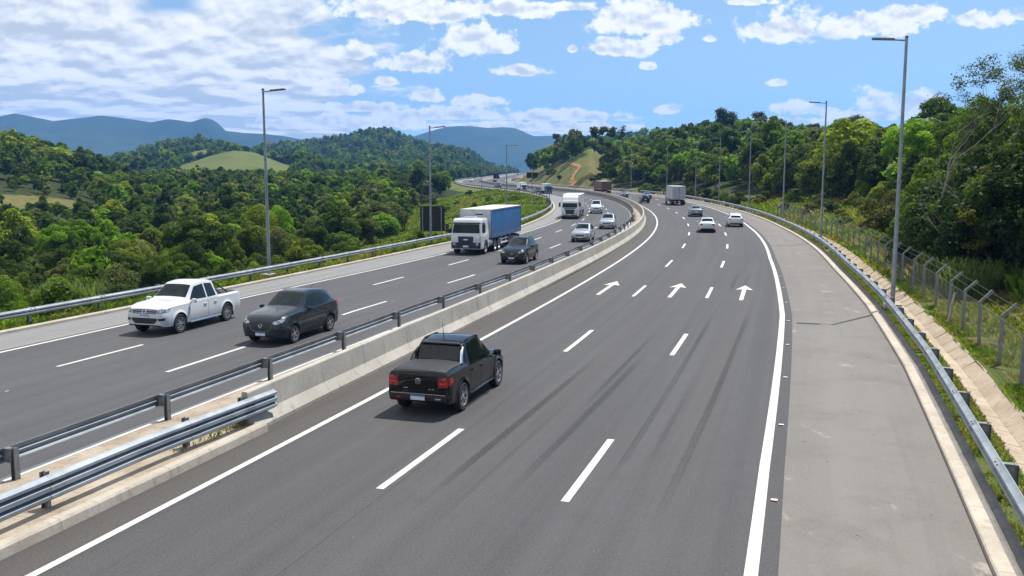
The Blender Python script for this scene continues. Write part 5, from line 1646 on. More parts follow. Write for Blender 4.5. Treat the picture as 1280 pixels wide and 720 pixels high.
def cover(x, y, s, o):
    """lawn, dry grass, bare soil"""
    d = np.hypot(x, y); px = px_of(x, y)
    el = o_LK(s) - o; er = o - o_RK(s)
    lawn = np.where(o < 0, sstep(9, 5, el), sstep(9, 4, er) * sstep(120, 90, s))
    near_r = (o > 0) * (s < 70) * (er > 2.9)
    lawn = np.where(near_r > 0, np.where(vnoise(x, y, 2.2, 61) > 0.56, .8, .1), lawn)
    bank = sstep(92, 110, s) * sstep(330, 300, s) * sstep(36, 26, el) * (o < 0)
    lawn = np.maximum(lawn, bank * 0.8)
    dry = np.where(near_r * (vnoise(x, y, 1.7, 63) > 0.45), .85, 0) + np.where(o > 0, sstep(14, 6, er) * sstep(60, 95, s) * sstep(330, 250, s) * 0.75, 0)
    # grassy hill by the far bend
    hill = (o > 0) * (er > 0) * sstep(772, 762, px) * sstep(560, 580, px) * sstep(1000, 940, d) * sstep(200, 240, s)
    dry = np.maximum(dry, hill)
    lawn = np.where(hill > 0.3, np.where(vnoise(x, y, 22, 41) > 0.5, .9, 0.2), lawn); dry = np.where((hill > 0.3) & (vnoise(x, y, 18, 47) > 0.56), 0.1, dry)
    # bright pasture hill, clearings
    past = np.exp(-((d - 680) / 160) ** 2 * 2) * sstep(210, 235, px) * sstep(385, 345, px)
    lawn = np.maximum(lawn, past * 1.5)
    wob = (vnoise(x, y, 30, 5) - .5)
    c1 = (o < 0) & (px < 112 + 40 * wob) & (d > 228 + 30 * wob) & (d < 274 + 40 * wob)
    lawn = np.maximum(lawn, np.where(c1, 1, 0)); dry = np.maximum(dry, np.where(c1 & (vnoise(x, y, 16, 15) > 0.5), .9, 0))
    c2 = (o < 0) & (np.abs(px - 147 + 20 * wob) < 20) & (d > 345) & (d < 399)
    dry = np.maximum(dry, np.where(c2, 1, 0))
    c3 = np.exp(-((px - 258) / 28) ** 2 - ((d - 930) / 70) ** 2)
    dry = np.maximum(dry, np.where(c3 > 0.4, 1, 0))
    c4 = np.exp(-((px - 590) / 40) ** 2 - ((d - 560) / 70) ** 2)
    lawn = np.maximum(lawn, np.where(c4 > 0.35, .9, 0))
    # reddish cut in the distance and the earth bank on the left
    soil = np.where((np.abs(d - 790) < 75) & (px > 612) & (px < 664), .75, 0)
    b2 = np.exp(-((px - 594) / 9) ** 2 - ((d - 172) / 24) ** 2)
    soil = np.maximum(soil, np.where((o < 0) & (b2 > 0.3), .8, 0))
    dry = np.maximum(dry, np.where((o < 0) & (vnoise(x, y, 9, 31) > 0.5), bank * 0.8, 0))
    track = np.zeros_like(d)
    soil = np.maximum(soil, (o > 0) * (er > 3.6) * (er < 11) * sstep(60, 50, s) * (vnoise(x, y, 1.3, 77) > 0.60) * 0.0)
    return lawn, dry, soil, track


def build_terrain():
    az = np.radians(np.concatenate([np.arange(-180, -34, 4.0), np.arange(-34, 34, 0.22), np.arange(34, 181, 4.0)]))
    rr = [3.0]
    while rr[-1] < 3300: rr.append(rr[-1] * 1.024 + 0.15)
    rr = np.array(rr)
    A, Rr = np.meshgrid(az, rr, indexing='ij')
    X = Rr * np.sin(A); Y = Rr * np.cos(A) - 2.0
    s, o = road_so(X, Y)
    Z = height(X, Y, s, o)
    el = o_LK(s) - o; er = o - o_RK(s)
    Z = np.where((er < 4.6) & (er > 0) & (o > 0), Z - 0.35, Z)
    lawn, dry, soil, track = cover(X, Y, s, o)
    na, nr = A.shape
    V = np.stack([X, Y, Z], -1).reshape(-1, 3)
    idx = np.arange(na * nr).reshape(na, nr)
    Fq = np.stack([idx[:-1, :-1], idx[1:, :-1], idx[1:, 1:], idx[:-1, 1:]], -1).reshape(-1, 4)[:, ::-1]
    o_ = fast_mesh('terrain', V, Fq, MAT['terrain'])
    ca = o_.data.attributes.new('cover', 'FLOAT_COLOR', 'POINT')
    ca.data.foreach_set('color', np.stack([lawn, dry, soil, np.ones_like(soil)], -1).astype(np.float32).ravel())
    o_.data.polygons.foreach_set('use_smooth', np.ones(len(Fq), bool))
    structure(o_)
    # fine verges along the road (same ground, finer mesh)
    def verge(lo, hi, s0, s1, n, zf, nm):
        ss = np.arange(s0, s1, 0.7)
        tt = np.linspace(0, 1, n)
        Sg, T = np.meshgrid(ss, tt, indexing='ij')
        O = lo(Sg) + (hi(Sg) - lo(Sg)) * T
        X, Y = at(Sg, O)
        Z = zf(X, Y, Sg, O)
        lw, dr, so, tr = cover(X, Y, Sg, O)
        i = np.arange(X.size).reshape(X.shape)
        q = np.stack([i[:-1, :-1], i[1:, :-1], i[1:, 1:], i[:-1, 1:]], -1).reshape(-1, 4)[:, ::-1]
        g = fast_mesh(nm, np.stack([X, Y, Z], -1).reshape(-1, 3), q, MAT['terrain'])
        ca = g.data.attributes.new('cover', 'FLOAT_COLOR', 'POINT')
        ca.data.foreach_set('color', np.stack([lw, dr, so, np.ones_like(so)], -1).astype(np.float32).ravel())
        structure(g)
    nz = lambda X, Y: 0.10 * (vnoise(X, Y, 1.1, 2) - 0.5)
    verge(lambda s: o_RK(s) + 0.60, lambda s: o_RK(s) + 1.42, -36, 150, 4, lambda X, Y, S, O: 0.05 + nz(X, Y), 'verge')
    verge(lambda s: o_RK(s) + 2.34, lambda s: o_RK(s) + 4.9, -36, 150, 9, lambda X, Y, S, O: 0.10 + nz(X, Y) * 1.6 - 0.2 * sstep(3.6, 4.9, O - o_RK(S)), 'verge')
    verge(lambda s: o_LK(s) - 2.6, lambda s: o_LK(s) - 0.29, -36, 150, 6, lambda X, Y, S, O: -0.02 + nz(X, Y) - 0.4 * sstep(1.2, 2.6, o_LK(S) - O), 'verge')


def fast_mesh(name, V, F, mat, parent=None, link=True):
    V = np.asarray(V, np.float32); F = np.asarray(F, np.int32)
    me = bpy.data.meshes.new(name)
    n, k = F.shape
    me.vertices.add(len(V)); me.vertices.foreach_set('co', V.ravel())
    me.loops.add(n * k); me.loops.foreach_set('vertex_index', F.ravel())
    me.polygons.add(n); me.polygons.foreach_set('loop_start', np.arange(0, n * k, k, dtype=np.int32))
    me.update(calc_edges=True)
    if mat: me.materials.append(mat)
    if not link: return me
    o = bpy.data.objects.new(name, me); COL.objects.link(o)
    if parent is not None: o.parent = parent
    return o


build_terrain()


# ------------------------------------------------------------------ far mountains: real ridges kilometres away
def mountain(name, pts, D, depth, label_seed, dip=120):
    px = np.array([p[0] for p in pts], float); py = np.array([p[1] for p in pts], float)
    a = np.linspace(px[0], px[-1], 220)
    rid = np.interp(a, px, py)
    zt = CAMH + (211 - rid) / FPX * D
    t = np.linspace(-1, 1, 46)
    Az, T = np.meshgrid(np.arctan((a - 640) / FPX), t, indexing='ij')
    Rg = D / np.cos(Az) + T * depth
    X = Rg * np.sin(Az); Y = Rg * np.cos(Az)
    sp = vnoise(X, Y, depth * 0.38, label_seed, 5)
    fall = 1 - np.abs(T) ** 1.25
    Z = -30 + (zt[:, None] + 30) * np.clip(fall * (0.82 + 0.42 * (sp - 0.5) * np.minimum(1, np.abs(T) * 4) + 0.18 * (1 - np.minimum(1, np.abs(T) * 4))), 0, None)
    i = np.arange(X.size).reshape(X.shape)
    q = np.stack([i[:-1, :-1], i[1:, :-1], i[1:, 1:], i[:-1, 1:]], -1).reshape(-1, 4)[:, ::-1]
    o = fast_mesh(name, np.stack([X, Y, Z], -1).reshape(-1, 3), q, MAT['mountain'])
    o.data.polygons.foreach_set('use_smooth', np.ones(len(q), bool))
    structure(o)

mountain('mountain', [(-420, 190), (-250, 160), (-120, 155), (-50, 152), (0, 147), (28, 141.5), (50, 146), (75, 151), (100, 148), (135, 144), (165, 148), (195, 153), (217, 149), (230, 150.5), (244, 153), (254, 149.5), (262, 147.5), (270, 149), (277, 153), (287, 163), (310, 165.5), (337, 167), (360, 170), (400, 178), (470, 196)], 3700, 900, 3)
mountain('mountain', [(330, 200), (440, 178), (500, 172), (520, 170), (540, 163.5), (560, 158), (575, 157), (590, 157.5), (612, 160), (628, 159), (642, 160), (650, 162.5), (657, 166), (667, 170), (695, 169.5), (712, 167.5), (725, 169), (745, 172), (830, 176), (1000, 190)], 4300, 900, 8)
mountain('mountain', [(200, 195), (300, 180), (400, 172), (480, 173), (560, 174), (700, 176), (820, 180), (900, 190)], 4700, 600, 15)


# ------------------------------------------------------------------ trees
def crown_mesh(name, seed, R, Hc, z0, lobes, leaves, size, tri=False, flat=1.0, spread=0.78, gap=0.0):
    """leaf-sized faces spread over overlapping lobes; attribute tint varies per clump and leaf"""
    r = np.random.default_rng(seed)
    C = []; Q = []
    tries = 0
    lobes = int(lobes * 1.9)
    ex = r.uniform(.75, 1.15); skew = r.uniform(0, 6.28)
    while len(C) < lobes and tries < 6000:
        tries += 1
        a = r.uniform(0, 2 * PI); u = math.sqrt(r.uniform(0, 1)); h = r.uniform(0, 1) ** 0.75
        prof_ = math.sin(PI * (0.16 + 0.80 * h)) ** 0.7
        rad = R * spread * u * prof_
        c = np.array([rad * math.cos(a), rad * math.sin(a), z0 + Hc * h * 0.86])
        c[0] *= ex; c[2] += Hc * 0.10 * u * math.cos(a - skew) + r.normal() * Hc * .03
        q = R * (0.15 + 0.24 * r.random() ** 1.5) * (0.8 + 0.4 * (1 - u))
        if all(np.linalg.norm(c - c2) > 0.50 * (q + q2) for c2, q2 in zip(C, Q)):
            C.append(c); Q.append(q)
    C = np.array(C); Q = np.array(Q)
    w = Q ** 2; w = w / w.sum()
    n = int(leaves * 1.9)
    li = r.choice(len(C), n, p=w)
    d = r.normal(size=(n, 3)); d[:, 2] += 0.35; d /= np.linalg.norm(d, axis=1)[:, None]
    rad = Q[li] * (0.62 + 0.50 * r.random(n) ** 0.8)
    P = C[li] + d * rad[:, None] * np.array([1, 1, flat])
    # inside another lobe?
    keep = np.ones(n, bool)
    for j in range(len(C)):
        dd = (P - C[j]) / np.array([1, 1, flat])
        keep &= ~((np.linalg.norm(dd, axis=1) < 0.62 * Q[j]) & (li != j))
    keep &= r.random(n) > max(gap, .45) * (vnoise(P[:, 0] + P[:, 2], P[:, 1] + P[:, 2] * 0.7, R * 0.3, seed, 2) > 0.55)
    P = P[keep][:leaves]; d = d[keep][:leaves]; li = li[keep][:leaves]; n = len(P)
    N = d + r.normal(size=(n, 3)) * 0.45; N /= np.linalg.norm(N, axis=1)[:, None]
    up = r.normal(size=(n, 3))
    T = np.cross(N, up); T /= np.linalg.norm(T, axis=1)[:, None]
    B = np.cross(N, T)
    sz = size * r.uniform(0.6, 1.35, n)[:, None]; asp = r.uniform(0.55, 0.9, n)[:, None]
    if tri:
        V = np.stack([P - T * sz - B * sz * asp * .6, P + T * sz - B * sz * asp * .6, P + B * sz * 1.1], 1)
        F = np.arange(n * 3).reshape(n, 3)
    else:
        bend = N * sz * 0.25
        V = np.stack([P - T * sz - bend, P - B * sz * asp, P + T * sz - bend, P + B * sz * asp], 1)
        F = np.arange(n * 4).reshape(n, 4)
    k = V.shape[1]
    lobe_t = r.random(len(C))
    tint = np.clip(0.5 + (lobe_t[li] - 0.5) * 0.55 + (r.random(n) - 0.5) * 0.75, 0, 1)
    return V.reshape(-1, 3), F, np.repeat(tint, k), C, Q


def crown_data(name, *a, **k):
    V, F, t, C, Q = crown_mesh(name, *a, **k)
    me = fast_mesh(name, V, F, MAT['leaf'], link=False)
    at_ = me.attributes.new('tint', 'FLOAT', 'POINT'); at_.data.foreach_set('value', t.astype(np.float32))
    return me, C, Q


def trunk_data(seed, h, r0, C, bark='bark', lean=0.06):
    r = random.Random(seed)
    m = MB()
    top = Vector((r.uniform(-1, 1) * lean * h, r.uniform(-1, 1) * lean * h, h))
    mid = top * 0.5 + Vector((r.uniform(-.2, .2), r.uniform(-.2, .2), 0))
    m.tube([(0, 0, -0.8), (0, 0, 0.2), mid, top], [r0 * 1.35, r0, r0 * .78, r0 * .5], 7)
    for c in sorted(C, key=lambda q: q[2])[:9]:
        c = Vector(c)
        st = mid.lerp(top, r.uniform(0.1, 0.9))
        m.tube([st, st.lerp(c, 0.55) + Vector((0, 0, -0.25)), c], [r0 * .42, r0 * .28, r0 * .1], 5)
    return m.mesh('trunk', [MAT[bark]], True, 60)


SPEC = []   # near tree kinds: (name for label, crown mesh, trunk mesh, height, radius)
def add_spec(word, seed, R, Hc, z0, lobes, leaves, size, th, r0, **k):
    me, C, Q = crown_data('crown', seed, R, Hc, z0, lobes, leaves, size, **k)
    SPEC.append((word, me, trunk_data(seed, th, r0, C), z0 + Hc, R))
add_spec('broad round', 11, 4.4, 6.2, 3.2, 26, 16000, 0.125, 4.6, .24)
add_spec('tall oval', 12, 3.3, 8.2, 3.0, 26, 16000, 0.12, 6.0, .2)
add_spec('low spreading', 13, 4.9, 4.6, 2.6, 26, 16000, 0.13, 3.6, .24, flat=.8)
add_spec('lumpy', 14, 4.0, 6.6, 2.6, 17, 14000, 0.13, 4.6, .22)
add_spec('ragged open', 15, 4.1, 6.4, 3.6, 19, 11000, 0.13, 5.0, .2, gap=.7)
add_spec('dense rounded', 16, 3.6, 5.6, 2.2, 22, 14000, 0.12, 3.8, .22)
add_spec('flat topped', 17, 4.6, 3.6, 6.2, 18, 12000, 0.13, 7.0, .2, flat=.62)
MID = []
for k_, (w_, sd_, R_, Hc_, z0_, lb_, fl_) in enumerate((('broad round', 31, 4.6, 6.4, 2.6, 20, 1), ('tall oval', 32, 3.5, 8.0, 2.4, 20, 1), ('low spreading', 33, 5.0, 4.6, 2.4, 20, .8), ('lumpy', 34, 4.2, 6.4, 2.2, 14, 1), ('flat topped', 35, 4.7, 3.8, 5.6, 15, .65))):
    me_, C_, Q_ = crown_data('crown', sd_, R_, Hc_, z0_, lb_, 5500, 0.23, flat=fl_)
    MID.append((w_, me_, trunk_data(sd_, z0_ + 2, .22, C_), z0_ + Hc_, R_))

TONES = [('dark green', (0.041, 0.069, 0.013)), ('deep green', (0.059, 0.097, 0.014)), ('mid green', (0.086, 0.140, 0.018)), ('olive green', (0.105, 0.132, 0.024)), ('bright green', (0.125, 0.215, 0.016)), ('yellow green', (0.185, 0.225, 0.024)), ('grey green', (0.110, 0.128, 0.050))]
TW = np.array([.18, .24, .22, .13, .10, .06, .07])


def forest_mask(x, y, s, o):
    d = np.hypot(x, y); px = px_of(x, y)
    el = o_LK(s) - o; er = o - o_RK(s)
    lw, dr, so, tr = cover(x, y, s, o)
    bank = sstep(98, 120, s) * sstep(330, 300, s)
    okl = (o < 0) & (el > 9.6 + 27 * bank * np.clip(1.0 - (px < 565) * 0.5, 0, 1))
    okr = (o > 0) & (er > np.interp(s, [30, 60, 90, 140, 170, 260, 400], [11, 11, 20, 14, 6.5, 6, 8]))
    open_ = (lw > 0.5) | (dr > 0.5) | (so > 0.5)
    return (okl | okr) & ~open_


def scatter(dmin, dmax, spacing, seed, azl, azr):
    r = np.random.default_rng(seed)
    pts = []
    rr = dmin
    while rr < dmax:
        sp = spacing(rr)
        n = max(1, int((azr - azl) * rr / sp))
        for k in range(n):
            a = azl + (azr - azl) * (k + 0.5) / n + r.uniform(-.42, .42) * sp / rr
            q = rr + r.uniform(-.42, .42) * sp
            pts.append((q * math.sin(a), q * math.cos(a)))
        rr += sp * 0.9
    return np.array(pts)


azL, azR = math.radians(-33), math.radians(33)
P0 = scatter(36, 300, lambda d: 3.3 + d * 0.0125, 4, azL, azR)
s_, o__ = road_so(P0[:, 0], P0[:, 1])
mk = forest_mask(P0[:, 0], P0[:, 1], s_, o__)
P0 = P0[mk]; s_ = s_[mk]; o__ = o__[mk]
Z0 = height(P0[:, 0], P0[:, 1], s_, o__)
D0 = np.hypot(P0[:, 0], P0[:, 1])
rT = np.random.default_rng(99)
tree_info = []
for i in range(len(P0)):
    x, y = P0[i]; z = Z0[i]
    pxx, pyy = project(x, y, z + 6)
    if pxx < -70 or pxx > 1350: continue
    near = D0[i] < 125
    bankn = vnoise(np.array([x]), np.array([y]), 28, 55, 3)[0]
    tw = TW.copy()
    tw[:2] *= 1 + 2.0 * max(0, 0.5 - bankn) * 2; tw[4:] *= 1 + 2.2 * max(0, bankn - 0.5) * 2
    if o__[i] > 0 and 150 < s_[i]: tw[5] *= .4; tw[3] *= 1.5
    ti = rT.choice(len(TONES), p=tw / tw.sum())
    kind = rT.integers(0, 7 if near else 5)
    er_ = abs(o__[i]) - (-o_LK(s_[i]) if o__[i] < 0 else o_RK(s_[i]))
    sc = rT.uniform(0.72, 1.12)
    if o__[i] < 0: sc *= float(np.interp(D0[i], [50, 110, 220], [.55, .58, .70]))
    if rT.random() < .07 and er_ > 14: sc *= 1.35
    if o__[i] < 0 and pxx < 125 and D0[i] > 140: sc *= .62
    if er_ < 14: sc *= 0.8
    tree_info.append([x, y, z, D0[i], near, kind, ti, sc, rT.uniform(0, 6.28), pxx, o__[i], rT.uniform(0.82, 1.2, 3), er_])
tree_info.sort(key=lambda t: t[3])


# which of them the picture can show: coarse occlusion test in picture columns, nearest first
TOPROW = np.full(1500, 800.0)          # highest picture row already covered, per column
def visible_trees(infos):
    top = TOPROW
    vis = []
    for t in infos:
        spec = SPEC[t[5]] if t[4] else MID[t[5]]
        h = spec[3] * t[7]; R = spec[4] * t[7]
        px, pt = project(t[0], t[1], t[2] + h)
        rw = R * FPX / t[3] * 0.8
        c0, c1 = int(px - rw) + 100, int(px + rw) + 100
        c0, c1 = max(0, c0), min(1499, c1)
        if c1 <= c0: vis.append(False); continue
        seg = top[c0:c1]
        gain = np.maximum(0, seg - (pt + (h * FPX / t[3]) * 0.12)).mean()
        vis.append(gain > 0.35)
        if t[3] < 400:
            xx = np.arange(c0, c1); dome = pt + (1 - np.sqrt(np.clip(1 - ((xx - 100 - px) / max(rw, 1)) ** 2, 0, 1))) * h * FPX / t[3] * 0.5
            top[c0:c1] = np.minimum(seg, dome)
    return vis
vis = visible_trees(tree_info)
LIM = 272
single, rest = [], []
for t, v in zip(tree_info, vis):
    if v and len(single) < LIM: single.append(t)
    else: rest.append(t)
print('TREES', len(tree_info), 'visible', sum(vis), 'single', len(single), 'max d', single[-1][3])

PROTO = {}
def tree_instance(spec, x, y, z, sc, rz, tone, stretch):
    key = id(spec)
    if key not in PROTO:
        root = empty('broadleaf_tree')
        link_mesh('crown', spec[1], root); link_mesh('trunk', spec[2], root)
        PROTO[key] = root; o = root
    else:
        o = copy_tree(PROTO[key])
    o.location = (x, y, z); o.rotation_euler = (0, 0, rz); o.scale = (sc * stretch[0], sc * stretch[1], sc * stretch[2])
    for c in o.children:
        c.color = (*tone, 1)
    return o


ORD = ['first', 'second', 'third', 'fourth', 'fifth', 'sixth', 'seventh', 'eighth', 'ninth', 'tenth', 'eleventh', 'twelfth', 'thirteenth', 'fourteenth', 'fifteenth', 'sixteenth', 'seventeenth', 'eighteenth', 'nineteenth', 'twentieth']
def landmark(t):
    """(landmark phrase, distance from it in the picture, group)"""
    px = t[9]
    if t[10] < 0:
        L = [(328, 'the tallest left street lamp'), (541, 'the black sign'), (690, 'the inner bend')]
        if px < 150: return 'right of the picture edge, behind the white pickup', px, 'valley'
        k = min(L, key=lambda q: abs(q[0] - px))
        return ('left of ' if px < k[0] else 'right of ') + k[1], abs(k[0] - px), 'valley'
    L = [(847, 'the grey box truck'), (1032, 'the second right lamp'), (1122, 'the nearest right lamp')]
    k = min(L, key=lambda q: abs(q[0] - px))
    return ('left of ' if px < k[0] else 'right of ') + k[1], abs(k[0] - px), 'hill'

buckets = {}
for t in single:
    lm, dist, side = landmark(t)
    row = 'front forest row' if t[12] < 16 else ('middle forest row' if t[12] < 45 else 'rear forest row')
    word = (SPEC[t[5]] if t[4] else MID[t[5]])[0]
    buckets.setdefault((TONES[t[6]][0], word, lm, row, side), []).append((dist, t))
GRP = {'valley': 'trees of the valley forest on the left', 'hill': 'trees of the wooded hill on the right'}
for (tone, word, lm, row, side), lst in buckets.items():
    lst.sort(key=lambda q: q[0])
    for k, (dist, t) in enumerate(lst):
        spec = SPEC[t[5]] if t[4] else MID[t[5]]
        g_ = 0.76 + 0.72 * ((t[0] * 7.31 + t[1] * 3.17) % 1.0)
        o = tree_instance(spec, t[0], t[1], t[2], t[7], t[8], tuple(c_ * g_ for c_ in TONES[t[6]][1]), t[11])
        if lm.startswith('right of the picture'):
            lab = f'{ORD[k]} {word} {tone} tree from the left edge, {row}' if len(lst) > 1 else f'{word} {tone} tree near the left edge, {row}'
        else:
            lab = (f'{ORD[k]} ' if len(lst) > 1 else '') + f'{word} {tone} tree {lm}, {row}'
        tag(o, lab, 'tree', GRP[side])

# the rest of the wood: one mass per hillside
def mass(name, items, label, cat, lods):
    Vs, Fs, Ts, Tn = [], [], [], []
    k = 0
    for (x, y, z, sc, rz, tone, lod, st) in items:
        V, F, t = lods[lod]
        c, s = math.cos(rz), math.sin(rz); g_ = rT.uniform(.76, 1.45); tone = tuple(q * g_ for q in tone)
        W = V * np.array([sc * st[0], sc * st[1], sc * st[2]])
        W = np.stack([W[:, 0] * c - W[:, 1] * s + x, W[:, 0] * s + W[:, 1] * c + y, W[:, 2] + z], 1)
        Vs.append(W); Fs.append(F + k); Ts.append(t); Tn.append(np.tile(np.array([*tone, 1.0]), (len(V), 1)))
        k += len(V)
    if not Vs: return
    o = fast_mesh(name, np.concatenate(Vs), np.concatenate(Fs), MAT['leaf_mass'])
    a = o.data.attributes.new('tint', 'FLOAT', 'POINT'); a.data.foreach_set('value', np.concatenate(Ts).astype(np.float32))
    a = o.data.attributes.new('tone', 'FLOAT_COLOR', 'POINT'); a.data.foreach_set('color', np.concatenate(Tn).astype(np.float32).ravel())
    tag(o, label, cat, None, 'stuff')
    print(name, len(items), k)

def lodset(leaves, size, tri, n=5):
    out = []
    for i in range(n):
        V, F, t, C, Q = crown_mesh('m', 160 + i, [4.6, 3.6, 5.0, 4.2, 4.8][i], [6.6, 8.4, 5.0, 6.6, 4.2][i], [2.2, 2.2, 1.8, 2.0, 4.6][i], 15, leaves, size, tri, [1, 1, .8, 1, .65][i])
        out.append((V, F, t))
    return out
LOD1 = lodset(1000, 0.50, True)
LOD2 = lodset(150, 1.35, True)
def tone_at(x, y):
    b = vnoise(np.array([x]), np.array([y]), 28, 55, 3)[0]
    tw = TW.copy(); tw[:2] *= 1 + 4 * max(0, .5 - b); tw[4:] *= 1 + 4.0 * max(0, b - .5)
    return TONES[rT.choice(len(TONES), p=tw / tw.sum())][1]

itL, itR = [], []
for t in rest:
    it = (t[0], t[1], t[2], t[7], t[8], TONES[t[6]][1], int(t[5]) % 5, t[11])
    (itL if t[10] < 0 else itR).append(it)
P1 = scatter(300, 640, lambda d: 7.2 + (d - 300) * 0.006, 14, azL, azR)
s_, o__ = road_so(P1[:, 0], P1[:, 1]); mk = forest_mask(P1[:, 0], P1[:, 1], s_, o__)
P1 = P1[mk]; o1 = o__[mk]; Z1 = height(P1[:, 0], P1[:, 1], s_[mk], o1)
for i in np.argsort(np.hypot(P1[:, 0], P1[:, 1])):
    pxx, pt = project(P1[i, 0], P1[i, 1], Z1[i] + 9.5)
    c0 = min(1495, max(0, int(pxx - 8) + 100)); seg = TOPROW[c0:c0 + 17]
    if (seg < pt - 14).all(): continue
    if Z1[i] > -3: TOPROW[c0 + 3:c0 + 14] = np.minimum(seg[3:14], pt + 6)
    it = (P1[i, 0], P1[i, 1], Z1[i], rT.uniform(.75, 1.15) * (.78 if o1[i] < 0 else 1.0), rT.uniform(0, 6.28), tone_at(*P1[i]), int(rT.integers(0, 5)), rT.uniform(.85, 1.2, 3))
    (itL if o1[i] < 0 else itR).append(it)
mass('hillside_forest', itR, 'dense wood covering the hill on the right behind the roadside trees', 'forest', LOD1)
mass('valley_forest', itL, 'dense wood covering the valley on the left behind the nearer trees', 'forest', LOD1)
P2 = scatter(640, 1750, lambda d: 11 + (d - 640) * 0.008, 24, math.radians(-31), math.radians(16))
s_, o__ = road_so(P2[:, 0], P2[:, 1]); mk = forest_mask(P2[:, 0], P2[:, 1], s_, o__) & (np.abs(o__) > 24)
P2 = P2[mk]; Z2 = height(P2[:, 0], P2[:, 1], s_[mk], o__[mk])
# only slopes that rise into view
mass('far_forest', [(P2[i, 0], P2[i, 1], Z2[i], rT.uniform(.8, 1.3), rT.uniform(0, 6.28), TONES[rT.choice([0, 1, 1, 2, 3])][1], int(rT.integers(0, 5)), rT.uniform(.85, 1.25, 3)) for i in range(len(P2))],
     'distant wooded hills beyond the bend of the motorway', 'forest', LOD2)


# ------------------------------------------------------------------ branching trees on the right edge and the skyline
def branching(seed, h, r0, levels=4, spread=0.55, up=0.25, first=0.35, kids=(2, 3), shrink=.68):
    """skeleton of limbs: list of (points, radii), and the twig tips"""
    r = random.Random(seed)
    segs, tips = [], []
    def grow_(p, d, L, rad, lev):
        pts = [p]; rr = [rad]
        n = 4
        for i in range(n):
            d = (d + Vector((r.uniform(-1, 1), r.uniform(-1, 1), r.uniform(-.6, 1))) * 0.16 + Vector((0, 0, up * 0.12))).normalized()
            pts.append(pts[-1] + d * L / n); rr.append(rad * (1 - .42 * (i + 1) / n))
        segs.append((pts, rr))
        if lev == 0:
            tips.append((pts[-1], d)); tips.append((pts[2], d)); return
        for k in range(r.randint(*kids)):
            a = r.uniform(0, 2 * PI); sp = spread * r.uniform(.6, 1.3)
            t1 = d.orthogonal().normalized(); t2 = d.cross(t1)
            nd = (d * math.cos(sp) + (t1 * math.cos(a) + t2 * math.sin(a)) * math.sin(sp)).normalized()
            at_ = pts[r.choice([2, 3, 4])] if k else pts[-1]
            grow_(at_, nd, L * shrink * r.uniform(.8, 1.15), rr[-1] * .82 if k == 0 else rr[-1] * .62, lev - 1)
    grow_(Vector((0, 0, -0.5)), Vector((r.uniform(-.08, .08), r.uniform(-.08, .08), 1)).normalized(), h * first, r0, levels)
    return segs, tips

def limb_mesh(segs, bark, n=6):
    m = MB()
    for pts, rr in segs: m.tube(pts, rr, n if rr[0] > .04 else 4)
    return m.mesh('trunk', [MAT[bark]], True, 60)

def tip_leaves(tips, seed, per, size, rad, flat=.55):
    r = np.random.default_rng(seed)
    T0 = np.array([tuple(t[0]) for t in tips])
    n = len(T0) * per
    li = np.repeat(np.arange(len(T0)), per)
    d = r.normal(size=(n, 3)); d /= np.linalg.norm(d, axis=1)[:, None]
    P = T0[li] + d * (rad * r.random(n) ** .5)[:, None] * np.array([1, 1, flat])
    N = d + np.array([0, 0, .8]) + r.normal(size=(n, 3)) * .5; N /= np.linalg.norm(N, axis=1)[:, None]
    T = np.cross(N, r.normal(size=(n, 3))); T /= np.linalg.norm(T, axis=1)[:, None]; B = np.cross(N, T)
    sz = size * r.uniform(.6, 1.3, n)[:, None]
    V = np.stack([P - T * sz, P - B * sz * .6, P + T * sz, P + B * sz * .6], 1).reshape(-1, 3)
    lt = r.random(len(T0))
    tint = np.clip(.5 + (lt[li] - .5) * .5 + (r.random(n) - .5) * .7, 0, 1)
    me = fast_mesh('crown', V, np.arange(n * 4).reshape(n, 4), MAT['leaf'], link=False)
    a = me.attributes.new('tint', 'FLOAT', 'POINT'); a.data.foreach_set('value', np.repeat(tint, 4).astype(np.float32))
    return me

def special(name, px, D, label, seed, h, r0, levels, per, size, rad, tone, bark='bark', **k):
    x = (px - 640) / FPX * D; y = D
    s, o = road_so(np.array([x]), np.array([y])); z = float(height(np.array([x]), np.array([y]))[0])
    root = empty(name, (x, y, z), random.Random(seed).uniform(0, 6)); tag(root, label, 'tree')
    segs, tips = branching(seed, h, r0, levels, **k)
    top = max(t[0].z for t in tips)
    f = h / top
    segs = [([p * f for p in pts], rr) for pts, rr in segs]; tips = [(t[0] * f, t[1]) for t in tips]
    link_mesh('trunk', limb_mesh(segs, bark), root)
    if per:
        c = link_mesh('crown', tip_leaves(tips, seed, per, size, rad), root); c.color = (*tone, 1)
    return root
special('tall_tree', 1250, 55, 'tall sparse tree with open branching crown at the right edge of the picture', 5, 12.8, .2, 5, 42, .062, .5, (0.055, 0.075, 0.025), spread=.5, first=.40)
special('bare_tree', 1188, 54, 'leafless grey tree with fine twigs left of the tall sparse tree', 8, 12.0, .19, 6, 0, 0, 0, (0, 0, 0), 'bark_pale', spread=.42, first=.40, kids=(2, 3))
special('bare_tree', 1212, 50, 'pale crooked bare trunk leaning before the dark trees at right', 19, 7.6, .14, 4, 3, .12, .5, (0.06, 0.09, 0.03), 'bark_pale', spread=.5, first=.5)
special('yellow_flowered_tree', 1238, 48, 'small tree with yellowish leaf sprays low at the right edge', 23, 4.6, .08, 4, 22, .09, .45, (0.13, 0.145, 0.03), spread=.6)
special('umbrella_tree', 768, 330, 'tall umbrella crowned tree standing out on the left end of the hill skyline', 31, 17, .26, 4, 34, .34, 1.3, (0.04, 0.06, 0.022), spread=.6, first=.5)
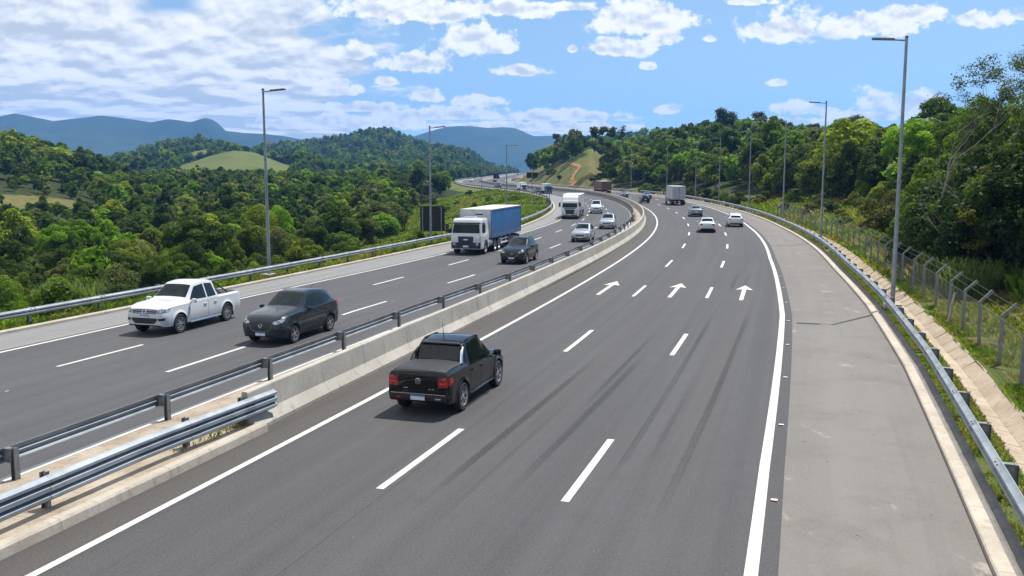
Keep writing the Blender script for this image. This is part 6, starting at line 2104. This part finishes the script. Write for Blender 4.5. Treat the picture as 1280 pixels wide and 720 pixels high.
special('slender_tree', 706, 520, 'lone tall tree on the low ridge above the grassy hill', 36, 14, .2, 3, 50, .45, 1.4, (0.035, 0.05, 0.025), spread=.35, first=.5)
special('umbrella_tree', 955, 370, 'broad umbrella tree highest on the middle of the hill skyline', 37, 15, .25, 4, 34, .4, 1.9, (0.045, 0.065, 0.022), spread=.65, first=.45)
special('umbrella_tree', 900, 380, 'flat crowned tree near the top of the hill left of the highest one', 38, 15, .25, 4, 36, .45, 2.2, (0.04, 0.06, 0.022), spread=.65, first=.45)
special('umbrella_tree', 1060, 395, 'small flat crowned tree on the skyline right of the second lamp', 39, 15, .25, 4, 30, .45, 2.2, (0.045, 0.06, 0.025), spread=.65, first=.45)

# big dark trees massed at the right edge, beyond the fence
EDGE = [(1150, 86, 5, 0.56, 4, 'bright green bushy tree left of the dark mass at the right edge'), (1135, 100, 3, 0.56, 2, 'mid green lumpy tree beyond the nearest right lamp'), (1178, 76, 0, 0.68, 0, 'dark broad tree behind the leafless tree'), (1215, 68, 1, 0.77, 1, 'deep green tall tree behind the pale crooked trunk'), (1255, 62, 3, 0.88, 0, 'dark lumpy tree under the tall sparse crown'), (1290, 58, 0, 0.88, 1, 'deep green broad tree cut by the right picture edge'), (1240, 78, 1, 0.91, 1, 'tall deep green tree rearmost at the right edge'), (1285, 74, 6, 0.85, 3, 'olive flat topped tree at the right edge'), (1195, 92, 3, 0.71, 4, 'bright green tree top behind the dark mass at right'), (1165, 66, 5, 0.37, 3, 'small olive tree beneath the leafless tree'), (1262, 50, 5, 0.47, 0, 'small dark bushy tree low at the right edge by the fence'), (1228, 55, 2, 0.42, 1, 'low deep green tree above the cane grass'), (1100, 122, 2, 0.47, 5, 'yellow green low tree left of the nearest right lamp'), (1080, 128, 5, 0.5, 4, 'bright green rounded tree between the two nearest right lamps')]
for px, D, kd, sc, ti, lab in EDGE:
    x = (px - 640) / FPX * D; z = float(height(np.array([x]), np.array([float(D)]))[0])
    z = min(z, 1.2)
    o = tree_instance(SPEC[kd], x, D, z - .2, sc, px % 6.28, TONES[ti][1], (1, 1, 1.05))
    tag(o, lab, 'tree', 'trees beyond the fence at the right edge')

LOW = [(1146, 62, 1.7, 0, 'bright green bush at the left foot of the dark tree mass'), (1168, 56, 1.5, 2, 'dark bush between the cane grass and the leafless tree'), (1196, 52, 1.7, 2, 'dark bush at the foot of the pale crooked trunk'), (1222, 54, 2.1, 0, 'large bright bush under the small yellowish tree'),
       (1250, 50, 2.2, 2, 'large dark bush beneath the tall sparse tree'), (1282, 46, 2.3, 2, 'very dark bush cut by the right edge above the fence'), (1270, 58, 2.6, 3, 'tall olive bush behind the very dark one at the right edge'), (1206, 62, 2.4, 2, 'tall dark bush deep in the shade of the right tree mass'),
       (1178, 68, 2.3, 0, 'bright leafy bush behind the leafless tree'), (1240, 64, 2.7, 2, 'broad dark bush filling the gap under the right trees'), (1128, 74, 1.8, 3, 'olive bush just right of the nearest right lamp'), (1158, 78, 2.2, 2, 'dark bush farther back, between lamp and leafless tree')]
def low_bushes():
    for i, (px, D, sc, tn, lab) in enumerate(LOW):
        x = (px - 640) / FPX * D; z = min(1.0, float(height(np.array([x]), np.array([float(D)]))[0]))
        o = tree_instance(SPEC[[5, 2, 3][i % 3]], x, D, z - .9 * sc * .42, sc * .37, px, SH_TONE[tn][1], (1.1, 1.1, 1.0)); o.name = 'bush'
        for c in o.children: c.color = (*SH_TONE[tn][1], 1)
        tag(o, lab, 'shrub', 'bushes under the right hand trees')


def ground_at(px, py, d0=60, d1=900):
    """ground point seen at a picture position"""
    prev = None
    for d in np.arange(d0, d1, 1.0):
        x = (px - 640) / FPX * d / 1.0085
        z = float(height(np.array([x]), np.array([d]))[0])
        if project(x, d, z)[1] <= py: return x, d, z
    return x, d, z
# red earth track climbing the grassy hill
pts = [(718, 233), (715.5, 229), (714.5, 225), (717.5, 220), (720.5, 215), (724, 211), (723.5, 208), (718, 206.5), (713, 205)]
tr = [ground_at(px, py, 235) for px, py in pts]
vs = []; fs = []
dense = []
for a, c in zip(tr[:-1], tr[1:]):
    for k in range(6): dense.append(tuple(a[j] + (c[j] - a[j]) * k / 6 for j in range(2)))
for i, (x, y) in enumerate(dense):
    w = np.interp(i, [0, len(dense)], [.95, .55]) * (1 + .35 * math.sin(i * 1.3))
    nx = dense[min(i + 1, len(dense) - 1)][0] - dense[max(i - 1, 0)][0]; ny = dense[min(i + 1, len(dense) - 1)][1] - dense[max(i - 1, 0)][1]
    q = math.hypot(nx, ny) or 1
    for sd in (-1, 1):
        X_, Y_ = x + sd * w * ny / q, y - sd * w * nx / q
        vs.append((X_, Y_, float(height(np.array([X_]), np.array([Y_]))[0]) + .22))
for i in range(len(dense) - 1): fs.append((2 * i, 2 * i + 1, 2 * i + 3, 2 * i + 2))
MAT['red_earth'] = simple('red_earth', (0.33, 0.165, 0.085), 0.95, 0, 0.3, .6, 0.1)
structure(link_mesh('dirt_track', raw_mesh('dirt_track', vs, fs, [MAT['red_earth']])))

# ------------------------------------------------------------------ shrubs
SHR = []
for sd_, R_, H_, n_ in ((71, 1.5, 1.5, 3800), (72, 1.9, 1.8, 4600), (73, 1.2, 1.9, 3600)):
    me_, C_, Q_ = crown_data('foliage', sd_, R_, H_, 0.15, 11, n_, 0.075)
    SHR.append(me_)
SH_TONE = [('bright green', (0.085, 0.14, 0.022)), ('yellowish', (0.135, 0.15, 0.03)), ('dark green', (0.03, 0.055, 0.016)), ('olive', (0.085, 0.095, 0.03))]
sp = []
rS = np.random.default_rng(12)
for s0, s1, n, lo, hi, side in ((24, 100, 34, 3.2, 8.5, -1), (100, 290, 18, 5.5, 34, -1), (30, 75, 16, 6.0, 11, 1), (70, 165, 44, 5.2, 15, 1), (165, 270, 22, 2.6, 6.5, 1)):
    for _ in range(n):
        s = rS.uniform(s0, s1); e = rS.uniform(lo, hi)
        o = o_LK(s) - e if side < 0 else o_RK(s) + e
        x, y = at(s, o)
        px = project(float(x), float(y), 0.5)[0]
        if px < -30 or px > 1310: continue
        sp.append((float(x), float(y), side, int(rS.choice(4, p=[.4, .2, .2, .2] if side < 0 else [.35, .25, .15, .25])), rS.uniform(.5, 1.15) * (1.3 if s > 165 else 1), int(rS.integers(0, 3)), px, s))
sb = {}
for q in sp:
    L = [(230, 'above the white pickup', -1), (328, 'by the tallest left lamp', -1), (541, 'by the black sign', -1), (640, 'above the blue trailer', -1), (700, 'on the inner bend bank', -1),
         (850, 'behind the grey box truck', 1), (984, 'by the third right lamp', 1), (1032, 'by the second right lamp', 1), (1120, 'by the nearest right lamp', 1), (1220, 'behind the nearest fence posts', 1)]
    k = min([l for l in L if l[2] == q[2]], key=lambda l: abs(l[0] - q[6]))
    sb.setdefault((SH_TONE[q[3]][0], k[1], q[2]), []).append(q)
protoS = {}
for (tone, lm, side), lst in sb.items():
    lst.sort(key=lambda q: q[6])
    for i, q in enumerate(lst):
        k = q[5]
        if k not in protoS:
            r = empty('shrub'); link_mesh('foliage', SHR[k], r)
            MB().tube([(0, 0, -.3), (0.05, 0, .6)], [.05, .03], 5).tube([(0, 0, 0), (-.3, .2, .7)], [.03, .015], 5).build('stem', [MAT['bark']], r); protoS[k] = r; o = r
        else: o = copy_tree(protoS[k])
        z = float(height(np.array([q[0]]), np.array([q[1]]))[0])
        if abs(z) < 0.5: z = max(z, -0.15)
        o.location = (q[0], q[1], z - 0.05); o.rotation_euler = (0, 0, rS.uniform(0, 6.28)); o.scale = (q[4], q[4] * rS.uniform(.8, 1.2), q[4] * rS.uniform(.7, 1.1))
        for c in o.children: c.color = (*SH_TONE[q[3]][1], 1)
        lab = (f'{ORD[i]} {tone} shrub {lm}, counted from the left' if len(lst) > 1 else f'only {tone} shrub {lm}')
        tag(o, lab, 'shrub', 'shrubs on the left verge' if side < 0 else 'shrubs beyond the fence')


low_bushes()
# low bushes dotted over the grassy hill
k_ = 0
for px, py in ((746, 228), (752, 214), (700, 224), (756, 222), (690, 219)):
    x, y, z = ground_at(px, py, 240)
    if y > 850: continue
    o = copy_tree(protoS[k_ % 3]); o.location = (x, y, z - .1); f_ = rS.uniform(1.0, 2.0); o.scale = (f_ * 1.2, f_ * 1.2, f_ * .8)
    tn_ = SH_TONE[[2, 3, 0][k_ % 3]]
    for c in o.children: c.color = (*tn_[1], 1)
    tag(o, f'{ORD[k_]} small {tn_[0]} bush on the grassy hill by the red earth track', 'shrub', 'bushes on the grassy hill'); k_ += 1


# ------------------------------------------------------------------ grass: blades in tufts, nobody could count them
def grass(name, regions, label, seed):
    r = np.random.default_rng(seed)
    Vs, Ts, Tn = [], [], []
    for (s0, s1, lo, hi, dens, h, w, tones, side, patch) in regions:
        n = int((s1 - s0) * (hi - lo) * dens)
        s = s0 + (s1 - s0) * r.random(n); e = lo + (hi - lo) * r.random(n)
        o = o_LK(s) - e if side < 0 else o_RK(s) + e
        x, y = at(s, o)
        ok = vnoise(x, y, 1.6, 5, 3) > patch
        x, y, s, o, e = x[ok], y[ok], s[ok], o[ok], e[ok]
        px = project(x, y, 0)[0]; ok = (px > -40) & (px < 1320)
        x, y, s, o, e = x[ok], y[ok], s[ok], o[ok], e[ok]
        z = height(x, y, s, o)
        z = np.where((side > 0) & (e < 4.9), 0.06, np.where((side < 0) & (e < 2.6), -0.03 - 0.35 * sstep(1.2, 2.6, e), z))
        n = len(x); nb = 5
        X = np.repeat(x, nb); Y = np.repeat(y, nb); Zb = np.repeat(z, nb)
        N = n * nb
        a = r.uniform(0, 2 * PI, N); lean = r.uniform(.1, .75, N); hh = h * np.repeat(r.uniform(.5, 1.3, n), nb) * r.uniform(.7, 1.15, N)
        X = X + r.normal(size=N) * h * .18; Y = Y + r.normal(size=N) * h * .18
        dx, dy = np.cos(a), np.sin(a)
        wx, wy = -dy * w, dx * w
        P0_ = np.stack([X - wx, Y - wy, Zb], 1); P1_ = np.stack([X + wx, Y + wy, Zb], 1)
        P2_ = np.stack([X + dx * lean * hh * .35 + wx * .7, Y + dy * lean * hh * .35 + wy * .7, Zb + hh * .62], 1); P3_ = np.stack([X + dx * lean * hh - wx * .3, Y + dy * lean * hh, Zb + hh * (1 - .35 * lean)], 1)
        V = np.stack([P0_, P1_, P2_, P3_], 1).reshape(-1, 3)
        Vs.append(V); Ts.append(np.repeat(r.random(N), 4))
        ti_ = np.clip(((vnoise(x, y, max(1.5, h * 12), 91, 3) - .5) * 2.6 + .5) * len(tones) + r.normal(size=n) * .8, 0, len(tones) - 1).astype(int)
        tn = np.array(tones)[ti_]
        Tn.append(np.repeat(np.repeat(tn, nb, 0), 4, 0))
    V = np.concatenate(Vs); N = len(V) // 4
    o = fast_mesh(name, V, np.arange(N * 4).reshape(N, 4), MAT['leaf_mass'])
    a = o.data.attributes.new('tint', 'FLOAT', 'POINT'); a.data.foreach_set('value', np.concatenate(Ts).astype(np.float32))
    T = np.concatenate(Tn); T = np.concatenate([T, np.ones((len(T), 1))], 1)
    a = o.data.attributes.new('tone', 'FLOAT_COLOR', 'POINT'); a.data.foreach_set('color', T.astype(np.float32).ravel())
    tag(o, label, 'grass', None, 'stuff')
    print(name, N)
G1 = [(0.117, 0.182, 0.033), (0.156, 0.195, 0.046), (0.091, 0.156, 0.026), (0.208, 0.195, 0.078)]
G2 = [(0.195, 0.182, 0.065), (0.26, 0.208, 0.091), (0.13, 0.156, 0.039), (0.104, 0.156, 0.033)]
G3 = [(0.156, 0.182, 0.052), (0.221, 0.195, 0.091), (0.117, 0.163, 0.039), (0.26, 0.215, 0.117), (0.13, 0.182, 0.039)]
GB = [(0.126, 0.224, 0.031), (0.168, 0.252, 0.042), (0.098, 0.168, 0.028)]
grass('verge_grass', [(20, 66, .42, 3.2, 26, .28, .022, G1, -1, .36), (66, 130, .42, 4, 9, .4, .04, G1, -1, .3), (22, 90, 3.0, 10.5, 13, .8, .028, G3 + G1 + GB, -1, .18), (90, 160, 3, 9, 5, .6, .05, G1 + GB, -1, .2),
                      (100, 300, 1.0, 36, 2.2, .5, .07, G2 + G1 + GB + [(.07, .11, .02), (.05, .08, .018)], -1, .22)], 'long green grass along the left verge and the inner bank', 1)
grass('ditch_grass', [(8, 75, .64, 1.42, 210, .10, .006, G3, 1, .27), (75, 140, .66, 1.40, 16, .22, .03, G1, 1, .36), (8, 60, 2.4, 3.6, 70, .22, .009, G1 + G3, 1, .34), (60, 150, 2.4, 4, 10, .4, .035, G1 + G2, 1, .35),
                      (12, 60, 3.6, 10.5, 34, .34, .012, G3, 1, .30), (30, 64, 7.0, 13, 9, 1.2, .025, GB, 1, .35), (60, 175, 3.6, 15, 4, .8, .06, G2 + G1, 1, .2)], 'green and straw coloured grass beside the ditch and fence', 2)
# weeds at the end of the barrier
r_ = np.random.default_rng(3)
grass_v = MB()
for _ in range(240):
    s = 21.6 + 1.5 * r_.random(); o = -1.95 + .55 * r_.random()
    if r_.random() > .75: s = 20.5 + 2.5 * r_.random(); o = -1.75 + .3 * r_.random()
    x, y = at(s, o); a = r_.uniform(0, 6.28); h = r_.uniform(.06, .2); l = h * .7
    wx, wy = -math.sin(a) * .012, math.cos(a) * .012
    grass_v.add([(x - wx, y - wy, .19), (x + wx, y + wy, .19), (x + math.cos(a) * l, y + math.sin(a) * l, .19 + h)], [(0, 1, 2)])
gv = grass_v.build('weed_clump', [MAT['leaf']]); gv.color = (.13, .15, .03, 1)
a_ = gv.data.attributes.new('tint', 'FLOAT', 'POINT'); a_.data.foreach_set('value', np.repeat(r_.random(240), 3).astype(np.float32))
tag(gv, 'clump of yellow green weeds growing at the end of the concrete barrier', 'weeds', None, 'stuff')
# tall cane grass clump at the left
def canes(px, D, label, seed, h=2.6, n=420):
    x = (px - 640) / FPX * D; y = D; z = float(height(np.array([x]), np.array([y]))[0])
    r = np.random.default_rng(seed); V = []; 
    for _ in range(n):
        a = r.uniform(0, 6.28); rad = 1.3 * math.sqrt(r.random()); bx, by = rad * math.cos(a), rad * math.sin(a) 
        b = r.uniform(0, 6.28); hh = h * r.uniform(.5, 1.1); le = r.uniform(.2, .8) * hh * .6; w = .02
        dx, dy = math.cos(b), math.sin(b)
        p = [Vector((bx, by, 0)), Vector((bx + dx * le * .3, by + dy * le * .3, hh * .7)), Vector((bx + dx * le * .7, by + dy * le * .7, hh * .95)), Vector((bx + dx * le * 1.15, by + dy * le * 1.15, hh * .78))]
        W = Vector((-dy * w, dx * w, 0))
        V += [p[0] - W * .4, p[0] + W * .4, p[1] + W, p[1] - W, p[1] - W, p[1] + W, p[2] + W * .8, p[2] - W * .8, p[2] - W * .8, p[2] + W * .8, p[3] + W * .1, p[3] - W * .1]
    V = np.array([tuple(v) for v in V])
    root = empty('cane_clump', (x, y, z)); tag(root, label, 'tall grass')
    me = fast_mesh('leaves', V, np.arange(len(V)).reshape(-1, 4), MAT['leaf'], link=False)
    a = me.attributes.new('tint', 'FLOAT', 'POINT'); a.data.foreach_set('value', np.repeat(r.random(len(V) // 4), 4).astype(np.float32))
    c = link_mesh('foliage', me, root); c.color = (.12, .165, .06, 1)
canes(88, 47.5, 'tall pale cane grass clump behind the left guardrail before the dark forest', 3, 3.2)
canes(118, 48.5, 'smaller cane grass clump just right of the tall pale one', 4, 2.4, 300)
canes(1180, 50, 'bright green cane grass clump beyond the fence, left of two', 5, 2.2)
canes(1215, 46, 'bright green cane grass clump beyond the fence, right of two', 6, 2.2)
# ------------------------------------------------------------------ air, sky, sun
m, b = newmat('haze')
pv = b.n('ShaderNodeVolumePrincipled')
pv.inputs['Color'].default_value = (0.18, 0.46, 1.0, 1)
pv.inputs['Density'].default_value = HAZE_D
pv.inputs['Anisotropy'].default_value = 0.1
o = b.n('ShaderNodeOutputMaterial'); b.t.links.new(pv.outputs[0], o.inputs['Volume'])
hz = MB().box((0, 2400, 150), (9000, 7000, 440)).build('haze', [m])
hz['kind'] = 'stuff'

SUN_EL, SUN_AZ = math.radians(65), math.radians(46)      # azimuth clockwise from +y (ahead)
to_sun = Vector((math.sin(SUN_AZ) * math.cos(SUN_EL), math.cos(SUN_AZ) * math.cos(SUN_EL), math.sin(SUN_EL)))
sl = bpy.data.lights.new('sun', 'SUN'); sl.energy = SUN_E; sl.angle = math.radians(0.53); sl.color = (1.0, 0.955, 0.89)
so = bpy.data.objects.new('sun', sl); COL.objects.link(so)
so.rotation_euler = (-to_sun).to_track_quat('-Z', 'Y').to_euler(); so.location = (60, 0, 90)

W = bpy.data.worlds.new('World'); SC.world = W; W.use_nodes = True
t = W.node_tree
for n in list(t.nodes): t.nodes.remove(n)
b = NB(t)
gen = b.n('ShaderNodeTexCoord').outputs['Generated']
sep = b.n('ShaderNodeSeparateXYZ', inp={0: gen}); dx, dy, dz = sep.outputs
sky = b.n('ShaderNodeTexSky', sky_type='NISHITA')
sky.sun_disc = False; sky.sun_elevation = SUN_EL; sky.sun_rotation = SUN_AZ
sky.air_density = 1.0; sky.dust_density = 0.3; sky.ozone_density = 2.5; sky.altitude = 500
# the clear band: look a little higher into the sky than the true elevation, so the blue is clean down to the horizon
dz2 = b.m('ADD', b.m('MULTIPLY', b.m('MAXIMUM', dz, 0.0), 1.6), 0.16)
vec = b.n('ShaderNodeCombineXYZ', inp={0: dx, 1: dy, 2: dz2}).outputs[0]
t.links.new(b.n('ShaderNodeVectorMath', operation='NORMALIZE', inp={0: vec}).outputs[0], sky.inputs['Vector'])
hs = b.n('ShaderNodeHueSaturation', inp={'Saturation': SKY_SAT, 'Value': SKY_VAL}); t.links.new(sky.outputs[0], hs.inputs['Color'])
skyc = b.mix(1.0, hs.outputs[0], (0.98, 1.06, 0.96), 'MULTIPLY')
# direction coordinates: azimuth and elevation as tangents, scaled like the photograph (1150 px per unit)
dyp = b.m('MAXIMUM', dy, 0.08)
X = b.m('MULTIPLY', b.m('DIVIDE', dx, dyp), 1150.0); Y = b.m('MULTIPLY', b.m('DIVIDE', dz, dyp), 1150.0 * 1.035)
XY = b.n('ShaderNodeCombineXYZ', inp={0: X, 1: Y, 2: 0.0}).outputs[0]
edge = b.noise(XY, 0.045, 7, 0.6); edge2 = b.noise(b.mapping(XY, (1, 1.5, 1), (7, 3, 2)), 0.020, 7, 0.6)
puffs = [(796, 20, 60, 25), (752, 50, 14, 6), (772, 57, 42, 13), (820, 48, 24, 10), (975, 30, 54, 25), (1030, 36, 34, 15), (1072, 28, 62, 17), (1122, 16, 50, 12), (1215, 24, 52, 11), (1262, 18, 40, 11), (930, 2, 34, 6), (653, 86, 34, 9), (805, 82, 12, 5), (967, 101, 15, 6),
         (880, 48, 10, 5), (714, 60, 7, 6), (1120, 126, 60, 20), (1160, 142, 50, 12), (1000, 133, 42, 10), (835, 134, 22, 8), (1075, 143, 56, 8), (590, 46, 54, 24), (625, 58, 24, 10), (518, 76, 50, 15), (452, 62, 28, 14), (420, 108, 32, 12), (368, 90, 40, 12), (485, 100, 18, 7), (640, 10, 60, 13),
         (520, 8, 110, 22), (690, 8, 60, 8), (600, 124, 34, 9), (535, 118, 26, 9), (460, 132, 60, 8), (560, 140, 110, 10), (700, 142, 90, 10), (660, 156, 150, 8), (980, 150, 60, 6), (420, 150, 120, 12)]
dens = None
for (cx, cy, rx, ry) in puffs:
    u = b.m('DIVIDE', b.m('SUBTRACT', X, cx - 640.0), rx * 1.12)
    v0 = b.m('SUBTRACT', Y, (211.0 - cy) - ry * 0.35)
    # flat base: the lower half is squashed
    v = b.m('DIVIDE', b.m('ADD', b.m('MULTIPLY', b.m('MAXIMUM', v0, 0.0), 0.85), b.m('MULTIPLY', b.m('MINIMUM', v0, 0.0), 1.5)), ry * 1.12)
    d_ = b.m('SUBTRACT', 1.0, b.m('SQRT', b.m('ADD', b.m('MULTIPLY', u, u), b.m('MULTIPLY', v, v))))
    dens = d_ if dens is None else b.m('MAXIMUM', dens, d_)
p_d = b.m('ADD', dens, b.m('ADD', b.m('MULTIPLY', b.m('SUBTRACT', edge, 0.5), 1.6), b.m('MULTIPLY', b.m('SUBTRACT', edge2, 0.5), 1.7)))
p_a = b.ss(p_d, 0.02, 0.36)
# broken layer over the left half, thinning to the right; rows flatten towards the horizon
# the deck is a level sheet overhead: its rows flatten towards the horizon by perspective
def plane(ox, oy):
    den = b.m('ADD', b.m('MAXIMUM', b.m('DIVIDE', b.m('ADD', Y, oy), 1190.0), 0.0), 0.045)
    u = b.m('MULTIPLY', b.m('ADD', X, ox), 7.0 / 1150.0); v = b.m('DIVIDE', 0.52, den)
    return b.n('ShaderNodeCombineXYZ', inp={0: u, 1: v, 2: 0.7}).outputs[0]
PL = plane(0, 0)
lay = b.noise(PL, 0.8, 4, 0.5, 0.0); lay2 = b.noise(PL, 2.0, 4, 0.5, 0.0)
fade = b.m('ADD', b.m('MULTIPLY', b.ss(X, -60.0, -380.0), 0.70), b.m('MULTIPLY', b.m('MULTIPLY', b.ss(Y, 110.0, 45.0), b.ss(X, 420.0, -120.0)), 0.30))
lay_d = b.m('ADD', b.m('ADD', b.m('MULTIPLY', lay, 1.0), b.m('MULTIPLY', lay2, 1.0)), b.m('SUBTRACT', fade, 1.33))
gapb = b.m('SUBTRACT', 1.0, b.m('MULTIPLY', b.ss(b.m('ABSOLUTE', b.m('SUBTRACT', Y, 207.0)), 20.0, 4.0), b.ss(b.m('ABSOLUTE', b.m('SUBTRACT', X, -415.0)), 55.0, 15.0)))
l_a = b.m('MULTIPLY', b.m('MULTIPLY', b.ss(lay_d, -0.05, 0.13), 0.97), gapb)
alpha = b.m('MAXIMUM', p_a, l_a)
alpha = b.m('MULTIPLY', alpha, b.ss(dz, -0.005, 0.012))
# cloud tone: relief lit from above, greyer thick undersides
rel = b.m('SUBTRACT', lay2, b.noise(plane(4.0, 7.0), 2.0, 4, 0.5, 0.0))
big = b.noise(PL, 1.3, 3, 0.5)
tone = b.m('ADD', b.m('ADD', 0.60, b.m('MULTIPLY', rel, 2.8)), b.m('MULTIPLY', b.m('SUBTRACT', lay2, 0.5), 1.6))
cl = b.mix(b.ss(tone, 0.18, 0.95), (0.66, 0.71, 0.77), (1.18, 1.18, 1.17))
def ed(off): return b.noise(b.mapping(XY, (1, 1.3, 1), (off[0], off[1] * 1.3, 0)), 0.034, 4, 0.5)
rel2 = b.m('SUBTRACT', ed((0, 0)), ed((4.0, 7.0)))
tone2 = b.m('ADD', b.m('ADD', 0.72, b.m('MULTIPLY', rel2, 2.4)), b.m('MULTIPLY', b.m('SUBTRACT', 0.35, dens), 0.5))
cp = b.mix(b.ss(tone2, 0.1, 0.85), (0.70, 0.76, 0.83), (1.18, 1.18, 1.17))
isl = b.ss(b.m('SUBTRACT', l_a, p_a), -0.2, 0.3)
cc = b.mix(isl, cp, cl)
cc = b.mix(1.0, cc, (CLOUD, CLOUD, CLOUD), 'MULTIPLY')
bg = b.n('ShaderNodeBackground'); 
skym = b.mix(1.0, skyc, (SKY_S, SKY_S, SKY_S), 'MULTIPLY')
# the Background strength carries the sky strength; clouds are scaled to sit with it
b.put(bg.inputs['Color'], b.mix(alpha, skyc, b.mix(1.0, cc, (CLOUD / SKY_S / CLOUD,) * 3, 'MULTIPLY')))
bg.inputs['Strength'].default_value = SKY_S
wo = b.n('ShaderNodeOutputWorld'); t.links.new(bg.outputs[0], wo.inputs['Surface'])

SC.view_settings.view_transform = 'Standard'; SC.view_settings.look = 'None'
SC.view_settings.gamma = 1.0; SC.view_settings.exposure = EXPOSURE
SC.view_settings.use_curve_mapping = False
SC.render.engine = 'CYCLES'
cy = SC.cycles
cy.max_bounces = 6; cy.diffuse_bounces = 2; cy.glossy_bounces = 3; cy.transparent_max_bounces = 12; cy.transmission_bounces = 2; cy.volume_bounces = 0
cy.caustics_reflective = False; cy.caustics_refractive = False
cy.use_denoising = True
try: cy.denoiser = 'OPENIMAGEDENOISE'
except Exception: pass
cy.sample_clamp_indirect = 4.0
